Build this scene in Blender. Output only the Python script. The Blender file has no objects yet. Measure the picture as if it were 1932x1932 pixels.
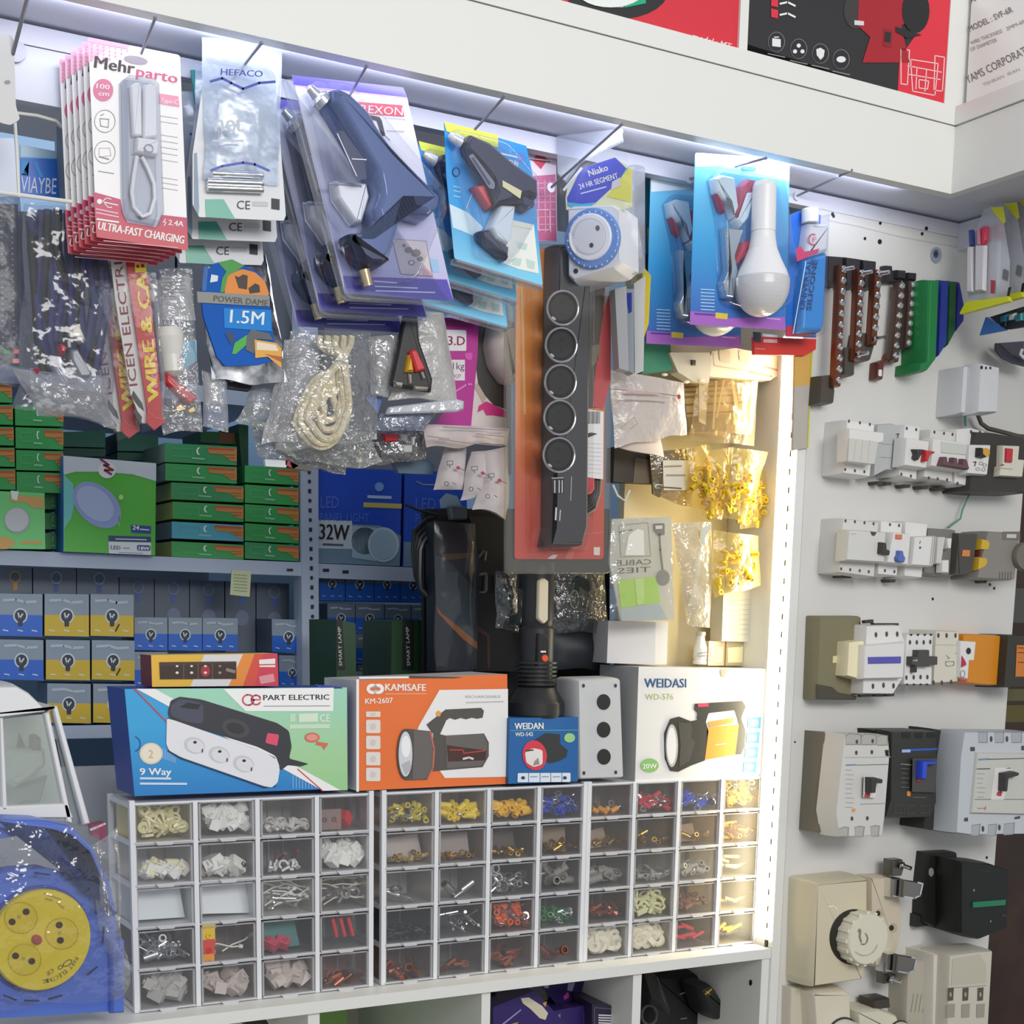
import bpy, bmesh, math, random
from mathutils import Vector as V, Matrix, noise
random.seed(7)
S=bpy.context.scene
COL=S.collection
# ---------------------------------------------------------------- camera
RX=V((0.8694162159869836,-0.493716886070314,0.018949400726859876))
RY=V((-0.06713143598319332,-0.15603915879573896,-0.9854669711487811))
RZ=V((0.48949853286982276,0.8555088645545121,-0.16880689851703426))
CAM=V((-0.4707079788568154,-1.7819100654813866,0.49137679679243307))
FPX,PPX,PPY=2726.8130812360005,966.0,1652.5635847693618
cd=bpy.data.cameras.new('camera'); cam=bpy.data.objects.new('camera',cd); COL.objects.link(cam)
up=-RY; bk=-RZ
cam.matrix_world=Matrix(((RX.x,up.x,bk.x,CAM.x),(RX.y,up.y,bk.y,CAM.y),(RX.z,up.z,bk.z,CAM.z),(0,0,0,1)))
cd.sensor_fit='HORIZONTAL'; cd.sensor_width=36; cd.lens=FPX/1932*36
cd.shift_x=0; cd.shift_y=(PPY-966)/1932; cd.clip_start=.05; cd.clip_end=50
S.camera=cam
# ---------------------------------------------------------------- light
S.view_settings.view_transform='Standard'; S.view_settings.look='None'
S.view_settings.gamma=1; S.view_settings.exposure=0.0; S.view_settings.use_curve_mapping=False
W=bpy.data.worlds.new('world'); S.world=W; W.use_nodes=True
W.node_tree.nodes['Background'].inputs[0].default_value=(.93,.96,1,1); W.node_tree.nodes['Background'].inputs[1].default_value=.53
def area(name,loc,tgt,sx,sy,power,color):
    l=bpy.data.lights.new(name,'AREA'); l.shape='RECTANGLE'; l.size=sx; l.size_y=sy; l.energy=power; l.color=color
    o=bpy.data.objects.new(name,l); COL.objects.link(o); o.location=loc
    o.rotation_euler=(V(tgt)-V(loc)).to_track_quat('-Z','Y').to_euler(); return o
area('shop_ceiling_light',(.35,-2.9,1.5),(.5,0,.45),1.9,.8,49,(1,.985,.96))
area('aisle_fill_light',(.2,.15,1.7),(.25,.45,.4),.9,.25,8.5,(.86,.92,1))  # unseen fill lamp, added to brighten the rack and riser
area('cool_strip_light',(.48,-.1285,1.1215),(.48,-.05,1.085),1.25,.004,.55,(.76,.81,1))
area('warm_strip_light',(.993,-.028,.46),(.4,-.0,.46),.90,.012,1.6,(1,.88,.60)).rotation_euler=Matrix(((0,0,1),(0,1,0),(-1,0,0))).to_euler()
# ---------------------------------------------------------------- materials
def lin(h):
    h=h.lstrip('#'); c=[int(h[i:i+2],16)/255 for i in (0,2,4)]
    return tuple((x/12.92 if x<=.04045 else ((x+.055)/1.055)**2.4) for x in c)+(1,)
_mt={}
def M(h,r=.5,metal=0,em=0,spec=.5):
    k=(h,r,metal,em,spec)
    if k in _mt: return _mt[k]
    m=bpy.data.materials.new('mat_'+h.lstrip('#')); m.use_nodes=True
    b=m.node_tree.nodes['Principled BSDF']; b.inputs['Base Color'].default_value=lin(h)
    b.inputs['Roughness'].default_value=r; b.inputs['Metallic'].default_value=metal; b.inputs['Specular IOR Level'].default_value=spec
    if em: b.inputs['Emission Color'].default_value=lin(h); b.inputs['Emission Strength'].default_value=em
    _mt[k]=m; return m
def CL(tint='#ffffff',haze=.06,gl=.10,r=.14,bump=0,scale=60,hazec='#f2f4f8'):
    """clear plastic film: see-through, with a little haze and a gloss"""
    k=('cl',tint,haze,gl,r,bump,scale,hazec)
    if k in _mt: return _mt[k]
    m=bpy.data.materials.new('clear_plastic'); m.use_nodes=True; nt=m.node_tree; N=nt.nodes; N.clear(); L=nt.links.new
    out=N.new('ShaderNodeOutputMaterial'); tr=N.new('ShaderNodeBsdfTransparent'); tr.inputs[0].default_value=lin(tint)
    df=N.new('ShaderNodeBsdfDiffuse'); df.inputs[0].default_value=lin(hazec)
    gs=N.new('ShaderNodeBsdfGlossy'); gs.inputs['Roughness'].default_value=r
    m1=N.new('ShaderNodeMixShader'); m1.inputs[0].default_value=haze; L(tr.outputs[0],m1.inputs[1]); L(df.outputs[0],m1.inputs[2])
    lw=N.new('ShaderNodeLayerWeight'); lw.inputs[0].default_value=.25
    ma=N.new('ShaderNodeMath'); ma.operation='MULTIPLY_ADD'; ma.inputs[1].default_value=.30; ma.inputs[2].default_value=gl; L(lw.outputs['Facing'],ma.inputs[0])
    m2=N.new('ShaderNodeMixShader'); L(ma.outputs[0],m2.inputs[0]); L(m1.outputs[0],m2.inputs[1]); L(gs.outputs[0],m2.inputs[2]); L(m2.outputs[0],out.inputs[0])
    if bump:
        tx=N.new('ShaderNodeTexNoise'); tx.inputs['Scale'].default_value=scale; tx.inputs['Detail'].default_value=3
        tc=N.new('ShaderNodeTexCoord'); L(tc.outputs['Object'],tx.inputs['Vector'])
        bp=N.new('ShaderNodeBump'); bp.inputs['Strength'].default_value=bump; bp.inputs['Distance'].default_value=.01
        L(tx.outputs['Fac'],bp.inputs['Height']); L(bp.outputs[0],gs.inputs['Normal']); L(bp.outputs[0],df.inputs['Normal'])
    _mt[k]=m; return m
def PN(h,h2,scale=40,r=.5,metal=0,det=3):
    """two-tone noise colour"""
    k=('pn',h,h2,scale,r,metal)
    if k in _mt: return _mt[k]
    m=bpy.data.materials.new('mottled'); m.use_nodes=True; nt=m.node_tree; L=nt.links.new; b=nt.nodes['Principled BSDF']
    tc=nt.nodes.new('ShaderNodeTexCoord'); tx=nt.nodes.new('ShaderNodeTexNoise'); tx.inputs['Scale'].default_value=scale; tx.inputs['Detail'].default_value=det
    cr=nt.nodes.new('ShaderNodeValToRGB'); cr.color_ramp.elements[0].color=lin(h); cr.color_ramp.elements[1].color=lin(h2)
    cr.color_ramp.elements[0].position=.4; cr.color_ramp.elements[1].position=.6
    L(tc.outputs['Object'],tx.inputs['Vector']); L(tx.outputs['Fac'],cr.inputs[0]); L(cr.outputs[0],b.inputs['Base Color'])
    b.inputs['Roughness'].default_value=r; b.inputs['Metallic'].default_value=metal
    _mt[k]=m; return m
def GR(stops,axis='Z',r=.4):
    """printed colour gradient along one object axis; stops: (coordinate in metres, colour)"""
    k=('gr',tuple(stops),axis,r)
    if k in _mt: return _mt[k]
    m=bpy.data.materials.new('printed_gradient'); m.use_nodes=True; nt=m.node_tree; L=nt.links.new; b=nt.nodes['Principled BSDF']
    tc=nt.nodes.new('ShaderNodeTexCoord'); sp=nt.nodes.new('ShaderNodeSeparateXYZ'); L(tc.outputs['Object'],sp.inputs[0])
    mr=nt.nodes.new('ShaderNodeMapRange'); mr.inputs[1].default_value=stops[0][0]; mr.inputs[2].default_value=stops[-1][0]; L(sp.outputs[axis],mr.inputs[0])
    cr=nt.nodes.new('ShaderNodeValToRGB'); a,z=stops[0][0],stops[-1][0]
    while len(cr.color_ramp.elements)<len(stops): cr.color_ramp.elements.new(.5)
    for e,(p,c) in zip(cr.color_ramp.elements,stops): e.position=(p-a)/(z-a); e.color=lin(c)
    L(mr.outputs[0],cr.inputs[0]); L(cr.outputs[0],b.inputs['Base Color']); b.inputs['Roughness'].default_value=r
    _mt[k]=m; return m
WHT=M('#e6e6e2',.45); WH2=M('#dfe0e2',.5); BLK=M('#18181a',.45); DK=M('#2b2b2e',.5); GRY=M('#b9bbbe',.5); STEEL=M('#c9c9cc',.28,1); CHR=M('#e4e6ea',.16,1)
COPPER=M('#b5694c',.32,1); BRASS=M('#c9a24a',.3,1)
# ---------------------------------------------------------------- pixels, planes
def ray(x,y): return RX*((x-PPX)/FPX)+RY*((y-PPY)/FPX)+RZ
class PL:
    """a real plane in the shop on which photographed outlines are measured"""
    def __init__(s,o,n):
        s.o=V(o); s.n=V(n).normalized()
        if s.n.dot(CAM-s.o)<0: s.n=-s.n
        a=V((0,0,1)) if abs(s.n.z)<.9 else V((0,1,0)); s.u=a.cross(s.n).normalized(); s.v=s.n.cross(s.u)
    def at(s,p,h=0):
        d=ray(*p); return CAM+d*((s.n.dot(s.o-CAM)+h)/s.n.dot(d))
    def moved(s,h): return PL(s.o+s.n*h,s.n)
def PY(y): return PL((0,y,0),(0,-1,0))
def PX(x): return PL((x,0,0),(-1,0,0))
def PZ(z): return PL((0,0,z),(0,0,1))
def P3(*t):
    a,b,c=[PY(y).at((px,py)) for px,py,y in t]; return PL(a,(b-a).cross(c-a))
def Q(s,k=None):
    """'x,y x,y' in crop pixels -> photograph pixels; k=(x0,y0,scale)"""
    out=[tuple(float(v) for v in w.split(',')) for w in s.split()]
    return [(k[0]+x/k[2],k[1]+y/k[2]) for x,y in out] if k else out
def el(cx,cy,rx,ry=None,n=20,k=None,a0=0,a1=360,rot=0):
    ry=ry or rx; full=abs(a1-a0)>=360; o=[]
    for i in range(n):
        a=math.radians(a0+(a1-a0)*i/(n if full else n-1)); x,y=rx*math.cos(a),ry*math.sin(a)
        c,s_=math.cos(math.radians(rot)),math.sin(math.radians(rot)); o.append((cx+x*c-y*s_,cy+x*s_+y*c))
    return [(k[0]+x/k[2],k[1]+y/k[2]) for x,y in o] if k else o
def rr(q,r=.12,n=4):
    """round the corners of a pixel polygon"""
    o=[]; m=len(q)
    for i in range(m):
        p=V(q[i]); a=V(q[i-1])-p; b=V(q[(i+1)%m])-p; d=r*min(a.length,b.length); A=p+a.normalized()*d; B=p+b.normalized()*d
        for j in range(n+1):
            t=j/n; o.append(tuple(A*(1-t)**2+p*2*t*(1-t)+B*t*t))
    return o
# ---------------------------------------------------------------- mesh builder
_tx={}
def textmesh(s,bold):
    if (s,bold) in _tx: return _tx[(s,bold)]
    c=bpy.data.curves.new('t','FONT'); c.body=s; c.resolution_u=2; c.offset=bold; o=bpy.data.objects.new('t',c); COL.objects.link(o)
    dg=bpy.context.evaluated_depsgraph_get(); me=o.evaluated_get(dg).to_mesh()
    v=[tuple(x.co) for x in me.vertices]; f=[tuple(p.vertices) for p in me.polygons]
    o.evaluated_get(dg).to_mesh_clear(); bpy.data.objects.remove(o); bpy.data.curves.remove(c)
    _tx[(s,bold)]=(v,f); return v,f
class MB:
    def __init__(s): s.v=[]; s.f=[]; s.mi=[]; s.mats=[]
    def mat(s,m):
        if m not in s.mats: s.mats.append(m)
        return s.mats.index(m)
    def add(s,vs,fs,m):
        b=len(s.v); s.v+=[V(x) for x in vs]; i=s.mat(m)
        for f in fs: s.f.append(tuple(b+j for j in f)); s.mi.append(i)
    def ngon(s,pts,m): s.add(pts,[tuple(range(len(pts)))],m)
    def prism(s,pts,ext,m,cap=None,back=True):
        n=len(pts); ext=V(ext); nn=V((0,0,0))
        for i in range(n): nn+=V(pts[i]).cross(V(pts[(i+1)%n]))
        if nn.dot(ext)>0: pts=list(reversed(pts))
        s.add(list(pts)+[V(p)+ext for p in pts],[(j,i,n+i,n+j) for i in range(n) for j in ((i+1)%n,)],m)
        s.add(pts,[tuple(range(n))],cap or m)
        if back: s.add([V(p)+ext for p in pts],[tuple(reversed(range(n)))],m)
    def box(s,lo,hi,m,front=None):
        x0,y0,z0=lo; x1,y1,z1=hi; v=[(x0,y0,z0),(x1,y0,z0),(x1,y1,z0),(x0,y1,z0),(x0,y0,z1),(x1,y0,z1),(x1,y1,z1),(x0,y1,z1)]
        s.add(v,[(3,2,1,0),(4,5,6,7),(1,2,6,5),(2,3,7,6),(3,0,4,7)],m); s.add(v[0:2]+v[4:6],[(0,1,3,2)],front or m)
    def obox(s,c,ax,ay,az,m):
        c,ax,ay,az=V(c),V(ax),V(ay),V(az); v=[c+ax*i+ay*j+az*k for k in (-1,1) for j in (-1,1) for i in (-1,1)]
        s.add(v,[(0,2,3,1),(4,5,7,6),(0,1,5,4),(1,3,7,5),(3,2,6,7),(2,0,4,6)],m)
    def slab(s,pl,q,t,m,h=0,cap=None):
        """outline q (pixels) on plane pl at height h above it, thickness t behind"""
        s.prism([pl.at(p,h) for p in q],-pl.n*t,m,cap)
    def art(s,pl,q,m,h=.0004): 
        p=[pl.at(x,h) for x in q]; nn=V((0,0,0))
        for i in range(len(p)): nn+=p[i].cross(p[(i+1)%len(p)])
        s.ngon(p if nn.dot(pl.n)>0 else p[::-1],m)
    def line(s,pl,q,w,m,h=.0005,closed=False):
        """printed line of width w (pixels) through pixel points"""
        n=len(q)
        for i in range(n if closed else n-1):
            a,b=V(q[i]),V(q[(i+1)%n]); d=(b-a)
            if d.length<1e-6: continue
            d.normalize(); p=V((-d.y,d.x))*w/2; e=d*w*.3; s.art(pl,[tuple(a-e+p),tuple(b+e+p),tuple(b+e-p),tuple(a-e-p)],m,h)
    def puff(s,pl,q,h0,h1,m,ins=.004,st=3,cap=None,base=True):
        """cushion: outline at height h0 rising to h1 with a rounded rim of width ins"""
        P=[pl.at(x,0) for x in q]; uv=[V(((p-pl.o).dot(pl.u),(p-pl.o).dot(pl.v))) for p in P]; n=len(uv)
        A=sum(uv[i].x*uv[(i+1)%n].y-uv[(i+1)%n].x*uv[i].y for i in range(n))
        if A<0: uv.reverse()
        nr=[]
        for i in range(n):
            d1=(uv[i]-uv[i-1]); d2=(uv[(i+1)%n]-uv[i])
            d1=d1.normalized() if d1.length>1e-9 else V((1,0)); d2=d2.normalized() if d2.length>1e-9 else d1
            b=V((-d1.y-d2.y,d1.x+d2.x)); L=b.length
            b=b/L if L>1e-6 else V((-d1.y,d1.x)); c=max(.55,b.dot(V((-d1.y,d1.x)))); nr.append(b/c)
        lv=[(0,h0)]+[(ins*(1-math.cos(math.pi/2*k/st)),h0+(h1-h0)*(.35+.65*math.sin(math.pi/2*k/st))) for k in range(0,st+1)]
        vs=[]; fs=[]
        for (i_,h) in lv:
            W_=[p+b*i_ for p,b in zip(uv,nr)]
            for _ in range(4):
                fl=[i for i in range(n) if (W_[(i+1)%n]-W_[i]).dot(uv[(i+1)%n]-uv[i])<-1e-12]
                if not fl: break
                for i in fl: j=(i+1)%n; mm=(W_[i]+W_[j])/2; W_[i]=mm; W_[j]=mm.copy()
            vs+=[pl.o+pl.u*w.x+pl.v*w.y+pl.n*h for w in W_]
        for k in range(len(lv)-1):
            for i in range(n): j=(i+1)%n; fs.append((k*n+i,k*n+j,(k+1)*n+j,(k+1)*n+i))
        s.add(vs,fs,m); s.add(vs[-n:],[tuple(range(n))],cap or m)
        if base: s.add(vs[:n],[tuple(reversed(range(n)))],m)
    def text(s,pl,t,a,b,hp,m,h=.0006,bold=.0,up=None):
        """writing t on plane pl from pixel a to pixel b along its baseline, capitals hp pixels high"""
        v,f=textmesh(t,0)
        if not v: return
        x0=min(p[0] for p in v); x1=max(p[0] for p in v); y1=max(p[1] for p in v)
        d=V(b)-V(a); u=V(up) if up else V((d.y,-d.x)).normalized()
        A=pl.at(a,h); B=pl.at(b,h); U=pl.at((a[0]+u.x*hp,a[1]+u.y*hp),h)
        for k in ((0,) if bold<.006 else (-1,1)):
            s.add([A+pl.n*(k*.00012)+(B-A)*((p[0]+k*bold*1.3-x0)/(x1-x0))+(U-A)*(p[1]/y1) for p in v],f,m)
    def tube(s,pts,r,m,n=8,closed=False,rs=None):
        pts=[V(p) for p in pts]; N=len(pts); vs=[]; fs=[]; prev=None
        for i,p in enumerate(pts):
            t=(pts[(i+1)%N]-pts[i-1]) if closed else (pts[min(i+1,N-1)]-pts[max(i-1,0)])
            t=t.normalized() if t.length>1e-9 else V((0,0,1))
            if prev is None: prev=t.orthogonal()
            a=(prev-t*prev.dot(t)); a=a.normalized() if a.length>1e-6 else t.orthogonal().normalized(); prev=a; b=t.cross(a)
            R=rs[i] if rs else r
            vs+=[p+(a*math.cos(2*math.pi*k/n)+b*math.sin(2*math.pi*k/n))*R for k in range(n)]
        for i in range(N if closed else N-1):
            j=(i+1)%N
            for k in range(n): l=(k+1)%n; fs.append((i*n+k,i*n+l,j*n+l,j*n+k))
        if not closed: fs+=[tuple(reversed(range(n))),tuple(range((N-1)*n,N*n))]
        s.add(vs,fs,m)
    def lathe(s,o,ax,prof,m,n=20,caps=True,mats=None):
        """prof: (radius, distance along ax)"""
        o=V(o); ax=V(ax).normalized(); a=ax.orthogonal().normalized(); b=ax.cross(a); vs=[]
        for r,h in prof: vs+=[o+ax*h+(a*math.cos(2*math.pi*k/n)+b*math.sin(2*math.pi*k/n))*r for k in range(n)]
        N=len(prof)
        for i in range(N-1):
            s.add(vs[i*n:(i+2)*n],[(k,(k+1)%n,n+(k+1)%n,n+k) for k in range(n)],(mats[i] if mats else m))
        if caps:
            s.add(vs[:n],[tuple(reversed(range(n)))],mats[0] if mats else m); s.add(vs[-n:],[tuple(range(n))],mats[-1] if mats else m)
    def sheet(s,pl,q,b0,m,nx=14,ny=16,amp=.006,sc=40,seed=0,back=None,fold=0,edge=1):
        """film bag: four pixel corners TL TR BR BL, bulge b0 in front, crumpled by amp"""
        c=[pl.at(p) for p in q]
        def grid(sign,bul):
            vs=[]
            for j in range(ny+1):
                for i in range(nx+1):
                    u,w=i/nx,j/ny; p=(c[0]*(1-u)+c[1]*u)*(1-w)+(c[3]*(1-u)+c[2]*u)*w
                    e=(math.sin(math.pi*u)*math.sin(math.pi*min(1,w*.9+.05)))
                    k=noise.noise(p*sc+V((seed*7.3,seed*1.7,sign*3)))+.6*noise.noise(p*sc*2.7+V((seed,5,sign)))
                    rdg=1-abs(noise.noise(V((p.x*sc*.9+seed,p.z*sc*.35,seed*2.1))))*2
                    k2=V((noise.noise(p*sc*.6+V((seed,0,0))),0,noise.noise(p*sc*.6+V((0,seed,9)))))*amp*1.5*edge*(.3+w)
                    vs.append(p+k2+pl.n*sign*(bul*math.sqrt(max(e,0))+(amp*k+fold*rdg)*(.35+e)))
            fs=[(j*(nx+1)+i,(j+1)*(nx+1)+i,(j+1)*(nx+1)+i+1,j*(nx+1)+i+1) for j in range(ny) for i in range(nx)]
            return vs,(fs if sign>0 else [tuple(reversed(f)) for f in fs])
        s.add(*grid(1,b0),m)
        if back is not None: s.add(*grid(-1,back),m)
    def build(s,name,parent=None,smooth=40,loc=None):
        if loc is None:
            if parent is not None: loc=parent.matrix_world.translation.copy() if False else WL[parent]
            else:
                xs=[v.x for v in s.v]; ys=[v.y for v in s.v]; zs=[v.z for v in s.v]; loc=V(((min(xs)+max(xs))/2,(min(ys)+max(ys))/2,min(zs)))
        loc=V(loc); me=bpy.data.meshes.new(name); me.from_pydata([v-loc for v in s.v],[],s.f)
        for m in s.mats: me.materials.append(m)
        me.polygons.foreach_set('material_index',s.mi)
        me.polygons.foreach_set('use_smooth',[smooth>0 and len(f)<7 for f in s.f]); me.update()
        if smooth: me.set_sharp_from_angle(angle=math.radians(smooth))
        o=bpy.data.objects.new(name,me); COL.objects.link(o); WL[o]=loc
        if parent is not None: o.parent=parent; o.location=loc-WL[parent]
        else: o.location=loc
        return o
WL={}
def tag(o,label,cat,group=None,kind=None):
    if label: o['label']=label
    if cat: o['category']=cat
    if group: o['group']=group
    if kind: o['kind']=kind
    return o
def T(name,label,cat,loc,group=None):
    o=bpy.data.objects.new(name,None); COL.objects.link(o); o.empty_display_size=.02; o.location=loc; WL[o]=V(loc); return tag(o,label,cat,group)
def struct(mb,name,label=None):
    o=mb.build(name,loc=(0,0,0)); o['kind']='structure'
    if label: o['label']=label
    return o
def dup(o,d=(0,0,0),label=None,group=None,parent=None):
    c=o.copy(); COL.objects.link(c); WL[c]=WL[o]+V(d)
    if parent is not None: c.parent=parent
    else: c.location=o.location+V(d)
    for ch in [x for x in o.children]: dup(ch,d,parent=c)
    if label: c['label']=label
    if group: c['group']=group
    return c
def one(mb,name,label,cat,group=None,**k): return tag(mb.build(name,**k),label,cat,group)
# ---------------------------------------------------------------- setting
b=MB(); b.box((-3.5,-4,-.97),(4,2.2,-.95),M('#8f8b86',.4)); struct(b,'floor')
b=MB(); b.box((-2.5,1.05,-.95),(3.2,1.1,2.4),M('#8fb0d0',.6)); struct(b,'wall_back')
b=MB(); b.box((1.500,.10,-.95),(3.2,.14,1.0),PN('#3a2416','#2c1a10',9,.45)); struct(b,'wall_right')
# overhead cabinet: shelf ledge, fascia, soffit, header, return side
FY=-.150; ZS=1.127; ZF=1.2135; XR=1.188
t=T('overhead_shelf_cabinet','white overhead cabinet with deep front board, carrying the cartons above the hanging goods','cabinet',(.5,-.1,ZS))
b=MB(); b.box((-1.0,FY-.002,ZS-.004),(XR,FY+.016,ZF),WHT); b.build('front_board',t)
b=MB(); b.box((XR-.016,-1.3,ZS-.004),(XR+.0,FY-.0021,ZF),WHT); b.build('return_board',t)
b=MB(); b.box((-1.0,FY-.004,ZF+.0012),(XR+.002,.30,ZF+.026),WHT); b.build('ledge',t)
b=MB(); b.box((XR-.02,-1.3,ZF+.0012),(2.2,FY-.0045,ZF+.026),WHT); b.build('return_ledge',t)
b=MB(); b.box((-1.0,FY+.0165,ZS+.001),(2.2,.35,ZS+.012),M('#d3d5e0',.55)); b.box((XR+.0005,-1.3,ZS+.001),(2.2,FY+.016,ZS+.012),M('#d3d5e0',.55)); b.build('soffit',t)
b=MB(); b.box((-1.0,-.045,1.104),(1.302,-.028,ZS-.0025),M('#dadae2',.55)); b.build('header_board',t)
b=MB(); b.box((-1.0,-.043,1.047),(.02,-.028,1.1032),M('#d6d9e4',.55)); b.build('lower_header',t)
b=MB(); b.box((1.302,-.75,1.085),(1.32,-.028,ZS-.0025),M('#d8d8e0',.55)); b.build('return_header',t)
# upper side dividers beside the cartons
b=MB(); P=[PY(-.144).at(x) for x in Q('1397,20 1413,20')]; b.box((P[0].x,-.144,ZF+.0265),(P[1].x,.1,1.5),WHT); b.build('divider',t)
b=MB(); P=[PY(-.142).at(x) for x in Q('1793,20 1838,20')]; b.box((P[0].x,-.142,ZF+.0265),(P[1].x,.1,1.5),WHT); b.build('corner_post',t)
# under-shelf led lamp bar along the front board
t=T('cool_led_bar','slim cool white LED bar fixed behind the front board of the overhead cabinet','light',(.48,-.12,1.115))
b=MB(); b.box((-.15,-.1338,1.1238),(1.10,-.1295,1.1272),WHT); b.build('bar_housing',t)
# end panel and side display panel
b=MB(); b.box((1.0,-.045,-.95),(1.0170,.30,1.1035),WHT); one(b,'side_partition_panel','tall white partition board between the small parts drawers and the switchgear panel','panel')
PC=-.045
t=T('switchgear_display_panel','white display panel carrying rows of breakers, bus bars and sockets','panel',(1.25,-.04,0))
b=MB(); b.box((1.0175,PC,-.95),(1.488,PC+.017,1.1035),M('#d9d8d4',.5))
b.build('board',t)
b=MB()
for x,y,r in ((1571,404,3),(1573,408,2.5),(1661,421,2.7),(1632,450,2.6),(1660,456,4),(1748,431,3.2),(1740,441,2.7),(1500,1400,1.6)): b.art(PY(PC),el(x,y,r,r*1.25,8),BLK,.0005)
b.line(PY(PC),Q('1560,415 1620,427 1700,447 1806,466'),1.6,M('#c2c3c8'),.0004)
for x,y in ((1760,1130),(1868,1103),(1876,1110),(1862,1618)): b.art(PY(PC),el(x,y,2.2,3,8),BLK,.0005)
b.build('screw_dots',t)
b=MB(); b.slab(PY(PC),el(1767,481,10,15,20),.002,M('#9aa4b4',.4),h=.0022); b.art(PY(PC),el(1766,479,5,8,14),M('#4d5666'),.0026); b.art(PY(PC),el(1766,479,2,3,8),BLK,.003)
one(b,'wall_screw_cap','round grey screw cap with dark centre on the white panel above the green terminal bars','screw cap')
# led strip on the partition
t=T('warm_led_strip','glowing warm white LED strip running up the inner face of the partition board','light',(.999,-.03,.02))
for y0,y1 in ((-.0300,-.0020),(-.0446,-.0334)):  # tape widened and second band added to stand for glare on the board
    b=MB(); b.box((.9985,y0,.012),(.9998,y1,.93),M('#fff3cf',.5,0,4.5)); b.build('tape_glow_band',t)
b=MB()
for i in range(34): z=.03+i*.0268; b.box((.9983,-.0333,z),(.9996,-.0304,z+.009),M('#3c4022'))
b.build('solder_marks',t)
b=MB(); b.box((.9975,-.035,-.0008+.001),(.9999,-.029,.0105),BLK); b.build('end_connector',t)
# ---------------------------------------------------------------- counter
t=T('counter_cabinet','white counter shelf unit carrying the small parts drawers, with open cubbies below','cabinet',(.4,0,-.6))
b=MB(); b.box((-.8,-.043,-.0165),(.9999,.45,-.0005),WHT); b.build('worktop',t)
for q in ('581,1915 603,1911 606,2060 584,2060','909,1868 925.5,1866 925.5,2060 909,2060','1195,1836 1211,1833 1207,2060 1192,2060'):
    b=MB(); p=[PY(-.036).at(x) for x in Q(q)]; x0=min(p[0].x,p[3].x); x1=x0+(p[1]-p[0]).x; b.box((x0,-.036,-.5),(x1,.40,-.0170),WHT); b.build('upright',t)
b=MB(); b.box((.985,-.04,-.5),(.9998,.40,-.0170),WHT); b.build('side_upright',t)
b=MB(); b.box((-.8,.40,-.9),(.9998,.41,-.0170),M('#c9c8b8',.6)); b.build('back_panel',t)
b=MB(); b.box((-.8,-.036,-.5),(.9998,.40,-.485),WHT); b.build('lower_shelf',t)
b=MB(); b.box((-.8,.40,0),(.999,.412,.276),M('#cfd2da',.5)); b.build('rear_riser',t)
b=MB(); b.box((.09,.125,.255),(.999,.399,.267),WHT); b.build('rear_shelf',t)
# ---------------------------------------------------------------- cartons
FLZ=-9
def carton(name,label,q,Y,depth,front,side=None,top=None,yaw=None,group=None,cat='box',pl=None):
    """cardboard carton: front face outlined by pixels TL TR BR BL on a vertical plane, real depth behind"""
    pl=pl or PY(Y); P=[pl.at(p) for p in q]; floor_=ZF+.0268 if P[0].z>1.25 else FLZ; P=[V((v.x,v.y,max(v.z,floor_))) for v in P]; b=MB(); side=side or front; top=top or side
    bk=[p-pl.n*depth for p in P]; e=pl.n
    b.ngon([P[3],P[2],P[1],P[0]],front)
    b.ngon([P[0],P[1],bk[1],bk[0]],top); b.ngon([P[3],bk[3],bk[2],P[2]],side); b.ngon([P[0],bk[0],bk[3],P[3]],side); b.ngon([P[2],bk[2],bk[1],P[1]],side); b.ngon(bk,side)
    b.pl=pl; b.info=(name,label,cat,group); return b
def fin(b,**k):
    n,l,c,g=b.info; return one(b,n,l,c,g,smooth=0,**k)
WHTP=M('#f3f3f1',.5); RED=M('#d3273a',.45); INK=M('#222226',.5); BLU=M('#1f4fae',.45)
# cartons on the overhead ledge
UP=-.140
b=carton('red_tool_carton','glossy red carton with round black and white picture on the overhead ledge',Q('1010,-160 1398,-90 1396,104 1000,2'),UP,.16,M('#d8303f',.4))
b.pl=PY(UP); p=b.pl
b.art(p,el(1162,-22,100,58,28,rot=2),M('#25282a',.4),.0004); b.art(p,el(1160,-28,76,42,28,rot=2),M('#dfe8e2',.4),.0008); b.art(p,Q('1150,0 1215,-8 1219,6 1180,14'),M('#1fae7a',.4),.0012)
b.art(p,el(1152,-24,68,38,28),M('#eef2ef',.4),.0016)
b.text(p,'model : MT',(1306,73),(1378,93),11,M('#f1dcdd'),bold=.012); fin(b)
b=carton('grinder_carton','black and red carton showing a red bench grinder on the overhead ledge',Q('1411,-60 1800,-20 1779,206 1409,83'),UP,.16,M('#2b2a2c',.4)); p=b.pl
RD=M('#e02f41',.4); RD2=M('#a91c29',.4); RDD=M('#8f1a25',.4)
b.art(p,Q('1748,-40 1800,-20 1779,206 1693,184 1697,110 1725,70'),RD)
b.art(p,Q('1622,-30 1715,-30 1714,40 1700,48 1716,118 1627,118 1642,70 1618,48'),RD2,.0008); b.art(p,Q('1668,54 1684,56 1682,90 1666,87'),RDD,.0012); b.art(p,Q('1671,60 1681,61 1680,80 1669,78'),INK,.0016)
b.art(p,el(1728,20,26,42,20),M('#1d1d1f'),.0012); b.art(p,Q('1690,50 1740,66 1712,72 1690,60'),INK,.0015); b.art(p,el(1614,20,22,34,18),M('#3a3638'),.0006); b.art(p,Q('1612,38 1630,40 1630,48 1612,47'),M('#d9d9d9'),.0012)
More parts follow.
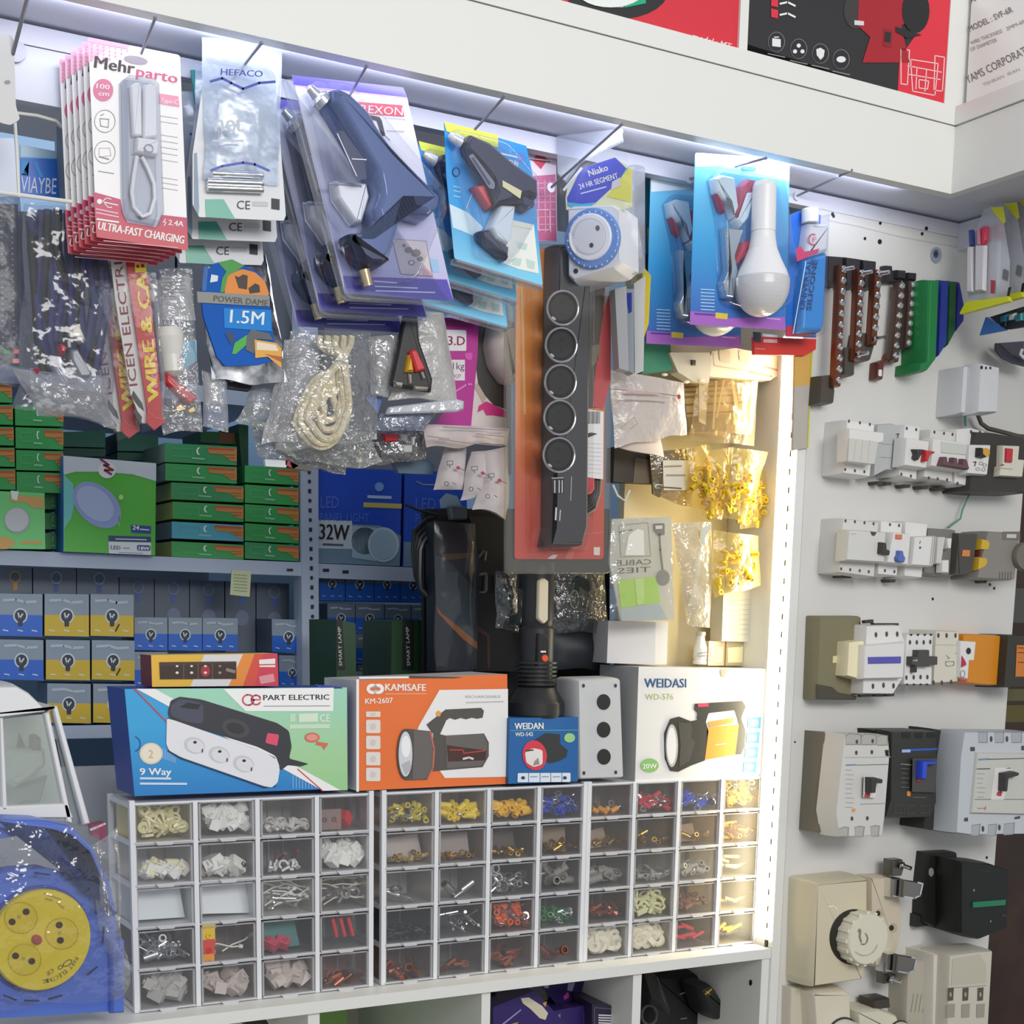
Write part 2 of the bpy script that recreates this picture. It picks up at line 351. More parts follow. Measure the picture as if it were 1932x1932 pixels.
for cx,cy,k in ((1465,79,0),(1507,92,1),(1548,101,2),(1587,112,3)):
    b.art(p,el(cx,cy,16,19,18),M('#8c8c8e'),.0006); b.art(p,el(cx,cy,15,18,18),INK,.0009)
    w=M('#e8e8e8')
    if k==0: b.art(p,Q(f'{cx-8},{cy-7} {cx+8},{cy-5} {cx+8},{cy+10} {cx-8},{cy+8}'),w,.0012); b.line(p,Q(f'{cx-4},{cy-9} {cx+4},{cy-9}'),2,w,.0012)
    if k==1:
        for d in ((0,-6),(-7,5),(7,5)): b.art(p,el(cx+d[0],cy+d[1],4,4,10),w,.0012)
    if k==2: b.art(p,Q(f'{cx-8},{cy-8} {cx},{cy-11} {cx+8},{cy-6} {cx+6},{cy+6} {cx},{cy+12} {cx-7},{cy+3}'),w,.0012)
    if k==3: b.art(p,el(cx,cy,9,6,12),w,.0012)
    b.line(p,[(cx-16,cy+22),(cx+16,cy+29)],1.6,M('#9a9a9a'),.0006)
for y,tx in ((6,'2950'),(27,'600')):
    b.art(p,Q(f'1455,{y-11} 1468,{y-8} 1468,{y+8} 1455,{y+5}'),RD,.0008); b.line(p,[(1472,y+1),(1486,y-2),(1500,y+5)],3.5,M('#f2f2f2'),.0008)
w=M('#f6c9cc')
for q in ('1700,92 1716,95 1712,160 1700,158','1764,105 1782,108 1778,172 1762,170','1718,112 1770,120 1764,180 1722,172','1712,124 1776,136','1712,140 1774,150','1730,128 1728,168','1748,132 1745,172','1734,150 1752,153 1750,168 1734,166'): b.line(p,Q(q),2,w,.0008,closed=len(q.split())>2)
fin(b)
A=PZ(ZF+.0268).at((1822,207)); B=PZ(ZF+.0268).at((1990,163)); pl=PL(A,(B-A).cross(V((0,0,1))))
b=carton('white_motor_carton','white printed carton with technical lettering on the return ledge, dark strip under it',Q('1836,-60 1990,-190 1990,163 1822,207'),0,.20,M('#e3e1dd',.5),pl=pl,cat='box'); p=b.pl; tx=M('#6f6d6a')
b.art(p,Q('1824,203 1860,191 1858,198 1824,210'),M('#252525'))
b.text(p,'MODEL : SVF-6R',(1830,60),(1912,22),11,tx,bold=.006)
b.text(p,'WIRE THICKNESS',(1832,85),(1892,61),7,M('#8e8c88')); b.text(p,'OF DIAMETER',(1832,97),(1882,78),7,M('#8e8c88')); b.text(p,'2MM-6MM',(1900,58),(1945,38),7,M('#8e8c88')); b.text(p,'YAMS CORPORATION',(1826,158),(1965,88),15,tx,bold=.004); b.text(p,'TEHRAN  IRAN',(1856,163),(1925,133),6,M('#b0aeaa'))
b.text(p,'A',(1832,6),(1842,2),12,tx); fin(b)
# ---------------------------------------------------------------- boxes standing on the drawer units
k=(200,1220,4.025)
b=carton('power_strip_carton','blue and green carton picturing a black and white power strip on the drawer unit',[(235,1300),(653,1298),(655,1487.5),(254,1502)],.004,.085,GR([(-.06,'#1d55b8'),(.03,'#2f8fd0'),(.09,'#3aa7e0')],'Z'),M('#21439c',.45),M('#2a4bab',.45)); p=b.pl
b.art(p,Q('370,320 1830,310 1835,1090 1760,1090 380,330',k),GR([(-.06,'#8fcf86'),(.05,'#a9d6a0'),(.12,'#a5dcc0')],'Z'),.0004)
b.art(p,Q('230,320 370,320 1780,1090 1650,1095',k),M('#f4f4f3'),.0007); b.line(p,Q('215,320 470,580',k),2.2,M('#d8403f'),.0009); b.line(p,Q('1455,930 1645,1095',k),2.2,M('#d8403f'),.0009)
b.art(p,Q('890,322 1730,312 1725,490 1060,490',k),M('#f7f7f6'),.001)
b.text(p,'PART ELECTRIC',(200+1195/4.025,1220+407/4.025),(200+1695/4.025,1220+402/4.025),10,INK,.0013,bold=.012); b.line(p,Q('1200,452 1700,450',k),1.5,M('#9a9a9c'),.0013)
pk=M('#df6c78')
for q in (el(1080,405,42,40,16,k=k,a0=-10,a1=330),el(1140,405,36,36,14,k=k,a0=30,a1=340)): b.line(p,q,3.2,pk,.0013)
b.line(p,Q('1108,405 1172,402',k),3,pk,.0013)
bk_=rr(Q('470,500 490,410 560,380 720,400 1300,580 1390,640 1410,760 1390,850 1540,890 1480,910 1380,900 1330,940 1290,830 1150,760 600,590 480,540',k),.2); b.art(p,bk_,M('#3a3b42',.4),.0010)
b.art(p,rr(Q('560,395 700,420 740,450 740,590 600,570 490,520 490,450',k),.3),M('#4c4e60'),.0013); b.art(p,Q('560,460 620,425 720,440 700,475 620,470',k),M('#2a2b33'),.0015); b.art(p,el(985,620,110,70,18,k=k,rot=15),M('#48484b'),.0013); b.art(p,el(985,620,70,40,18,k=k,rot=15),M('#333336'),.0015)
b.art(p,rr(Q('1225,655 1315,668 1300,755 1210,730',k),.15),M('#e2526f'),.0016)
b.art(p,rr(Q('462,545 520,560 1200,800 1300,860 1320,930 1305,1030 1260,1070 1200,1060 570,840 480,790 458,740',k),.25),M('#e9e9ee',.4),.0016); b.line(p,Q('470,545 560,580 1150,785 1280,845 1322,930',k),2,INK,.0014); b.line(p,Q('470,790 570,850 1200,1070 1290,1060',k),2,M('#26324f'),.0014)
for cx,cy in ((672,750),(860,820),(1045,890)):
    b.art(p,el(cx,cy,82,62,18,k=k,rot=18),M('#cfd0d6'),.0019); b.art(p,el(cx+8,cy+6,68,50,18,k=k,rot=18),M('#e2e2e6'),.0022); b.art(p,el(cx+4,cy-24,14,11,8,k=k),INK,.0025); b.art(p,el(cx+60,cy+40,7,16,8,k=k),M('#5a5a60'),.0025)
b.art(p,el(342,812,88,82,20,k=k),M('#e7d7bf'),.0008); b.art(p,el(342,812,76,70,20,k=k),M('#f0e6d2'),.0011); b.text(p,'2',(334+200-334+ (325/4.025),1220+845/4.025) if 0 else (200+322/4.025,1220+845/4.025),(200+360/4.025,1220+845/4.025),15,M('#d8b184'),.0014)
b.text(p,'9 Way',(200+258/4.025,1220+975/4.025),(200+495/4.025,1220+975/4.025),13,WHTP,.001,bold=.02)
for y,x1 in ((1000,490),(1040,610)): b.line(p,Q(f'262,{y} {x1},{y+2}',k),4,M('#cfe0f2'),.001)
b.text(p,'CE',(200+1625/4.025,1220+572/4.025),(200+1700/4.025,1220+570/4.025),14,M('#f1f6ee'),.001,bold=.01)
b.art(p,Q('1395,510 1440,508 1440,570 1395,572',k),M('#c9e3c2'),.0008); b.art(p,Q('1465,510 1610,505 1610,570 1465,575',k),M('#dcecd6'),.0008); b.art(p,Q('1395,592 1700,588 1700,620 1395,624',k),M('#cfe6c8'),.0008)
b.art(p,el(1565,690,58,38,16,k=k),M('#d9705f'),.001); b.art(p,el(1565,690,44,26,16,k=k),M('#e89c8a'),.0013); b.art(p,Q('1600,720 1690,735 1655,785 1640,755 1590,745',k),M('#d9705f'),.001)
for i in range(9): b.line(p,Q(f'{430+i*12},{770+i*9} {430+i*12},{850+i*4}',k),1.2,M('#9cc8ee'),.0006); b.line(p,Q(f'{1420+i*24},{975+i*9} {1420+i*24},{1075}',k),1.2,M('#9cc8ee'),.0006)
b.line(p,el(215,740,45,55,12,k=k,a0=-80,a1=80),1.6,M('#173b86'),.0006)
b.art(p,Q('1580,285 1780,305 1800,318 1640,322',k),M('#2b3f9f'),.0004)
fin(b)
b=carton('screwdriver_set_carton','flat yellow and red carton with a dark window, lying on the blue power strip carton',[(285,1236),(523,1233),(524,1294),(287,1296)],.02,.05,M('#e9b93e',.45),M('#7c2f33'),M('#e6c37a')); p=b.pl
b.art(p,Q('745,62 1040,58 930,300 640,302',k),M('#dfdcd8')); b.art(p,Q('1040,58 1302,52 1310,300 930,300',k),M('#e98f3a')); b.art(p,Q('1130,56 1302,52 1310,300 1040,300',k),M('#d9503f'),.0007); b.art(p,Q('1200,55 1302,52 1310,300 1130,300',k),M('#d33d52'),.0009)
b.art(p,Q('405,118 990,112 990,245 410,248',k),M('#4f3a33',.3),.001); b.art(p,Q('412,150 985,125 985,240 415,244',k),M('#45352f',.25),.0012)
for x,c in ((540,'#e8e2dc'),(650,'#e8e2dc'),(755,'#f3dcd6'),(865,'#9c928c')):
    if x==755: b.art(p,el(755,185,36,45,14,k=k),M('#a82c34'),.0014)
    b.art(p,el(x,148,11,8,8,k=k),M(c),.0016); b.art(p,el(x,198,13,10,8,k=k),M(c),.0016)
for x in (590,700,808): b.line(p,Q(f'{x},125 {x},245',k),1,M('#7d6d64'),.0014)
b.line(p,Q('918,175 975,190',k),6,M('#8d8178'),.0015)
b.art(p,Q('1162,100 1285,90 1285,155 1165,155',k),M('#f1e9e8'),.0012); b.line(p,Q('1165,138 1285,135',k),2,M('#d33d52'),.0015); b.art(p,Q('1160,228 1270,205 1285,265 1175,285',k),M('#e0979d'),.0012)
fin(b)
k=(600,1160,3.864)
pl=P3((674,1285,-.004),(957,1273,.004),(674,1490,-.004)); OR=M('#ec7638',.45)
b=carton('searchlight_carton','orange and white carton picturing a grey handheld searchlight, standing on the middle drawer unit',[(674,1284),(957,1272),(958,1479),(674,1492)],0,.105,OR,M('#dcdde0'),M('#d8cfca'),pl=pl); p=b.pl
b.art(p,Q('280,470 298,470 298,1290 280,1290',k),WHTP,.0005)
b.art(p,Q('885,548 1385,540 1385,1180 925,1190 890,1140 700,900 735,810',k),M('#eeedec'),.0006)
b.text(p,'KAMISAFE',(600+490/3.864,1160+552/3.864),(600+785/3.864,1160+555/3.864),13,WHTP,.001,bold=.02)
for cx in (395,440): b.art(p,el(cx,540,42,38,16,k=k),WHTP,.001); b.art(p,el(cx,540,16,14,12,k=k),OR,.0013)
b.text(p,'KM-2607',(600+345/3.864,1160+650/3.864),(600+545/3.864,1160+642/3.864),10,WHTP,.001,bold=.012)
b.line(p,Q('490,578 790,576',k),1.3,M('#f5c3a2'),.001); b.text(p,'RECHARGEABLE',(600+1075/3.864,1160+607/3.864),(600+1330/3.864,1160+605/3.864),5,M('#a9a7a6'),.001); b.line(p,Q('1080,640 1350,632',k),2,M('#bdbbba'),.001)
for y in (705,765,882,1000,1115):
    hgt=40 if y==705 else 98; b.art(p,rr(Q(f'350,{y} 455,{y} 455,{y+hgt} 350,{y+hgt}',k),.12,2),M('#e6dcd6'),.0009); b.art(p,el(403,y+hgt/2,20,min(24,hgt*.3),10,k=k),M('#d5cbc6'),.0012)
tg=M('#57534f',.4); tg2=M('#6a6663',.35)
b.art(p,Q('790,800 930,690 1190,678 1210,700 1200,750 1160,758 1120,750 1080,762 1040,752 1000,765 960,752 935,770 890,870 830,860',k),tg,.001)
b.art(p,Q('840,840 890,870 930,880 1210,865 1245,930 1245,1030 1200,1110 900,1135 840,1140',k),tg,.0011); b.art(p,Q('930,880 1205,870 1235,940 1235,1020 1195,1100 940,1120',k),tg2,.0014); b.art(p,Q('940,950 1230,990 1220,1060 950,1070',k),M('#4a2f2c'),.0017); b.line(p,Q('960,985 1060,985 1060,1010 1220,990',k),2,M('#c8453a'),.002); b.line(p,Q('1060,1050 1100,1040 1130,1050',k),4,M('#d8d2cd'),.002)
b.art(p,Q('580,960 610,860 650,830 830,850 850,980 840,1130 800,1200 640,1205 590,1120',k),tg,.002); b.art(p,Q('700,840 830,855 845,980 830,1130 790,1195 690,1200',k),tg2,.0022); b.line(p,Q('820,855 848,980 838,1120 800,1195',k),2.4,M('#e06b52'),.0025)
b.art(p,el(637,1015,62,185,24,k=k),M('#4d4a48'),.0024); b.art(p,el(638,1015,50,165,24,k=k),M('#d5d7dc',.25),.0027); b.art(p,el(640,960,34,80,18,k=k),M('#f2f2f4'),.003); b.art(p,Q('610,1090 670,1060 680,1120 640,1170',k),M('#b4b6bb'),.003)
b.art(p,el(878,720,18,22,12,k=k),M('#f0a24a'),.0016); b.art(p,Q('665,445 1060,455 990,462 670,462',k),M('#4a4340'),.0008); b.art(p,Q('300,452 660,448 660,462 300,466',k),WHTP,.0008)
fin(b)
k=(940,1140,3.578)
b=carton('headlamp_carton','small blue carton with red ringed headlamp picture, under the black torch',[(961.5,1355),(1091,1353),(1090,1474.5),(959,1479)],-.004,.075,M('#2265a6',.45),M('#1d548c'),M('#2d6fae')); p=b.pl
b.text(p,'WEIDAN',(940+112/3.578,1140+845/3.578),(940+305/3.578,1140+842/3.578),12,WHTP,.001,bold=.02); b.line(p,Q('82,853 545,850',k),1,M('#6fc0a8'),.001); b.text(p,'WD-542',(940+115/3.578,1140+892/3.578),(940+235/3.578,1140+890/3.578),7.5,WHTP,.001,bold=.01)
b.art(p,el(482,902,37,32,14,k=k),M('#a3cf8c'),.001); b.art(p,Q('240,920 320,870 415,878 420,945 470,985 460,1030 420,1055 350,1075 320,1060',k),M('#303436'),.001); b.art(p,el(246,1020,82,102,22,k=k,rot=-10),M('#d93a4d'),.0013); b.art(p,rr(Q('180,1000 230,970 300,985 300,1080 240,1100 190,1070',k),.25),M('#e9e2df'),.0016); b.art(p,Q('245,1060 270,1035 280,1080 235,1090',k),M('#9a8f8c'),.0019); b.line(p,Q('190,990 235,983',k),3,M('#4a4a4a'),.0019)
b.art(p,rr(Q('132,1140 488,1138 488,1200 130,1202',k),.1,2),M('#dfe8f1'),.001)
for x in (205,283,355,430): b.line(p,Q(f'{x},1140 {x},1200',k),1.2,M('#2265a6'),.0012)
for x in (168,450): b.art(p,el(x,1172,14,12,10,k=k),M('#27466e'),.0013)
for x in (240,318,392): b.line(p,Q(f'{x-22},1165 {x+22},1164',k),2,M('#8ba2bd'),.0013)
fin(b)
# grey button box
pl=PY(-.006); q=rr(Q('530,500 835,492 858,1180 540,1192',k),.08); t=T('push_button_box','light grey push button box with three round black holes, between blue and white cartons','box',pl.at((1137,1473)))
b=MB(); b.puff(pl,q,-.055,0,M('#c9cacc',.45),.004); b.build('enclosure',t)
b=MB()
for cx,cy in ((713,660),(713,847),(715,1030)): b.slab(pl,el(cx,cy,45,53,24,k=k),.001,M('#202022',.5),h=.0013)
b.build('blanking_plug',t)
b=MB()
for cx,cy in ((577,550),(793,550),(580,1140),(795,1135)): b.slab(pl,el(cx,cy,9,13,10,k=k),.001,M('#38383a'),h=.0012)
b.build('corner_screw_dots',t)
b=carton('grey_carton','plain light grey carton half hidden behind the grey button box and the torch',[(1058,1283),(1098,1281),(1098,1478),(1058,1480)],.06,.05,M('#a9abb0')); fin(b)
# weidasi
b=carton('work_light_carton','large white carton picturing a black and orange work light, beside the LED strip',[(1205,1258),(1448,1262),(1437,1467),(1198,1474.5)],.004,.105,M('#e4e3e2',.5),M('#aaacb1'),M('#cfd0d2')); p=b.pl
b.text(p,'WEIDASI',(940+988/3.578,1140+562/3.578),(940+1268/3.578,1140+562/3.578),17,M('#2b5a8e'),.001,bold=.018); b.text(p,'WD-576',(940+992/3.578,1140+645/3.578),(940+1182/3.578,1140+643/3.578),11,M('#9fb06e'),.001)
b.art(p,el(1022,1088,62,48,20,k=k),M('#8cc070'),.001); b.text(p,'20W',(940+975/3.578,1140+1110/3.578),(940+1070/3.578,1140+1108/3.578),9,M('#eef4ea'),.0014,bold=.015)
dk=M('#34322f',.45)
b.art(p,rr(Q('1325,672 1650,652 1672,690 1640,770 1670,850 1665,960 1640,1015 1595,1015 1625,800 1600,715 1420,735 1400,800 1390,860 1340,770 1345,735 1322,710',k),.12,2),dk,.001); b.art(p,Q('1345,672 1420,667 1420,690 1350,695',k),M('#d83a63'),.0014)
b.art(p,Q('1415,795 1590,765 1585,800 1430,830',k),M('#e3933f'),.0011); b.art(p,Q('1410,835 1625,810 1600,1015 1395,1050',k),M('#e59a3a'),.0012); b.line(p,Q('1470,950 1540,940',k),2.2,M('#f4dcae'),.0015)
b.art(p,Q('1120,870 1160,775 1220,758 1300,790 1395,770 1420,860 1395,1055 1300,1090 1215,1132 1160,1125 1125,1040',k),dk,.0012); b.art(p,Q('1215,800 1300,800 1310,850 1300,900 1330,930 1290,1060 1220,1100 1230,950',k),M('#45423e'),.0015)
b.art(p,el(1172,955,42,145,22,k=k),M('#b9b8b6'),.0016); b.art(p,el(1170,955,32,125,22,k=k),M('#e6e6e8'),.0019)
for y in (762,862,962,1060): b.art(p,Q(f'{1688-(y-762)*.1},{y} {1775-(y-762)*.1},{y} {1770-(y-762)*.1},{y+78} {1683-(y-762)*.1},{y+78}',k),M('#4c86b4'),.001); b.art(p,el(1730-(y-762)*.1,y+38,26,20,10,k=k),M('#cfe0ec'),.0013)
b.art(p,Q('1500,440 1560,436 1520,495 1505,490',k),M('#b5a28c'),.0009)
fin(b)
# things standing on it
b=MB(); pl=P3((1148,1172,.055),(1234,1172,.045),(1148,1252,.055))
P=[pl.at(x) for x in ((1148,1171),(1237,1173),(1236,1254),(1145,1251))]; b.prism(P,V((.012,.06,0)),M('#d5d4d6',.5)); b.box((P[1].x+.001,P[1].y+.001,P[2].z+.0005),(P[1].x+.024,P[1].y+.05,P[1].z),M('#dedcd9'))
one(b,'blank_white_carton','small blank white carton lying on the white work light carton','box')
t=T('white_dropper_bottle','tiny white bottle with ribbed cap upside down on the white work light carton','bottle',PY(.05).at((1322,1255)))
pl=PY(.05); o=pl.at((1320,1253)); h=(pl.at((1320,1193))-o).z
b=MB(); b.lathe(o,(0,0,1),[(.0105,0),(.011,.004),(.0095,.006),(.0105,.008),(.0105,h*.5),(.007,h*.75),(.006,h*.9)],M('#e9e8e2',.4)); b.build('body',t)
b=MB(); b.lathe(o+V((0,0,h*.9)),(0,0,1),[(.0075,0),(.0075,h*.1),(.006,h*.12)],M('#c9c8bb',.4)); b.build('nozzle',t)
b=MB(); b.line(pl,Q('1312,1232 1334,1231'),2,M('#7d7d7a'),.013); b.line(pl,Q('1313,1238 1334,1237'),2,M('#7d7d7a'),.013); b.build('label_print',t)
for i,(x0,x1,y0) in enumerate(((1336,1368,1210),(1369,1406,1209),(1408,1440,1208))):
    b=MB(); pl=PY(.06); a,c=pl.at((x0,1256)),pl.at((x1,y0)); b.box((a.x,.06,a.z),(c.x,.085,c.z),CL('#fff4d0',.35,.08,.2,0,60,'#fff0c8')); b.art(pl,Q(f'{x0+4},1222 {x1-4},1220 {x1-5},1250 {x0+4},1250'),M('#e9dfae'),.0006)
    one(b,'clear_plastic_box',['small clear plastic box beside the dropper bottle on the white carton','small clear plastic box in the middle of the three behind the white carton','small clear plastic box beside the LED strip on the white carton'][i],'box','clear boxes on the white carton')
# black torch on the small blue carton
c=PY(.035).at((1010,1352)); c.z=max(c.z,0); top=PY(.035).at((1003,1060)); H=top.z-c.z; sc=(PY(.035).at((1058,1352))-PY(.035).at((964,1352))).x/2
t=T('black_torch','tall black torch with orange button standing lens down on the small blue carton','torch',c)
def hz(y): return (PY(.035).at((1005,y)).z-c.z)
bk2=M('#232325',.42)
b=MB(); b.lathe(c,(0,0,1),[(sc*.98,0),(sc,.004),(sc,hz(1325)),(sc*.93,hz(1318)),(sc*.66,hz(1296))],bk2,32); b.build('head',t)
b=MB(); pr=[(sc*.62,hz(1296))]
for i in range(6): y=1292-i*8; pr+=[(sc*.72,hz(y)),(sc*.72,hz(y-4)),(sc*.58,hz(y-4.2)),(sc*.58,hz(y-8))]
b.lathe(c,(0,0,1),pr,bk2,28); b.build('cooling_fins',t)
b=MB(); b.lathe(c,(0,0,1),[(sc*.58,hz(1244)),(sc*.58,hz(1186)),(sc*.52,hz(1180)),(sc*.55,hz(1172)),(sc*.55,H)],bk2,28); b.build('barrel',t)
f=PY(.035-sc*.585)
b=MB(); b.puff(f,rr(Q('1014,1194 1035,1200 1036,1262 1012,1262'),.2),-.004,.003,M('#1c1c1e',.4),.002); sw=b.build('switch_plate',t)
b=MB(); b.puff(f,el(1025,1242,6,7,14),.003,.006,M('#e5562c',.4),.001); b.build('button',sw)['label']='orange push button'
b=MB(); b.art(f,Q('1020,1228 1030,1228 1030,1231 1020,1231'),M('#eeeeee'),.0036); b.build('indicator',sw)
b=MB(); b.puff(f,rr(Q('1015,1095 1024,1090 1033,1096 1032,1170 1024,1178 1013,1168'),.3),-.003,.004,M('#d9cdb2',.35),.0015); b.build('side_lamp',t)['label']='cream side lamp strip'
# ---------------------------------------------------------------- small parts drawer units
DH=.2695; DW=.33; UX=(0.0003,.3430,.6741)
FR=M('#e4e5e8',.4); LIP=CL('#ffffff',.72,.10,.2,0,60,'#e2e2e6'); WIN=CL('#fbfbfb',.05,.02,.6); RIM=CL('#f4f4f6',.45,.10,.2,0,60,'#d5d5d8')
UN=['first small parts drawer unit under the blue and orange cartons','middle small parts drawer unit under the orange and small blue cartons','last small parts drawer unit beside the warm LED strip']
UL=['the first drawer unit','the middle drawer unit','the last drawer unit']
RN=['top','second','third','fourth','bottom']; CN=['first','second','third','fourth']
_pc={}
def piece(kind,c1,c2=None):
    """one small part, modelled in centimetres"""
    key=(kind,c1,c2)
    if key in _pc: return _pc[key]
    met=c1 in ('steel','copper','brass','chrome')
    m=M(c1,.42) if not met else {'steel':STEEL,'copper':COPPER,'brass':BRASS,'chrome':CHR}[c1]
    m2=m if not c2 else {'steel':STEEL,'copper':COPPER,'brass':BRASS,'chrome':CHR}.get(c2) or M(c2,.4)
    b=MB(); X=V((1,0,0)); s=.01
    def hol(o,ax,r,r2,L,mm,n=10): b.lathe(o,ax,[(r2,0),(r,0),(r,L),(r2,L),(r2,0)],mm,n,caps=False)
    if kind=='crimp_terminal':
        hol(V((-.9,0,0))*s,X,.30*s,.20*s,.95*s,m); b.tube([V((0,0,0))*s,V((.45,0,0))*s],.1*s,m2,6); hol(V((.8,0,-.05))*s,(0,0,1),.42*s,.2*s,.1*s,m2,12)
    elif kind=='ring_terminal':
        hol(V((0,0,-.07))*s,(0,0,1),.62*s,.40*s,.16*s,m,16); b.tube([V((-.6,0,0))*s,V((-1.4,0,0))*s],.18*s,m,8)
    elif kind=='wire_sleeve': hol(V((-.6,0,0))*s,X,.34*s,.2*s,1.2*s,m,10)
    elif kind=='plastic_spacer': hol(V((0,0,-.25))*s,(0,0,1),.72*s,.25*s,.5*s,m,16)
    elif kind=='metal_pin': b.tube([V((-1.2,0,0))*s,V((1.2,0,0))*s],.11*s,m,6); b.lathe(V((1.15,0,0))*s,X,[(.2*s,0),(.2*s,.12*s)],m,8)
    elif kind=='connector_block':
        b.obox((0,0,0),X*.55*s,V((0,.4,0))*s,V((0,0,.42))*s,m); hol(V((-.25,0,.42))*s,(0,0,1),.22*s,.12*s,.16*s,m,8); hol(V((.3,-.42,0))*s,(0,-1,0),.2*s,.1*s,.08*s,m2,8)
    elif kind=='cable_lug':
        hol(V((-1.5,0,0))*s,X,.42*s,.3*s,1.5*s,m,12); b.prism([V((x,y,-.3))*s for x,y in ((0,-.4),(.45,-.52),(1.1,-.52),(1.4,-.25),(1.4,.25),(1.1,.52),(.45,.52),(0,.4))],V((0,0,.16))*s,m); hol(V((.8,0,-.32))*s,(0,0,1),.3*s,.2*s,.22*s,m2 if c2 else M('#3a3230'),12)
    elif kind=='cable_clip':
        b.tube([V((math.cos(a)*.5,0,math.sin(a)*.5))*s for a in [math.radians(d) for d in range(-30,211,30)]],.14*s,m,6); b.obox(V((0,0,-.55))*s,X*.55*s,V((0,.25,0))*s,V((0,0,.13))*s,m)
    elif kind=='shrink_tube': hol(V((-1.9,0,0))*s,X,.42*s,.33*s,3.8*s,m,12)
    elif kind=='folded_bag':
        for k in range(3):
            q=[V((-1.8,0,-1.2+k*.1)),V((1.8,0,-1.3)),V((1.6-k*.5,.2*k,1.2)),V((-1.7+k*.3,.3,1.0))]; b.prism([v*s for v in q],V((0,.06,0))*s,m)
    elif kind=='cable_tie': b.tube([V((-2,0,0))*s,V((-.6,0,.2))*s,V((1,0,.05))*s,V((2,0,.3))*s],.11*s,m,5); b.obox(V((2,0,.3))*s,X*.22*s,V((0,.2,0))*s,V((0,0,.2))*s,m)
    elif kind=='socket_insert':
        b.obox((0,0,0),X*1.5*s,V((0,.5,0))*s,V((0,0,1.2))*s,m)
        for d in (-.6,.6): hol(V((d,-.5,0))*s,(0,-1,0),.3*s,.16*s,.08*s,M('#4a403d'),10)
    o=b.build(kind,loc=(0,0,0)); COL.objects.unlink(o); _pc[key]=o.data; bpy.data.objects.remove(o); return _pc[key]
CW={'steel':'steel','copper':'copper','brass':'brass','chrome':'shiny steel'}
def cname(c):
    if c in CW: return CW[c]
    r,g,b_=[int(c[i:i+2],16) for i in (1,3,5)]; mx,mn=max(r,g,b_),min(r,g,b_)
    if mx-mn<26: return 'white' if mx>190 else 'grey' if mx>80 else 'black'
    if r>=g and g>=b_:
        if g>.82*r: return 'cream' if b_>.6*r else 'yellow'
        return 'orange' if g>.35*r and r>170 else 'red' if r>150 else 'brown'
    if r>=b_>g: return 'red' if g<110 else 'pink'
    if g>r and g>b_: return 'green'
    return 'blue'
CATN={'crimp_terminal':'terminal','ring_terminal':'terminal','wire_sleeve':'sleeve','plastic_spacer':'spacer','metal_pin':'pin','connector_block':'connector','cable_lug':'cable lug','cable_clip':'clip','shrink_tube':'tube','folded_bag':'bag','cable_tie':'cable tie','socket_insert':'socket'}
CWH='#e9e2bb'; CRM='#d8cf9f'; WT='#e8e8e4'; GW='#bdbab4'; YL='#e8cc35'; Y2='#edb91f'; OG='#e2632c'; RDc='#d2303c'; BLc='#2a46b8'; GRN='#1f8a45'; BKc='#202326'
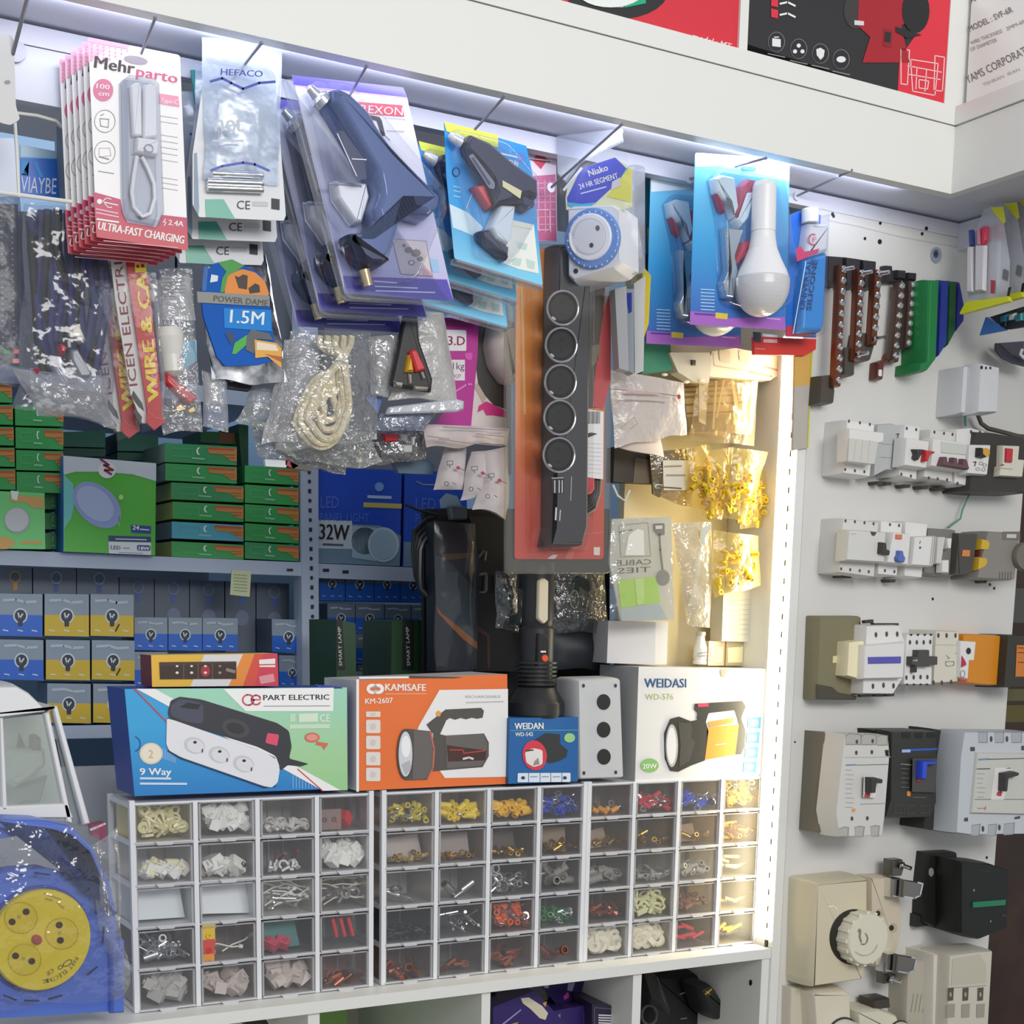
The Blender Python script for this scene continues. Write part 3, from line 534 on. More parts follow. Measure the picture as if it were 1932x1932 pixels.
# (interior colour, [(kind, colour, second colour, count, size, fill 0..1)])
SPEC=[[ # unit 1
 [('#b9b18a',[('cable_clip',CWH,None,16,1.0,1),('plastic_spacer',CRM,None,10,.8,1)]),('#b2b0ac',[('connector_block',WT,None,12,1.1,.9),('wire_sleeve',WT,None,10,1.0,.8)]),('#979390',[('cable_clip',GW,None,12,.9,.35),('wire_sleeve','#c8c6c2',None,5,1.1,.2)]),('#7a5e5e',[('socket_insert','#86706c',None,1,1.0,.6),('connector_block',RDc,None,2,1.4,.4)])],
 [('#a9a6a2',[('connector_block',WT,None,10,1.1,.5),('wire_sleeve',CWH,None,7,1.1,.6)]),('#a19d99',[('connector_block',WT,BKc,4,1.5,.5),('cable_clip',GW,None,6,1.0,.4)]),('#59595c',[('cable_clip',WT,None,5,.8,.3),('metal_pin','#7c2c34',None,3,1.0,.7)]),('#a59f9a',[('connector_block',WT,None,18,1.25,.75)])],
 [('#c3c8cc',[('folded_bag','#d3d9dd',None,2,1.6,.9)]),('#c3c8cc',[('folded_bag','#d6dbdf',None,2,1.6,.9)]),('#aaa7a1',[('cable_tie','#dcdcd6',None,10,1.0,.8),('metal_pin','steel',None,7,1.1,.6)]),('#77706a',[('cable_tie','#d9d2bd',None,8,1.0,.9),('ring_terminal','steel',None,4,1.0,.7)])],
 [('#6d6c6b',[('wire_sleeve','steel',None,22,1.15,.75),('metal_pin','chrome',None,5,1.0,.9)]),('#6a5f5b',[('connector_block','#e3c02b',None,1,1.5,.8),('connector_block','#d23a31',None,1,1.4,.45),('connector_block','#e8982b',None,1,1.3,.2),('cable_tie','#e6e2d8',None,2,1.0,.4)]),('#23343a',[('folded_bag','#1d6f6c',None,1,1.4,1),('connector_block','#c94a63',None,2,1.2,.3)]),('#47484a',[('shrink_tube','#c93343',None,3,.62,.9)])],
 [('#8e8c8a',[('connector_block','#b5b2ae',None,12,1.3,.8)]),('#877b78',[('connector_block','#bfb3ad',None,11,1.35,.7)]),('#8f8682',[('connector_block','#c4b8b1',None,14,1.3,.8)]),('#6b4b48',[('cable_lug','copper',None,4,.95,.3),('ring_terminal','copper',None,3,.9,.4)])]],
[ # unit 2
 [('#a5988e',[('crimp_terminal','#d9c84a','steel',20,1.0,.6)]),('#a09285',[('wire_sleeve',YL,None,20,1.0,.6),('crimp_terminal',YL,'steel',4,1,.3)]),('#5b4a3c',[('wire_sleeve',Y2,None,20,1.1,.55)]),('#4d5158',[('crimp_terminal',BLc,'steel',24,.95,.65)])],
 [('#9a8f88',[('folded_bag','#aba099',None,2,1.3,.8),('crimp_terminal','#b59a55','brass',6,.8,.25)]),('#83756d',[('folded_bag','#8d8078',None,1,1.3,.6),('crimp_terminal','brass',None,7,.8,.2)]),('#5a4d45',[('crimp_terminal','brass',None,7,.8,.25),('folded_bag','#4b4038',None,1,1.2,.5)]),('#4b3b26',[('crimp_terminal','brass',None,9,.85,.35),('folded_bag','#6b5027',None,2,1.3,.6)])],
 [('#857f7b',[('ring_terminal','steel',None,1,1.1,.6),('cable_lug','steel','steel',1,1.2,.2)]),('#807b77',[('cable_lug','steel',None,2,1.2,.25)]),('#4b4845',[('ring_terminal','steel',None,11,.85,.85),('cable_lug','steel',None,2,1.0,.2)]),('#5e5b55',[('cable_lug','#8f8c84',None,6,1.25,.85),('cable_tie','#e6e2d2',None,1,1,1)])],
 [('#1c2124',[('crimp_terminal','#15191c','#2c3236',14,1.0,.4),('metal_pin','chrome',None,3,.7,.15)]),('#43464a',[('metal_pin','steel',None,16,1.0,.7)]),('#6b4034',[('crimp_terminal',OG,'steel',26,1.05,.8)]),('#47504a',[('crimp_terminal',GRN,'chrome',16,1.05,.5)])],
 [('#553b36',[('cable_lug','copper',None,5,1.2,.35),('ring_terminal','copper',None,1,.9,.6)]),('#474243',[('cable_lug','copper',None,2,.9,.3)]),('#553f3a',[('cable_lug','copper',None,5,1.2,.7)]),('#4e3a35',[('cable_lug','copper',None,2,1.3,.35)])]],
[ # unit 3
 [('#6f5c55',[('crimp_terminal','#e39a2e','steel',4,1.0,.2)]),('#5d4f4c',[('crimp_terminal','#c9283f','steel',20,1.05,.5)]),('#6d5f50',[('crimp_terminal','#3152d0','steel',18,1.05,.5)]),('#c9a838',[('crimp_terminal','#ecc93a','steel',24,1.0,.95)])],
 [('#6b5a4d',[('crimp_terminal','brass',None,5,.85,.4),('folded_bag','#9a8775',None,1,1.0,.8)]),('#5a4529',[('crimp_terminal','brass',None,6,.95,.5),('ring_terminal','brass',None,1,1.1,.3)]),('#6e583e',[('crimp_terminal','brass',None,5,.9,.4),('folded_bag','#a58a68',None,1,1.0,.7)]),('#b58d2d',[('crimp_terminal','brass',None,8,1,.5),('folded_bag','#d8a92c',None,1,1,.5)])],
 [('#54524f',[('cable_lug','#8b8882',None,4,1.35,.6),('ring_terminal','steel',None,1,1,.8)]),('#77736b',[('wire_sleeve','#a8a69e',None,6,.9,.3),('metal_pin','steel',None,9,1,.6)]),('#8a8478',[('wire_sleeve','#b8b4a6',None,8,1.0,.5),('metal_pin','steel',None,6,1,.6)]),('#b5a678',[('shrink_tube','#b5b09c',None,5,.62,.7)])],
 [('#4b3a30',[('wire_sleeve','copper',None,8,1.1,.5),('metal_pin','chrome',None,4,.9,.4)]),('#6f6a50',[('cable_clip','#e4e3b2',None,16,1.15,.9)]),('#6a4c38',[('crimp_terminal','#8a5b3d','copper',10,1.1,.6)]),('#b5a475',[('shrink_tube','#b8ac8e',None,3,.62,.35)])],
 [('#8a8277',[('plastic_spacer','#e9e3d0',None,16,1.05,.85)]),('#9a917f',[('plastic_spacer','#ebe4cd',None,14,1.15,.9)]),('#4a3236',[('shrink_tube','#d8323f',None,5,.68,.7)]),('#7f6f3a',[('shrink_tube','#dcb62c',None,3,.66,.7),('shrink_tube','#55483c',None,3,.62,.3)])]]]
rnd=random.Random(11)
def lite(c): return '#'+''.join('%02x'%min(255,int(int(c[i:i+2],16)*1.12+34)) for i in (1,3,5))
for u in range(3):
    X0=UX[u]; cw=DW/4; t=T('small_parts_drawer_unit','white '+UN[u],'drawer unit',(X0+DW/2,.05,0))
    b=MB()
    for i in range(5):
        x=X0+i*cw; w=.0042 if i in (0,4) else .0036; x-= .0 if i==0 else (.006 if i==4 else .002); b.box((x-.0005,-.0015,.0002),(x+w+.002,.006,DH+(.0022 if i in (0,4) else -.0022)),FR)
    for j in range(6):
        z=j*DH/5; z=min(z,DH-.0024); b.box((X0+.005,.0005,max(z-.0012,.0003)),(X0+DW-.005,.107,z+.0012),FR)
    for x in (X0-.0005,X0+DW-.006):
        b.box((x,.100,.0003),(x+.006,.108,DH),FR)
        for j in range(6): z=min(j*DH/5,DH-.006); b.box((x+.0008,.006,max(.0003,z-.002)),(x+.0045,.101,z+.0045),FR)
    b.build('frame',t)
    for r in range(5):
        for c in range(4):
            col,items=SPEC[u][r][c]
            x0=X0+c*cw+.0052; x1=X0+(c+1)*cw-(.0036 if c<3 else .0066); z0=DH-(r+1)*DH/5+.0020; z1=DH-r*DH/5-.0034; y0=.0012; y1=.085
            col=lite(col); IN=CL('#ffffff',.5,.03,.3,0,60,col); IB=M(col,.6); b=MB()
            b.add([(x0,y0,z0),(x1,y0,z0),(x1,y0,z1),(x0,y0,z1)],[(0,1,2,3)],WIN)
            tt=.0016
            for lo,hi in (((x0,y0-.0014,z0),(x0+tt*1.6,y0+.002,z1)),((x1-tt*1.6,y0-.0014,z0),(x1,y0+.002,z1)),((x0,y0-.0014,z1-tt),(x1,y0+.002,z1)),((x0,y0-.0014,z0),(x1,y0+.002,z0+tt))): b.box(lo,hi,RIM)
            b.add([(x0,y0,z0+.0004),(x1,y0,z0+.0004),(x1,y1,z0+.0004),(x0,y1,z0+.0004)],[(0,1,2,3)],IN)
            b.add([(x0,y1,z0),(x1,y1,z0),(x1,y1,z1),(x0,y1,z1)],[(0,1,2,3)],IB)
            for x in (x0,x1): b.add([(x,y0,z0),(x,y1,z0),(x,y1,z1),(x,y0,z1)],[(0,1,2,3)],IN)
            for k in (.33,.62): xx=x0+(x1-x0)*(k+.2); b.box((xx,y1-.004,z0+.001),(xx+.002,y1-.001,z1-.004),RIM)
            d=b.build('drawer',t,smooth=0)
            b=MB(); zz=z0-.0008; b.box((x0,y0-.0045,zz),(x1,y0-.0012,zz+.0022),LIP)
            xm=(x0+x1)/2; b.prism([V((xm-.013,y0-.0075,zz+.0026)),V((xm+.013,y0-.0075,zz+.0026)),V((xm+.009,y0-.0075,zz-.0022)),V((xm-.009,y0-.0075,zz-.0022))],V((0,.0055,0)),LIP)
            b.build('pull_tab',d,smooth=0)
            # contents
            for (kd,c1,c2,n,sz,fill) in items:
                fill=min(1,fill*1.18); sz*=(1.36 if kd in('crimp_terminal','wire_sleeve','cable_clip','plastic_spacer','ring_terminal','connector_block') else 1.15)
                me=piece(kd,c1,c2); hh=(z1-z0-.006)*fill; wd=x1-x0-.012; cn=cname(c1)
                nm=kd.replace('_',' '); nm=nm if kd!='folded_bag' else 'folded paper bag'
                lab=f'{cn} {nm} in the {RN[r]} row {CN[c]} column drawer of {UL[u]}'; grp=f'{cn} {nm} lot, {RN[r]} row {CN[c]} column of {UL[u]}'
                L=.72*{'shrink_tube':.02,'cable_lug':.014,'metal_pin':.011,'cable_tie':.02,'folded_bag':.018,'socket_insert':.016}.get(kd,.008)*sz
                per=max(1,int(wd/(1.6*max(L,.006)))); 
                for i in range(n):
                    lay=i//per; k=i%per; nl=max(1,-(-n//per)); x=x0+.009+.8*min(L,wd/2)+(wd+.003-1.5*min(L,wd/2))*((k+.5+.5*rnd.uniform(-.8,.8))/per if per>1 else rnd.uniform(.2,.8))
                    f=(lay+.5)/nl; z=z0+.005+.004*sz+max(0,hh-.008*sz)*f*rnd.uniform(.85,1.1)*(1-.35*abs((x-(x0+x1)/2)/wd)*(1 if fill<.9 else 0)); y=.0045+.0055*sz+f*.010+rnd.uniform(0,.006)
                    z=min(z,z1-.0045*sz-.002); z=max(z,z0+.0035*sz)
                    o=bpy.data.objects.new(kd,me); COL.objects.link(o); o.scale=(sz,)*3
                    if kd=='folded_bag': o.location=(x0+wd/2+.006+rnd.uniform(-.006,.006),.03+.012*i,z0+.004+.0125*sz); o.rotation_euler=(-.25,rnd.uniform(-.12,.12),rnd.uniform(-.2,.2))
                    elif kd in ('shrink_tube','cable_tie'):
                        o.location=(x,y+.01,z)
                        o.rotation_euler=((0,math.radians(80+rnd.uniform(-6,6)),rnd.uniform(-.3,.3)) if (u==0 and kd=='shrink_tube') else (0,rnd.uniform(-.45,.45),rnd.uniform(-.35,.35)))
                        if u==0 and kd=='shrink_tube': o.location=(x0+wd*(.45+.2*i),.014,(z0+z1)/2+.004)
                    elif kd=='socket_insert': o.location=(x0+wd*.3,.016,z0+.014*sz)
                    else:
                        o.location=(x,y,z); o.rotation_euler=(rnd.uniform(-1.2,1.2)+(1.3 if kd in('ring_terminal','plastic_spacer') else 0),rnd.uniform(-.7,.7),rnd.uniform(-3.1,3.1) if kd not in('ring_terminal','plastic_spacer') else rnd.uniform(-.6,.6))
                        if c1 in('#e3c02b','#d23a31','#e8982b'): o.location=(x0+.011,.010,z0+(z1-z0)*fill-.004); o.rotation_euler=(0,1.57,0)
                    tag(o,lab,CATN[kd],grp)
# ---------------------------------------------------------------- metal rack in the aisle behind
RY0=.50; k4=(0,720,3.116); k5=(560,860,3.116)
RK=M('#a9b7cc',.45)
t=T('slotted_metal_rack','pale blue grey slotted steel rack behind the counter, loaded with lamp boxes','rack',(.4,.6,.28))
pl=PY(.494)
a=pl.at((568,860)); c=pl.at((601,1310)); zt=1.25
b=MB(); b.box((a.x,.494,-.9),(pl.at((601,1000)).x,.4965,zt),RK); b.box((a.x,.4965,-.9),(a.x+.0025,.53,zt),RK); up_=b.build('upright_post',t)
b=MB(); pp=PY(.494)
for i in range(24):
    y=872+i*18.2; x=583+(y-870)*.0225
    b.art(pp,Q(f'{x-3},{y-4} {x+3},{y-4} {x+3},{y+4} {x-3},{y+4}') if i%2 else el(x,y,3.2,4,10),M('#1f2530'),.0005)
b.build('slot_row',up_)
def zpx(x,y,Y=.5): return PY(Y).at((x,y)).z
for n,(x,y0,y1) in enumerate(((300,1050,1077),(300,1366,1390),(450,735,765))):
    z1,z0=zpx(x,y0),zpx(x,y1); b=MB(); b.box((-.45,.497,z0),(a.x+.0005,.4995,z1),RK); b.box((-.45,.4995,z1-.004),(a.x+.002,.98,z1-.0015),RK); b.box((-.45,.978,z0),(a.x,.98,z1-.004),RK)
    if n==0:
        for q in ('541,1073 553,1073 553,1078 541,1078',): b.art(PY(.497),Q(q),M('#20242c'),.0005)
    b.build('shelf_tray',t)
z1,z0=zpx(690,1067),zpx(690,1094); ZR=z1
b=MB(); x1r=pl.at((601,1080)).x; b.box((x1r,.497,z0),(1.15,.4995,z1),RK); b.box((x1r,.4995,z1-.004),(1.15,.98,z1-.0015),RK)
for q in ('609,1073 621,1073 621,1079 609,1079','646,1076 658,1076 658,1082 646,1082'): b.art(PY(.497),Q(q),M('#20242c'),.0005)
b.build('shelf_tray',t)
b=MB(); z1=zpx(690,1268); b.box((x1r,.497,z1-.03),(1.15,.98,z1),RK); b.build('shelf_tray',t)
b=MB(); b.box((1.10,.497,-.9),(1.15,.53,zt),RK); b.build('upright_post',t)
ZA=zpx(300,1050)+.0006; ZB=zpx(300,1366)+.0006
def slip(v,z): return V((v.x,v.y,max(v.z,z)))
FLZ=ZA
# price tag
b=MB(); b.slab(PY(.496),Q('437,1075 474,1078 471,1126 434,1122'),.0006,M('#c3cba4',.6),h=.001)
for y in range(1084,1120,6): b.line(PY(.496),Q(f'441,{y} 466,{y+2}'),1.3,M('#7f8a62'),.0014)
one(b,'shelf_price_tag','pale green handwritten tag hanging from the rack shelf above the bulb boxes','tag')
GR1=M('#2f9c4e',.42); GR2=M('#2c8f55',.42); ORG=M('#c0823f',.5); CY=M('#4aa5bf',.45); YS=M('#b9c24b',.5)
def lampbox(q,col,label,group,Y=RY0,d=.16,side=None,style=0,cat='box',name='led_lamp_carton'):
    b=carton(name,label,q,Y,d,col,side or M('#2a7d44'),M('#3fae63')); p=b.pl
    (x0,y0),(x1,y1),(x2,y2),(x3,y3)=q; W_=x1-x0; H_=y3-y0
    f=lambda u,v:(x0+W_*u+(x3-x0)*v, y0+(y1-y0)*u+(y3-y0)*v)
    b.art(p,[f(.58,.1),f(1,.1),f(1,.78),f(.92,.78),f(.8,.45),f(.62,.42)],ORG,.0005)
    b.line(p,[f(.6,.16),f(.97,.16)],H_*.09,M('#c04a2f'),.0008); b.line(p,[f(.82,.45),f(.97,.45)],H_*.04,M('#8d5a2a'),.0008); b.line(p,[f(.86,.6),f(.97,.6)],H_*.04,M('#8d5a2a'),.0008)
    w=M('#e6efe6'); cxy=f(.475,.34); mo=[]
    for i in range(9): an=math.radians(60+i*26); mo.append((cxy[0]+W_*.035*math.cos(an),cxy[1]-H_*.2*math.sin(an)))
    for i in range(8,-1,-1): an=math.radians(60+i*26); mo.append((cxy[0]+W_*.018+W_*.03*math.cos(an),cxy[1]-H_*.17*math.sin(an)))
    b.art(p,mo,w,.0008)
    b.line(p,[f(.38,.72),f(.55,.74)],H_*.06,M('#9fd3ae'),.0008); b.line(p,rr([f(.1,.25),f(.38,.25),f(.38,.65),f(.1,.65)],.3,3),H_*.03,M('#56b476'),.0006,closed=True)
    fin(b)
G='slim green LED lamp cartons stacked on the rack'
# column beside the big green carton
ys=[(360,472),(480,580),(592,690),(705,805),(822,920),(938,1030)]
for i,(y0,y1) in enumerate(ys):
    xr=1392 if i<2 else 1432; xl=[968,972,1008,1015,1010,1010][i]
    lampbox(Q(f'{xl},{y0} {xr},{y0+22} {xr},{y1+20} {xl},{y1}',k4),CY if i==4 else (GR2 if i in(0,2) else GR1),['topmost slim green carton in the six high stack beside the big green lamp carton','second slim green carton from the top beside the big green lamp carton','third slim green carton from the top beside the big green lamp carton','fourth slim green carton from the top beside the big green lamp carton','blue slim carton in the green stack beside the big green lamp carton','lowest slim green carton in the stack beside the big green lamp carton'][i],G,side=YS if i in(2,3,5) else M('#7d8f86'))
b=carton('led_lamp_carton','dim green carton set back on top of the six high stack',Q('1180,290 1395,302 1395,372 1180,355',k4),.6,.1,M('#2c6b41'),group=G); b.art(b.pl,Q('1290,300 1390,303 1390,365 1290,360',k4),M('#8a5a33')); fin(b)
ys=[(500,602),(612,722),(728,832),(840,945),(950,1050)]
for i,(y0,y1) in enumerate(ys):
    lampbox(Q(f'1440,{y0-8} 1756,{y0+13} 1756,{y1+7} 1440,{y1-10}',k4),GR1 if i<4 else GR2,['top','second','third','fourth','lowest'][i]+' slim green carton in the stack against the slotted rack post',G)
b=carton('led_lamp_carton','dim green carton turned end on between the two green stacks',Q('1400,250 1460,255 1460,600 1430,600',k4),.58,.1,M('#1d5a38'),group=G); fin(b)
ys=[(135,260),(268,395),(402,522),(530,652)]
for i,(y0,y1) in enumerate(ys): lampbox(Q(f'{88+i*3},{y0} 372,{y0+8} 372,{y1+4} {90+i*3},{y1-3}',k4),GR1,['top','second','third','lowest'][i]+' green carton in the four high stack below the black cable bag',G)
ys=[(660,750),(772,868),(890,985)]
for i,(y0,y1) in enumerate(ys): lampbox(Q(f'255,{y0} 378,{y0+8} 378,{y1} 255,{y1}',k4),GR1,['upper','middle','bottom'][i]+' green carton half hidden behind the square downlight carton',G,Y=.53)
ys=[(10,128),(135,258),(265,380),(388,505),(512,640)]
for i,(y0,y1) in enumerate(ys): lampbox(Q(f'-190,{y0} {70+i*5},{y0} {72+i*5},{y1-4} -190,{y1-12}',k4),GR1,['top','second','third','fourth','fifth'][i]+' green carton in the stack at the picture edge, above the square downlight carton',G)
# square downlight carton and big carton
b=carton('downlight_carton','square light green carton with a round white downlight picture, low on the green shelf',Q('-80,640 262,655 266,985 -80,985',k4),.485,.07,M('#6fcf78',.42),M('#57a85e')); p=b.pl
b.art(p,Q('60,665 258,680 258,745 190,740 150,710 60,705',k4),M('#d0a45f'),.0005); b.art(p,Q('-60,900 60,920 95,955 40,985 -60,985',k4),M('#d0a45f'),.0005); b.art(p,el(100,815,76,76,26,k=k4),M('#9fb0a8'),.0008); b.art(p,el(98,812,70,70,26,k=k4),M('#c6cbd0'),.0011); b.line(p,Q('130,945 240,945',k4),6,M('#d0a45f'),.0005); b.art(p,Q('62,640 110,645 100,700 70,690',k4),M('#e8efe6'),.0007); fin(b)
b=carton('panel_light_carton','big glossy green carton with a round panel light picture, taller than the stacks around it',Q('372,435 918,480 912,1022 376,1000',k4),.478,.06,M('#46b02c',.38),M('#2f6fb0'),M('#b9c6d0')); p=b.pl
b.art(p,Q('372,435 918,480 918,585 780,545 600,530 440,530 374,548',k4),M('#c9d2da'),.0005)
b.art(p,Q('374,548 430,600 440,700 420,800 380,860 376,1000 374,1000',k4),M('#6ec3c0'),.0005)
b.art(p,el(570,725,165,110,28,k=k4,rot=42),M('#8fa0d2'),.0008); b.art(p,el(560,718,128,84,28,k=k4,rot=42),M('#a9b9dd'),.0011)
b.art(p,el(630,520,52,48,18,k=k4),M('#e3e3e8'),.0008); b.line(p,Q('590,455 640,490 610,490 665,520 615,520 655,545',k4),4,M('#7c2336'),.0011)
b.art(p,Q('770,842 888,850 886,895 772,888',k4),M('#1f3f8f'),.0008); b.text(p,'24',(250,999),(262,1000),8,WHTP,.0012,bold=.02); b.line(p,Q('825,868 875,872',k4),2.4,M('#c9d6ef'),.0012)
b.art(p,Q('638,905 888,912 888,945 638,938',k4),M('#24406f'),.0008); b.line(p,Q('680,925 860,930',k4),2,M('#c7d3e6'),.0012); b.art(p,Q('638,940 888,946 888,1020 640,1010',k4),M('#d3dcdf'),.0008)
b.text(p,'LED',(209,1036),(227,1037),7,M('#33508a'),.0012,bold=.015); b.art(p,rr(Q('805,960 885,963 885,995 806,992',k4),.3,2),M('#2b4a86'),.0012); b.text(p,'18W',(262,1037),(282,1038),6,WHTP,.0016,bold=.02); b.line(p,Q('725,978 760,980',k4),2.4,M('#8a98b5'),.0012); b.line(p,Q('700,1005 840,1010',k4),1.6,M('#8a98b5'),.0012)
b.art(p,el(712,680,14,16,10,k=k4),M('#b8e08a'),.0008); b.line(p,Q('698,775 700,850',k4),1.5,M('#a7d97b'),.0008)
fin(b)
for i,q in enumerate(('370,295 622,290 618,388 372,382','690,300 930,318 930,410 690,408','375,390 622,395 620,440 378,440','690,415 870,420 870,465 690,460')):
    b=carton('led_lamp_carton',['dark green carton up behind the big panel light carton, beside the black bag','dark green carton behind the big panel light carton, under the red tape bag','lower dark green carton behind the big panel light carton, beside the dark gap','lower dark green carton behind the top corner of the big panel light carton'][i],Q(q,k4),.62,.12,M('#39806a' if i<2 else '#2f6c58'),M('#2b4f44'),group='dark green cartons at the back of the shelf'); fin(b)
# upper shelf cartons hidden by bags
FLZ=ZR+.0006
FLZ=zpx(450,735)+.0006
for i,(x0,x1,y0) in enumerate(((-60,150,395),(160,330,380),(335,470,400),(475,560,390))):
    b=carton('storage_carton',['dark grey carton behind the navy cable bag on the upper rack shelf','dark grey carton behind the wire bags on the upper rack shelf','dark carton behind the blue foil bag on the upper rack shelf','narrow dark carton behind the rope bag on the upper rack shelf'][i],[(x0,y0),(x1,y0+8),(x1,745),(x0,735)],.54,.2,M('#50545e',.6),M('#3d4048'),M('#666a74'),group='dark cartons on the upper rack shelf'); fin(b)
FLZ=ZR+.0006
# blue LED panel cartons
BL=M('#1149c0',.4); BG=M('#6f8aa0',.45)
b=carton('led_panel_carton','blue carton with the number 32W and a round lamp, against the slotted post',Q('55,65 618,85 605,648 55,627',k5),.503,.055,BL,M('#0f3b96')); p=b.pl
b.art(p,Q('55,379 325,385 325,402 490,410 612,470 605,648 55,627',k5),BG,.0005); b.art(p,Q('55,374 325,382 325,548 55,542',k5),M('#c3cfda'),.0008)
b.text(p,'32W',(560+132/3.116,860+490/3.116),(560+305/3.116,860+496/3.116),29,INK,.0012,bold=.02); b.line(p,Q('155,520 270,525',k5),4,M('#4b5b6b'),.0012)
b.text(p,'LED',(560+140/3.116,860+305/3.116),(560+245/3.116,860+307/3.116),22,M('#4b74cf'),.0008); b.text(p,'PANEL LIGHT',(560+135/3.116,860+385/3.116),(560+425/3.116,860+388/3.116),16,M('#4b74cf'),.0008)
b.art(p,el(485,182,27,27,14,k=k5),M('#6fa0dd'),.0008); b.line(p,Q('420,240 552,245',k5),5.5,M('#a9c6ea'),.0008); b.line(p,Q('400,288 608,296',k5),9,M('#c6b560'),.0008)
b.art(p,el(400,500,80,80,20,k=k5),M('#9ab6cb'),.0009); b.art(p,Q('325,410 500,425 470,620 325,598',k5),M('#9ab6cb'),.0009); b.art(p,el(510,522,92,102,26,k=k5),M('#b5cbdb'),.0013); b.art(p,el(508,522,78,88,26,k=k5),M('#9cb7cb'),.0017); fin(b)
b=carton('led_panel_carton','second blue panel lamp carton beside the one marked 32W, behind the black cables',Q('635,90 1000,105 1000,660 625,650',k5),.503,.055,BL,M('#0f3b96')); p=b.pl
b.art(p,Q('630,505 1000,520 1000,660 625,650',k5),BG,.0005); b.text(p,'LED',(560+698/3.116,860+315/3.116),(560+815/3.116,860+318/3.116),22,M('#4b74cf'),.0008); b.text(p,'PANEL',(560+698/3.116,860+392/3.116),(560+840/3.116,860+395/3.116),16,M('#4b74cf'),.0008); b.line(p,Q('705,150 740,168 820,170',k5),2,M('#8fa0b0'),.0008); fin(b)
FLZ=-9
b=carton('storage_carton','wide grey carton on top of the blue 32W carton, behind the video cable bag',[(612,600),(965,615),(965,895),(612,882)],.56,.2,M('#6a6d74',.6),M('#4a4c52'),M('#7a7d84')); fin(b)
# bulb cartons
SLV=M('#8796a6',.4); BB=M('#1c5fc4',.42); YB=M('#c8ab2c',.45)
BL8='boxes of bulbs on the rack'
def bulbbox(q,low,label,Y=RY0,d=.075,dim=0,txt='20'):
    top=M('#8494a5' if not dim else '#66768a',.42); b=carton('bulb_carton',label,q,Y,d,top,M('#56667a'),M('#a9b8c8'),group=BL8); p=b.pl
    (x0,y0),(x1,y1),(x2,y2),(x3,y3)=q; f=lambda u,v:(x0+(x1-x0)*u+(x3-x0)*v,y0+(y1-y0)*u+(y3-y0)*v)
    b.art(p,[f(0,.5),f(1,.5),f(1,1),f(0,1)],low,.0005); s=abs(x1-x0)
    b.line(p,[f(.12,.16),f(.4,.14),f(.6,.2),f(.85,.18)],s*.06,M('#aab8c6'),.0008)
    c=f(.5,.52); b.art(p,el(c[0],c[1],s*.165,s*.175,18),M('#c6d0da'),.0008); b.art(p,el(c[0],c[1],s*.13,s*.14,18),M('#2a3440'),.0011); b.art(p,Q(f'{c[0]-s*.06},{c[1]+s*.1} {c[0]+s*.06},{c[1]+s*.1} {c[0]+s*.045},{c[1]+s*.24} {c[0]-s*.045},{c[1]+s*.24}'),M('#2a3440'),.0010)
    b.line(p,[(c[0]-s*.05,c[1]-s*.06),(c[0]-s*.02,c[1]+s*.06),(c[0]+s*.05,c[1]-s*.04)],s*.035,M('#c6d0da'),.0014)
    for u in (.15,.48,.8): b.line(p,[f(u-.04,.86),f(u+.07,.88)],s*.025,M('#c9d6e6'),.0008)
    if low is YB and label.startswith(('third','last')): b.line(p,[f(.66,.72),f(.58,.88)],s*.04,M('#33331f'),.0009)
    fin(b)
rows=[(1245,1500,('upper')),(1515,1757,('middle')),(1772,2010,('bottom'))]
for r,(y0,y1,nm) in enumerate(rows):
    for c,(x0,x1) in enumerate(((-10,250),(262,523),(532,786))):
        if r==2 and c==0: continue
        bulbbox(Q(f'{x0+r*8},{y0+c*2} {x1+r*5},{y0+4+c*2} {x1+r*6},{y1+c} {x0+r*8},{y1-6}',k4),BB if c==0 else YB,('third ' if c==2 else '')+['blue','yellow','yellow'][c]+f' bulb carton in the {nm} row, '+['at the picture edge','next to the blue','with dark stroke'][c]+[', under the green shelf','',', over the rack tray'][r])
for i,(x0,x1) in enumerate(((790,985),(990,1188),(1192,1398))):
    bulbbox(Q(f'{x0},{1385+i*2} {x1},{1387+i*2} {x1},{1582+i} {x0},{1578+i}',k4),BB,['first','middle','last'][i]+' of three small blue bulb cartons above the yellow screwdriver carton',Y=.52)
bulbbox(Q('1598,1395 1795,1402 1797,1600 1600,1590',k4),BB,'lone small blue bulb carton against the slotted post, above another one',Y=.52)
bulbbox(Q('1640,1608 1795,1612 1797,1800 1642,1800',k4),BB,'small blue bulb carton low against the slotted post beside the yellow carton',Y=.52)
bulbbox(Q('790,1588 985,1590 985,1800 790,1800',k4),BB,'blue bulb carton mostly hidden behind the yellow screwdriver carton, beside the yellow bulb boxes',Y=.52)
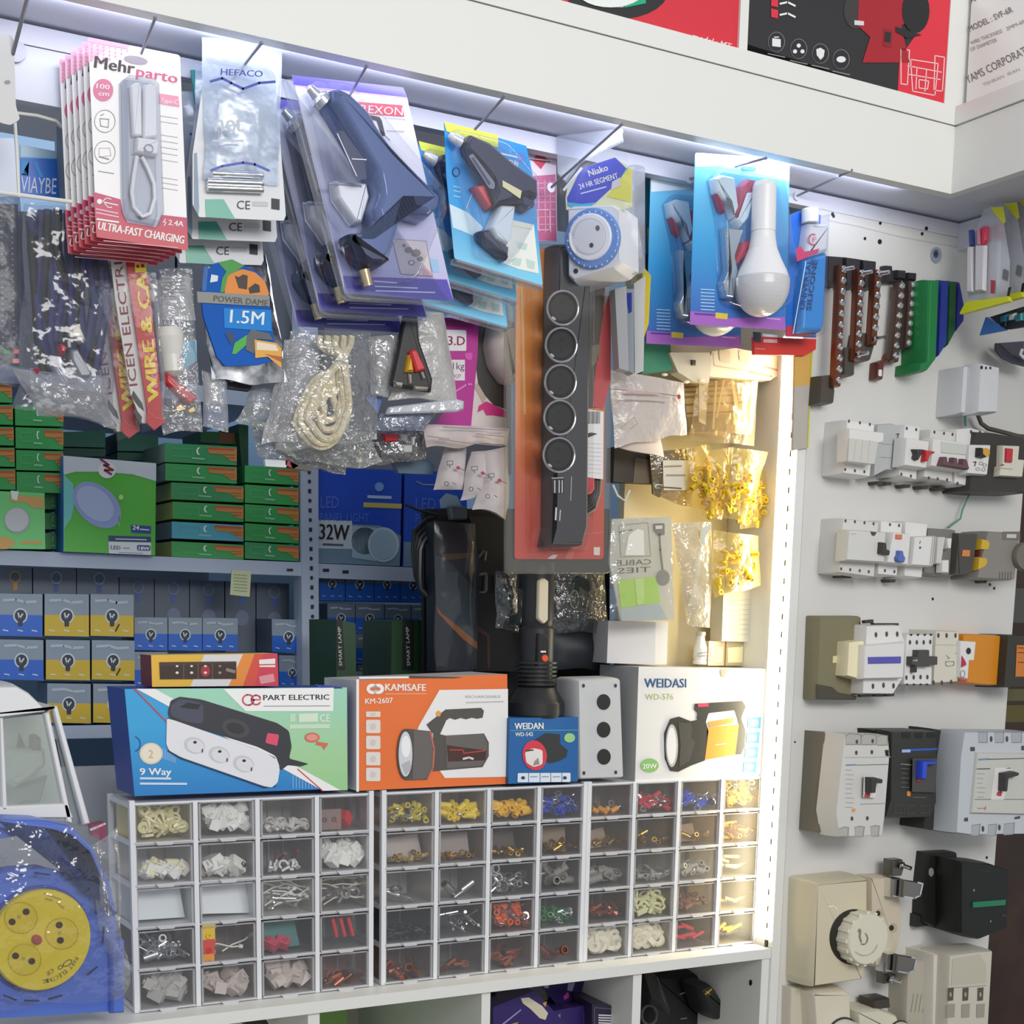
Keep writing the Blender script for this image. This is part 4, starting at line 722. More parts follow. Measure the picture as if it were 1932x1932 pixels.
for i,(x0,y0,x1,y1) in enumerate(((-30,1090,188,1245),(195,1095,447,1250),(452,1100,697,1260),(702,1150,905,1390),(910,1158,1112,1395),(1117,1165,1318,1400),(1325,1172,1502,1590),(1508,1180,1700,1590))):
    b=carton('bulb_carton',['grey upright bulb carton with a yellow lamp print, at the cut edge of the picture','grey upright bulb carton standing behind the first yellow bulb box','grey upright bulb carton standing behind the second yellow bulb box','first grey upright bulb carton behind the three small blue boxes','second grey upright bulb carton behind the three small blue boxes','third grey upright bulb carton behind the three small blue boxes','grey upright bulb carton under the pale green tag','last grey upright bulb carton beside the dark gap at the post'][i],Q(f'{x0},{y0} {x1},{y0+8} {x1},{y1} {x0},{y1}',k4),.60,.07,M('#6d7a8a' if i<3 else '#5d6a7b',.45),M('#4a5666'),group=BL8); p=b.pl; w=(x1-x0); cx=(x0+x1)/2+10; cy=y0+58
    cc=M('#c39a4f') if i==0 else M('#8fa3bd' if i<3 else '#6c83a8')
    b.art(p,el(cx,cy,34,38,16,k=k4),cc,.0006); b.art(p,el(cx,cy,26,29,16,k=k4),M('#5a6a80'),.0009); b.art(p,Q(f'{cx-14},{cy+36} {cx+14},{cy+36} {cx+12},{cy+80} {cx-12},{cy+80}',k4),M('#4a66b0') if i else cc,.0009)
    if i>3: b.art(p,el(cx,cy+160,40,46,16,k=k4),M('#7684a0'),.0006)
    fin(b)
# blue cartons on the other bay
for i,(x0,x1) in enumerate(((135,283),(288,453),(458,605),(610,760),(765,900))):
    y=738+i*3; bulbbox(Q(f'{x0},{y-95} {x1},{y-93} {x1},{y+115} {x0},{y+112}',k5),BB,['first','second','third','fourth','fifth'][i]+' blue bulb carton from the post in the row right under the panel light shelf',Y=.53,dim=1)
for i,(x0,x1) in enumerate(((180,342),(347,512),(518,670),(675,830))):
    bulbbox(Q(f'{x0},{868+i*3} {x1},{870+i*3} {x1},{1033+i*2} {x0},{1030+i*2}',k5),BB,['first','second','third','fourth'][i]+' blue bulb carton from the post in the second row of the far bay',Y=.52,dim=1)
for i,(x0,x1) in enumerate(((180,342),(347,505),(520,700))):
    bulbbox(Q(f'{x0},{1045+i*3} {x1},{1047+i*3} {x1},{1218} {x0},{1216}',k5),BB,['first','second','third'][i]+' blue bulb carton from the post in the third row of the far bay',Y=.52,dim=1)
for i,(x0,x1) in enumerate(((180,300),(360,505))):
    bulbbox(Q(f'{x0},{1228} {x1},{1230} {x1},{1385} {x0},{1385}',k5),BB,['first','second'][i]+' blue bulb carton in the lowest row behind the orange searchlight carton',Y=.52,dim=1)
FLZ=-9
# green folders
GN=M('#26482c',.4); pl=PY(.28)
def folder(q,lab,spine=None):
    b=MB(); P=[pl.at(x) for x in q]; P=[V((v.x,v.y,max(v.z,.2678))) for v in P]
    low=[V((P[3].x,P[3].y,.2678)),V((P[2].x,P[2].y,.2678))]; b.prism([P[0],P[1],low[1],low[0]],V((.0,.11,0)),GN)
    if spine:
        b.art(pl,spine,M('#141914'),.0006); xs=sum(p[0] for p in spine)/len(spine); ys=[p[1] for p in spine]
        b.text(pl,'SMART LAMP',(xs+3.5,max(ys)-8),(xs+1,min(ys)+14),6,M('#cfd5cd'),.001,up=(-1,0))
    return one(b,'lamp_sleeve_box',lab,'box','dark green upright boxes behind the orange carton',smooth=0)
folder(Q('232,962 345,985 357,1268 238,1268',k5),'slim dark green upright box with a black spine, standing alone behind the orange carton',Q('232,962 268,966 285,1260 240,1260',k5))
folder(Q('560,975 620,965 622,1268 545,1268',k5),'plain dark green upright box, first of the row behind the orange carton')
folder(Q('622,962 740,968 740,1268 618,1268',k5),'dark green upright box with wide black spine and white lettering behind the orange carton',Q('626,962 690,965 688,1260 620,1260',k5))
folder(Q('742,965 825,972 825,1268 742,1268',k5),'dark green upright box last in the row, touching the black hanging bag')
# ---------------------------------------------------------------- goods hanging from the overhead cabinet
c1=(0,0,3.578); c2=(480,100,3.578); c3=(800,150,3.578); c4=(1180,250,4.11); d1=(0,340,3.715); d2=(360,440,3.864); d3=(680,560,3.578); d6=(1100,640,3.019); g1=(0,180,8.05); g2=(0,480,6.037); g3=(190,500,5.367); g4=(760,800,4.2); g5=(1120,520,4.83); g6=(440,620,4.2)
CLR=CL('#fbfcff',.03,.05,.10); BLI=CL('#e9ebf0',.04,.015,.3); CRK=CL('#f2f3f5',.13,.08,.16,.6,30); CRW=CL('#f2f2f4',.38,.12,.2,.9,70,'#e6e6e8'); CRD=CL('#c9ccd2',.06,.16,.14,1,60); FOIL=PN('#e8e9ec','#8d9096',45,.2,.9)
def px1(p,k): return (k[0]+p[0]/k[2],k[1]+p[1]/k[2])
# hooks
HK='display hooks under the overhead cabinet'
for i,(a,c,l,ya) in enumerate((((265,105),(292,36),'thin wire hook carrying the white and crimson cable cards',-.110),((455,130),(492,83),'thin wire hook carrying the clear bag with blue wave print',-.110),((660,180),(691,126),'thin wire hook carrying the purple glue gun packs',-.112),((897,243),(951,183),'thin wire hook carrying the small blue glue gun packs',-.110),((1118,284),(1172,236),'thin wire hook carrying the white socket timer pack',-.110),((1388,314),(1443,299),'thin wire hook carrying the light bulb packs',-.112),((1503,370),(1605,322),'bare wire hook beside the bulb packs, over the silicone tube',-.046),((11,152),(52,-4),'thick grey wire hook carrying the white hanging strap',-.10))):
    A=PY(ya).at(a); B=PY(-.152 if i not in(6,) else -.150).at(c); D=(A-B)
    if i not in (6,):
        k=(-.0455-B.y)/D.y; E_=B+D*min(k,3.5); E_=V((E_.x,-.0455,max(E_.z,1.05)))
    else: E_=A
    b=MB(); b.tube([E_,A,B],.0016 if i<7 else .0022,M('#9a9ba6',.35,.7),8); b.lathe(B,(B-A),[(.0017,0),(.0022,.001),(.0017,.003)],M('#8a8b96',.4),8)
    b.lathe(E_,V((0,-1,0)),[(.006,0),(.006,.0015)],M('#d5d6dd'),12)
    one(b,'display_hook',l,'hook',HK)
# ---- usb cable cards
pl=PY(-.113); t=T('cable_blister_card','white and crimson card with a white cable in a clear blister, front of the stack','cable pack',pl.at((260,70)))
q=rr(Q('595,250 1215,372 1270,1690 652,1600',c1),.035)
b=MB(); b.slab(pl,q,.0008,M('#f4f2f2',.45))
PK=M('#f0a3c3',.45); CRI=GR([(-.20,'#c33f4e'),(-.165,'#bf3a68'),(-.12,'#c4487f')],'Z')
b.art(pl,Q('596,250 760,283 720,330 598,420',c1),M('#f7bfd2'),.0003); b.art(pl,Q('596,250 880,306 860,330 600,285',c1),PK,.0005)
for r in range(5):
    for j in range(7-r): b.art(pl,el(620+j*40,300+r*26+j*7,8,9,6,k=c1),PK,.0006)
b.text(pl,'Mehr',px1((636,455),c1),px1((905,500),c1),22,M('#4a4348'),.0007,bold=.02,up=(.1,-1)); b.text(pl,'parto',px1((920,512),c1),px1((1195,562),c1),15,M('#d9688f'),.0007,bold=.015,up=(.1,-1))
b.art(pl,el(917,405,82,27,20,k=c1,rot=10),M('#a99fae'),.0006)
b.art(pl,el(697,608,68,76,22,k=c1),M('#df7fa4'),.0005); b.text(pl,'100',px1((650,595),c1),px1((738,605),c1),9,WHTP,.0008,bold=.01); b.text(pl,'cm',px1((665,645),c1),px1((735,650),c1),6,WHTP,.0008,bold=.01)
GY=M('#8c888c')
for cy in (818,1027): b.line(pl,el(708,cy,70,76,20,k=c1),1.1,GY,.0006,closed=True)
b.line(pl,Q('675,800 735,805 730,860 680,850',c1),1.3,GY,.0006,closed=True); b.line(pl,Q('680,780 700,770',c1),1.5,GY,.0006); b.line(pl,Q('670,1000 740,1000 750,1050 670,1060',c1),1,M('#b8b4b8'),.0006,closed=True); b.line(pl,Q('675,1058 735,1075',c1),2,GY,.0006)
b.art(pl,Q('1070,630 1205,650 1212,722 1075,700',c1),M('#ef9dbb'),.0005); b.text(pl,'Type-C',px1((1085,690),c1),px1((1198,705),c1),8,WHTP,.0008,bold=.008)
for y in (790,828,918,958,1000,1040,1085,1205,1240,1275): b.line(pl,Q(f'{1083+(y-790)*.02},{y-8} {1200},{y+10}',c1),1.2,M('#b9b6ba'),.0006)
b.line(pl,Q('665,1155 770,1172',c1),1.3,GY,.0006)
b.art(pl,Q('630,1295 812,1345 830,1440 860,1500 1055,1535 1092,1450 1262,1470 1270,1690 652,1600',c1),CRI,.0004)
b.line(pl,Q('660,1355 795,1385',c1),2,WHTP,.0008); b.art(pl,el(672,1360,18,18,10,k=c1),WHTP,.0009); b.line(pl,Q('690,1362 720,1335 750,1345',c1),1.6,WHTP,.0008); b.line(pl,Q('700,1365 730,1400 755,1400',c1),1.6,WHTP,.0008)
b.line(pl,Q('650,1410 795,1440',c1),2.2,M('#f3c6d6'),.0008); b.line(pl,Q('652,1435 800,1465',c1),2.2,M('#f3c6d6'),.0008)
b.text(pl,'ULTRA-FAST CHARGING',px1((660,1548),c1),px1((1238,1645),c1),15,WHTP,.0009,bold=.025); b.text(pl,'2.4A',px1((1135,1518),c1),px1((1237,1530),c1),10,WHTP,.0009,bold=.015); b.line(pl,Q('1118,1478 1102,1500 1122,1500 1108,1522',c1),1.5,WHTP,.0009); b.line(pl,Q('655,1478 800,1500',c1),3,WHTP,.0008)
b.line(pl,Q('700,1625 1200,1672',c1),1.6,M('#e8aebb'),.0008)
b.build('backing_card',t)
W1=M('#f2f2f5',.35)
b=MB(); p2=pl.moved(.001); b.puff(p2,rr(Q('868,590 905,565 935,570 945,600 950,930 885,930',c1),.2),.001,.008,W1,.002); b.puff(p2,rr(Q('955,590 1000,580 1045,600 1050,940 950,950',c1),.2),.001,.010,W1,.002); b.puff(p2,rr(Q('905,940 1062,958 1050,1068 898,1046',c1),.12),.002,.012,M('#e9e9ec',.3),.002)
b.art(p2.moved(.0125),el(1003,1005,34,34,14,k=c1),M('#8e8c96'),0); b.art(p2.moved(.0128),el(1005,1003,26,18,12,k=c1,rot=25),M('#e9e9ee'),0)
lp=[p2.at(x,.005) for x in Q('925,1055 905,1180 890,1300 905,1400 960,1462 1015,1440 1045,1340 1040,1240 1000,1140 960,1060',c1)]; b.tube(lp,.0022,W1,8)
b.build('usb_cable',t)['label']='white cable folded in the blister'
b=MB(); b.puff(pl,rr(Q('812,555 860,520 1025,548 1062,585 1095,1450 1060,1535 862,1495 828,1430',c1),.12),.0006,.014,BLI,.004); b.build('blister',t)
for i in range(1,6): dup(t,(-.0035*i,.0115*i,-.0015*i),['second','third','fourth','fifth','rearmost'][i-1]+' white and crimson cable card in the stack, counted from the front'.replace('front','front one'),'white and crimson cable cards on one hook')
t['group']='white and crimson cable cards on one hook'
# ---- clear bag with blue wave on a white tray card
pl=PY(-.105); t=T('fuse_tube_pack','clear bag with blue wave print and silver tubes on a white card, front one','parts pack',pl.at((460,70)),'clear bags with blue wave print')
b=MB(); b.slab(pl,rr(Q('1370,560 1865,600 1930,1455 1915,1490 1345,1465 1300,1380 1300,1040',c1),.06),.001,M('#dcdde0',.4)); b.art(pl,Q('1310,1035 1330,1030 1345,1400 1340,1450 1310,1390',c1),M('#8fa0b5'),.0004)
b.art(pl,Q('1385,1345 1510,1345 1590,1480 1390,1465',c1),M('#4ea58f',.3),.0006); b.text(pl,'CE',px1((1598,1410),c1),px1((1688,1413),c1),16,M('#3f4246'),.0008,bold=.0); b.line(pl,Q('1715,1375 1800,1378',c1),9,M('#c5c7ca'),.0006); b.art(pl,Q('1832,1338 1888,1345 1888,1418 1832,1410',c1),M('#2e3238'),.0006); b.build('backing_card',t)
b=MB()
for y in (1178,1232,1275):
    A,B=pl.at(px1((1400 if y>1200 else 1432,y-8),c1),.006),pl.at(px1((1775,y+6),c1),.006); b.lathe(A,B-A,[(.004,0),(.0042,.002),(.0042,(B-A).length-.002),(.004,(B-A).length)],CHR,12)
b.build('metal_tube',t)
b=MB(); b.sheet(pl.moved(.004),Q('1362,252 1905,330 1880,1240 1385,1200',c1),.014,CL('#eef4fb',.30,.07,.2,.4,22,'#dfe8f5'),12,16,.0022,45,2,back=.001); b.build('clear_bag',t)
b=MB(); p2=pl.moved(.0265); bw=M('#2c40a8',.35)
b.text(p2,'HEFACO',px1((1490,505),c1),px1((1772,520),c1),12,bw,.0,bold=.012)
for pts in ('1422,550 1500,528 1560,560 1640,600 1750,560 1855,552','1425,1150 1500,1122 1640,1098 1720,1110 1815,1152'): b.line(p2,Q(pts,c1),5,bw,0)
b.text(p2,'net',px1((1450,885),c1),px1((1640,888),c1),26,M('#c3ccd6'),0,bold=.01); b.line(p2,Q('1440,950 1640,950',c1),4,M('#c3ccd6'),0)
b.build('printed_logo',t)
dup(t,(.006,.045,-.013),'second clear bag with blue wave print and silver tubes, right behind the front one'); dup(t,(.0,.075,-.034),'rearmost clear bag with blue wave print, its card lowest')
# teal bag between
b=MB(); b.slab(PY(-.06),Q('1290,470 1370,480 1365,700 1320,700',c1),.004,M('#2f8f8c')); b.slab(PY(-.055),Q('1270,1450 1410,1480 1420,1600 1285,1600',c1),.004,M('#2c7f66')); b.slab(PY(-.058),Q('1330,690 1360,690 1400,1500 1280,1470',c1),.003,M('#3f6f78'))
one(b,'teal_parts_pack','teal pack showing in strips behind the blue wave bag','pack')
# ---- big glue gun packs
pl=PY(-.112); t=T('glue_gun_pack','large purple and white blister pack with a glossy glue gun, front of three','glue gun pack',pl.at((690,150)),'large glue gun packs on one hook')
PUR=M('#4f46b4',.4)
b=MB(); cq=Q('255,150 1005,232 1030,300 1345,1675 612,1622',c2); b.slab(pl,cq,.0008,GR([(-.2,'#c2c1e8'),(-.08,'#e6e6f4'),(.0,'#f6f7fb')],'Z'))
b.art(pl,Q('255,150 1005,232 1030,302 262,216',c2),PUR,.0004); b.line(pl,Q('262,218 1030,304',c2),1.6,M('#e8a5d2'),.0006); b.art(pl,Q('598,1505 1300,1530 1345,1675 612,1622',c2),PUR,.0004); b.line(pl,Q('598,1503 1300,1528',c2),1.4,M('#d98fd0'),.0006)
b.art(pl,Q('690,328 1000,352 1012,430 710,410',c2),M('#d8566d'),.0005); b.text(pl,'REXON',px1((715,402),c2),px1((1000,422),c2),15,M('#f2e4ea'),.0008,bold=.0)
b.art(pl,Q('735,410 845,432 860,455 885,560 858,560 825,458 742,438',c2),M('#2f2a38'),.0005); b.line(pl,Q('885,560 915,590',c2),1,M('#2f2a38'),.0005); b.line(pl,Q('800,490 812,492',c2),3,M('#6a6a90'),.0005)
b.line(pl,Q('880,435 1020,447',c2),2,M('#c9c4d6'),.0005); b.line(pl,Q('895,525 1010,530',c2),2,M('#bdb8cc'),.0005)
b.art(pl,Q('930,1255 1160,1270 1202,1508 988,1490',c2),M('#d9cdd0'),.0005); b.line(pl,Q('930,1255 1160,1270 1202,1508 988,1490',c2),1,M('#8d8aa8'),.0008,closed=True)
for x,y,r in ((1040,1330,28),(1090,1350,34),(1060,1415,24),(1120,1390,22),(1010,1300,14)): b.art(pl,el(x,y,r,r*.8,9,k=c2),M('#7d7a78'),.0008)
b.art(pl,el(1060,1415,14,12,9,k=c2),M('#d9cdd0'),.001); b.art(pl,Q('1130,1450 1195,1470 1200,1505 1140,1500',c2),M('#e6b3bb'),.0008); b.art(pl,Q('1180,1385 1240,1395 1250,1480 1205,1480',c2),M('#9fc6ec'),.0005)
for y,x0,x1 in ((1540,808,960),(1575,815,1100),(1605,820,1218)): b.line(pl,Q(f'{x0},{y} {x1},{y+12}',c2),2.4,M('#d8d6f0'),.0007)
b.build('backing_card',t)
GUN=M('#6a7ba8',.12,.25)
b=MB(); b.puff(pl,rr(Q('440,300 500,285 565,315 700,440 760,550 860,690 960,790 1180,1010 1168,1085 1095,1165 960,1130 945,1080 925,1150 870,1340 835,1440 790,1472 700,1470 640,1430 578,1330 570,1248 700,1240 728,1180 705,1090 745,1000 722,870 640,740 560,600 480,470 432,390',c2),.25,3),.001,.040,GUN,.011,5); g=b.build('glue_gun_body',t); g['label']='glossy steel blue gun body'
b=MB(); p2=pl.moved(.038); b.art(p2,rr(Q('545,530 600,525 745,720 760,850 690,860 640,740',c2),.2),M('#2f3a60',.2),.0035); b.line(p2,Q('560,545 690,830',c2),2,M('#dfe5f2'),.0045); b.line(p2,Q('660,715 755,720',c2),2,M('#eef1f7'),.0045); b.build('guide_slot',g)
b=MB(); b.puff(p2.moved(-.036),rr(Q('570,1250 600,1300 840,1440 790,1475 700,1472 640,1432 575,1330',c2),.2),.001,.040,M('#28304f',.25,.2),.006); b.build('handle_base',g)
b=MB(); b.puff(pl,rr(Q('500,880 720,900 740,1000 690,1170 640,1172 520,1005',c2),.1),.001,.02,M('#eceef5',.3),.004); b.tube([pl.at(px1(x,c2),.02) for x in ((722,900),(500,880),(520,1000),(640,1172))],.0014,M('#9aa0b5',.3),6); b.build('trigger',t)
b=MB(); A,B=pl.at(px1((470,345),c2),.018),pl.at(px1((362,222),c2),.018); L=(B-A).length; b.lathe(A,B-A,[(.012,0),(.012,L*.3),(.007,L*.45),(.005,L*.9),(.0015,L)],M('#dfe2ea',.2,.7),16); b.build('nozzle',t)
b=MB(); A,B=pl.at(px1((740,1462),c2),.018),pl.at(px1((768,1572),c2),.018); b.lathe(A,B-A,[(.0065,0),(.006,(B-A).length)],M('#cbb98f',.25,.6),14); b.build('glue_stick_end',t)
b=MB(); b.puff(pl,rr(Q('330,225 560,255 800,470 1215,960 1225,1110 1020,1590 640,1585 545,1300 480,900 400,500',c2),.15),.0006,.044,CL('#fafbfe',.0,.02,.08),.012,4); b.puff(pl,rr(Q('195,180 262,170 640,1640 1330,1690 1345,1705 600,1668',c2),.08),-.006,.003,CL('#f4f6fb',.08,.03,.2),.002); b.build('blister',t)
dup(t,(-.012,.050,-.012),'second large purple glue gun pack, tucked behind the front one'); dup(t,(-.022,.098,-.024),'rearmost large purple glue gun pack, lowest of the three')
# ---- small blue glue gun packs
pl=P3((840,232,-.108),(1005,285,-.112),(870,510,-.108)); t=T('small_glue_gun_pack','small bright blue blister card with a navy glue gun and red trigger, front one','glue gun pack',pl.at((920,240)),'small blue glue gun cards on one hook')
b=MB(); b.slab(pl,rr(Q('135,285 690,448 730,620 802,1392 205,1210 150,640',c3),.03),.0008,GR([(-.16,'#7fd0f2'),(-.10,'#2aa3e8'),(0,'#1c8fdc')],'Z'))
b.art(pl,Q('135,285 500,378 500,458 330,415 152,348',c3),M('#dbe04a'),.0005)
b.art(pl,Q('172,840 300,900 400,1000 345,1060 250,1020 195,1000',c3),M('#d5ecf8'),.0004); b.art(pl,Q('560,940 742,980 775,1310 640,1280 535,1240',c3),M('#eef2ea'),.0004); b.line(pl,Q('590,985 730,1010',c3),2,M('#e3dca0'),.0007)  # pale diagonal band is a highlight painted on the card
for q in ('620,1090 700,1110 690,1150 640,1140','600,1200 660,1210 650,1260 600,1250','690,1210 750,1230 745,1280 700,1270'): b.art(pl,Q(q,c3),M('#c5ddd9'),.0007)
b.text(pl,'GLUE GUN',px1((490,555),c3),px1((632,590),c3),10,WHTP,.0007,bold=.02,up=(.05,-1)); b.line(pl,Q('488,492 630,525',c3),3,M('#cfe6f7'),.0007); b.art(pl,el(655,525,28,34,10,k=c3),M('#5a7fd0'),.0006); b.line(pl,el(217,625,24,30,12,k=c3),2,M('#1b2a6a'),.0006,closed=True)
for y in (720,750,785): b.line(pl,Q(f'200,{y} 245,{y+10}',c3),1.6,M('#bfe0f5'),.0006)
b.line(pl,Q('325,770 285,870',c3),1,WHTP,.0006); b.build('backing_card',t)
b=MB(); NV=M('#2b3052',.28); b.puff(pl,rr(Q('235,450 268,395 400,450 560,590 720,700 720,830 640,800 700,830 705,880 650,912 600,882 590,840 570,860 470,870 400,900 440,780 400,680 300,590 240,500',c3),.12,2),.001,.022,NV,.005,4); b.puff(pl,rr(Q('330,1040 390,1030 440,1100 530,1150 520,1245 450,1190 340,1095',c3),.15),.001,.022,NV,.004); g=b.build('glue_gun_body',t)
b=MB(); p2=pl.moved(.0225); b.art(p2,rr(Q('300,515 330,500 480,700 475,740 440,735',c3),.3),M('#7d83a0',.25),0); b.art(p2,Q('320,530 335,525 450,700 440,715',c3),M('#3b4064',.25),.0005); b.build('side_rail',g)
b=MB(); b.art(pl.moved(.0235),Q('530,680 660,752 650,805 530,722',c3),M('#e6dfb4'),0); b.build('name_strip',g)
b=MB(); b.puff(pl,Q('300,738 412,718 440,762 432,890 402,892',c3),.001,.016,M('#dd5a66',.35),.003); b.build('trigger',t)['label']='red trigger'
b=MB(); b.puff(pl,rr(Q('470,862 580,870 548,1095 520,1145 440,1100 400,1020',c3),.15),.001,.02,M('#d6e2ee',.2),.004); b.build('handle',t)
b=MB(); A,B=pl.at(px1((250,425),c3),.012),pl.at(px1((170,375),c3),.012); b.lathe(A,B-A,[(.007,0),(.006,.012),(.003,(B-A).length)],M('#e9ecf2',.3,.3),12); b.build('nozzle',t)
b=MB(); b.puff(pl,rr(Q('150,350 520,440 735,690 745,920 560,1260 330,1200 300,1020 200,600',c3),.15),.0006,.026,CLR,.008); b.puff(pl,Q('205,1205 800,1388 800,1420 200,1240',c3),-.01,.004,CL('#e8edf5',.2,.12,.12),.002); b.build('blister',t)
dup(t,(-.012,.045,-.012),'second small bright blue glue gun card behind the front one'); dup(t,(.0,.09,-.036),'rearmost small bright blue glue gun card, hanging lowest')
# ---- pink card with red diamond
pl=PY(-.02); b=MB(); b.slab(pl,Q('690,440 890,470 900,1092 760,1092 725,640',c3),.002,M('#e2d4dd',.45)); b.art(pl,Q('735,652 888,640 895,1088 765,1088',c3),M('#c4688f'),.0004); b.art(pl,Q('775,487 835,540 790,605 732,545',c3),M('#d0405c'),.0004); b.line(pl,Q('712,535 860,552',c3),4,M('#f0e6ea'),.0007); b.line(pl,Q('715,540 855,556',c3),1.5,M('#6a3a44'),.0009)
w=M('#e9b8cc')
for y in (700,735,790,830,880,930,980): b.line(pl,Q(f'740,{y} 885,{y-4}',c3),1.2,w,.0007)
for x in (770,815,850): b.line(pl,Q(f'{x},680 {x+6},1030',c3),1.2,w,.0007)
b.line(pl,Q('765,880 850,880 850,1015 770,1015',c3),2,w,.0009,closed=True); one(b,'drill_bit_card','pale pink card with a red diamond mark, hanging behind the socket timer','card')
# ---- socket timer
pl=P3((1065,330,-.056),(1180,300,-.122),(1070,540,-.056)); t=T('socket_timer_pack','white plug-in socket timer with a blue dial in a clear pack with blue label','timer pack',pl.at((1130,250)))
b=MB(); b.slab(pl,Q('955,800 970,720 1060,600 1290,522 1402,600 1405,860 1340,880 960,880',c3),.001,M('#e7eac2',.45)); b.art(pl,rr(Q('965,798 1062,600 1290,525 1368,602 1300,700 1160,830 1060,838 968,826',c3),.06),M('#4d55c6',.4),.0005); b.art(pl,Q('968,828 1060,840 1165,828 1130,852 1000,866 966,850',c3),M('#4fb6d8'),.0006); b.art(pl,Q('1400,600 1400,830 1232,790 1300,705 1368,606',c3),M('#e3df5e'),.0005); b.art(pl,Q('1345,640 1385,590 1365,600 1320,675',c3),M('#4fb6d8'),.0008)
b.text(pl,'Niako',px1((1117,655),c3),px1((1245,612),c3),12,WHTP,.0009,bold=.02); b.text(pl,'24 HR SEGMENT',px1((1052,742),c3),px1((1312,665),c3),10,WHTP,.0009,bold=.02); b.line(pl,Q('1060,770 1228,725',c3),2.6,M('#cfd2f2'),.0009); b.art(pl,Q('1270,690 1325,660 1325,720 1262,745',c3),M('#d9d4d9'),.0009); b.line(pl,Q('945,745 1062,600',c3),5,M('#eef0f6'),.0007); b.build('label_card',t)
b=MB(); q=rr(Q('958,870 1005,838 1290,828 1345,868 1352,1240 1295,1295 1012,1382 960,1335',c3),.12); b.puff(pl,q,-.062,.004,M('#e6e6ea',.4),.006,4); b.build('timer_body',t)
b=MB(); b.puff(pl,el(1150,1080,186,208,32,k=c3,rot=12),.004,.010,M('#6b94d8',.35),.003); dl=b.build('timer_dial',t); dl['label']='blue timer dial'
b=MB(); b.puff(pl,el(1140,1075,145,162,32,k=c3,rot=12),.009,.013,M('#f0f0f3',.35),.002); 
for i in range(26): 
    e_=el(1140,1078,168,188,26,k=c3,rot=12)[i]; b.art(pl,el(e_[0],e_[1],1.6,2.2,5),M('#dfe6f5'),.0108)
b.build('dial_face',dl)
b=MB(); b.puff(pl,el(1138,1072,116,128,28,k=c3,rot=12),.0130,.0134,M('#d3d5de',.4),.001); b.puff(pl,el(1140,1076,104,114,28,k=c3,rot=12),.0134,.0136,M('#e3e4ea',.4),.001); b.build('socket_well',dl)  # grey ring paints the shading inside the white recess
b=MB(); b.art(pl,el(1172,1002,14,18,12,k=c3),M('#6a6468'),.0145); b.art(pl,el(1130,1118,14,16,12,k=c3),M('#4a4648'),.0145); b.build('pin_holes',dl)
b=MB(); b.slab(pl,el(1024,1292,15,17,12,k=c3),.001,M('#2c2e34'),h=.0052); b.build('reset_button',t)
b=MB(); b.sheet(pl.moved(.006),Q('892,395 1340,320 1500,1320 965,1420',c3),.012,CL('#f8f9fc',.02,.02,.2,.2,25),10,14,.0015,40,4); b.puff(pl,Q('895,380 1330,330 1345,420 1060,560 960,700 900,640',c3),-.002,.002,CL('#f2f4fa',.22,.05,.15),.002); b.slab(P3((1197,310,-.085),(1216,350,-.06),(1200,540,-.085)),rr(Q('1420,570 1492,590 1492,1300 1425,1320',c3),.2),.012,CL('#eef0f8',.3,.16,.1)); b.build('clear_pack',t)
# ---- thin packs seen edge on beside the timer
for i,(q,col,l) in enumerate((('1160,545 1182,540 1186,700 1168,695','#b9babf','grey edge of a thin pack, first in the row beside the timer'),('1180,545 1196,545 1196,705 1186,700','#9ea4ad','slim grey pack with blue print, second in the row beside the timer'),('1196,535 1218,520 1214,700 1198,704','#d3d3d2','pale pack end in the middle of the row beside the timer'),('1212,500 1228,520 1224,610 1214,640','#d9c23a','yellow leaf of a pack in the row beside the timer'),('1216,330 1252,336 1246,420 1238,600 1222,600','#2f6f86','dark teal pack at the end of the row beside the timer'),('1216,610 1262,600 1268,698 1212,704','#3f8a6c','green card at the bottom of the row beside the timer'))):
    y0=-.05+i*.012; pl=PY(y0) if i>3 else P3((1160,560,y0),(1180,560,y0-.012),(1160,700,y0)); b=MB(); P=[pl.at(x) for x in Q(q)]
    b.prism(P,V((.004,.02,0)),M(col,.45))
    if i==1: b.art(pl,Q('1181,553 1192,552 1192,588 1186,592'),M('#2f3fa0'),.0005)
    if i==4: b.art(pl,Q('1221,432 1236,420 1240,460 1224,500'),M('#b3a23c'),.0005); b.art(pl,Q('1218,480 1240,470 1238,560 1220,560'),M('#20222c'),.0006)
    one(b,'thin_parts_pack',l,'pack','thin packs seen edge on',smooth=0)
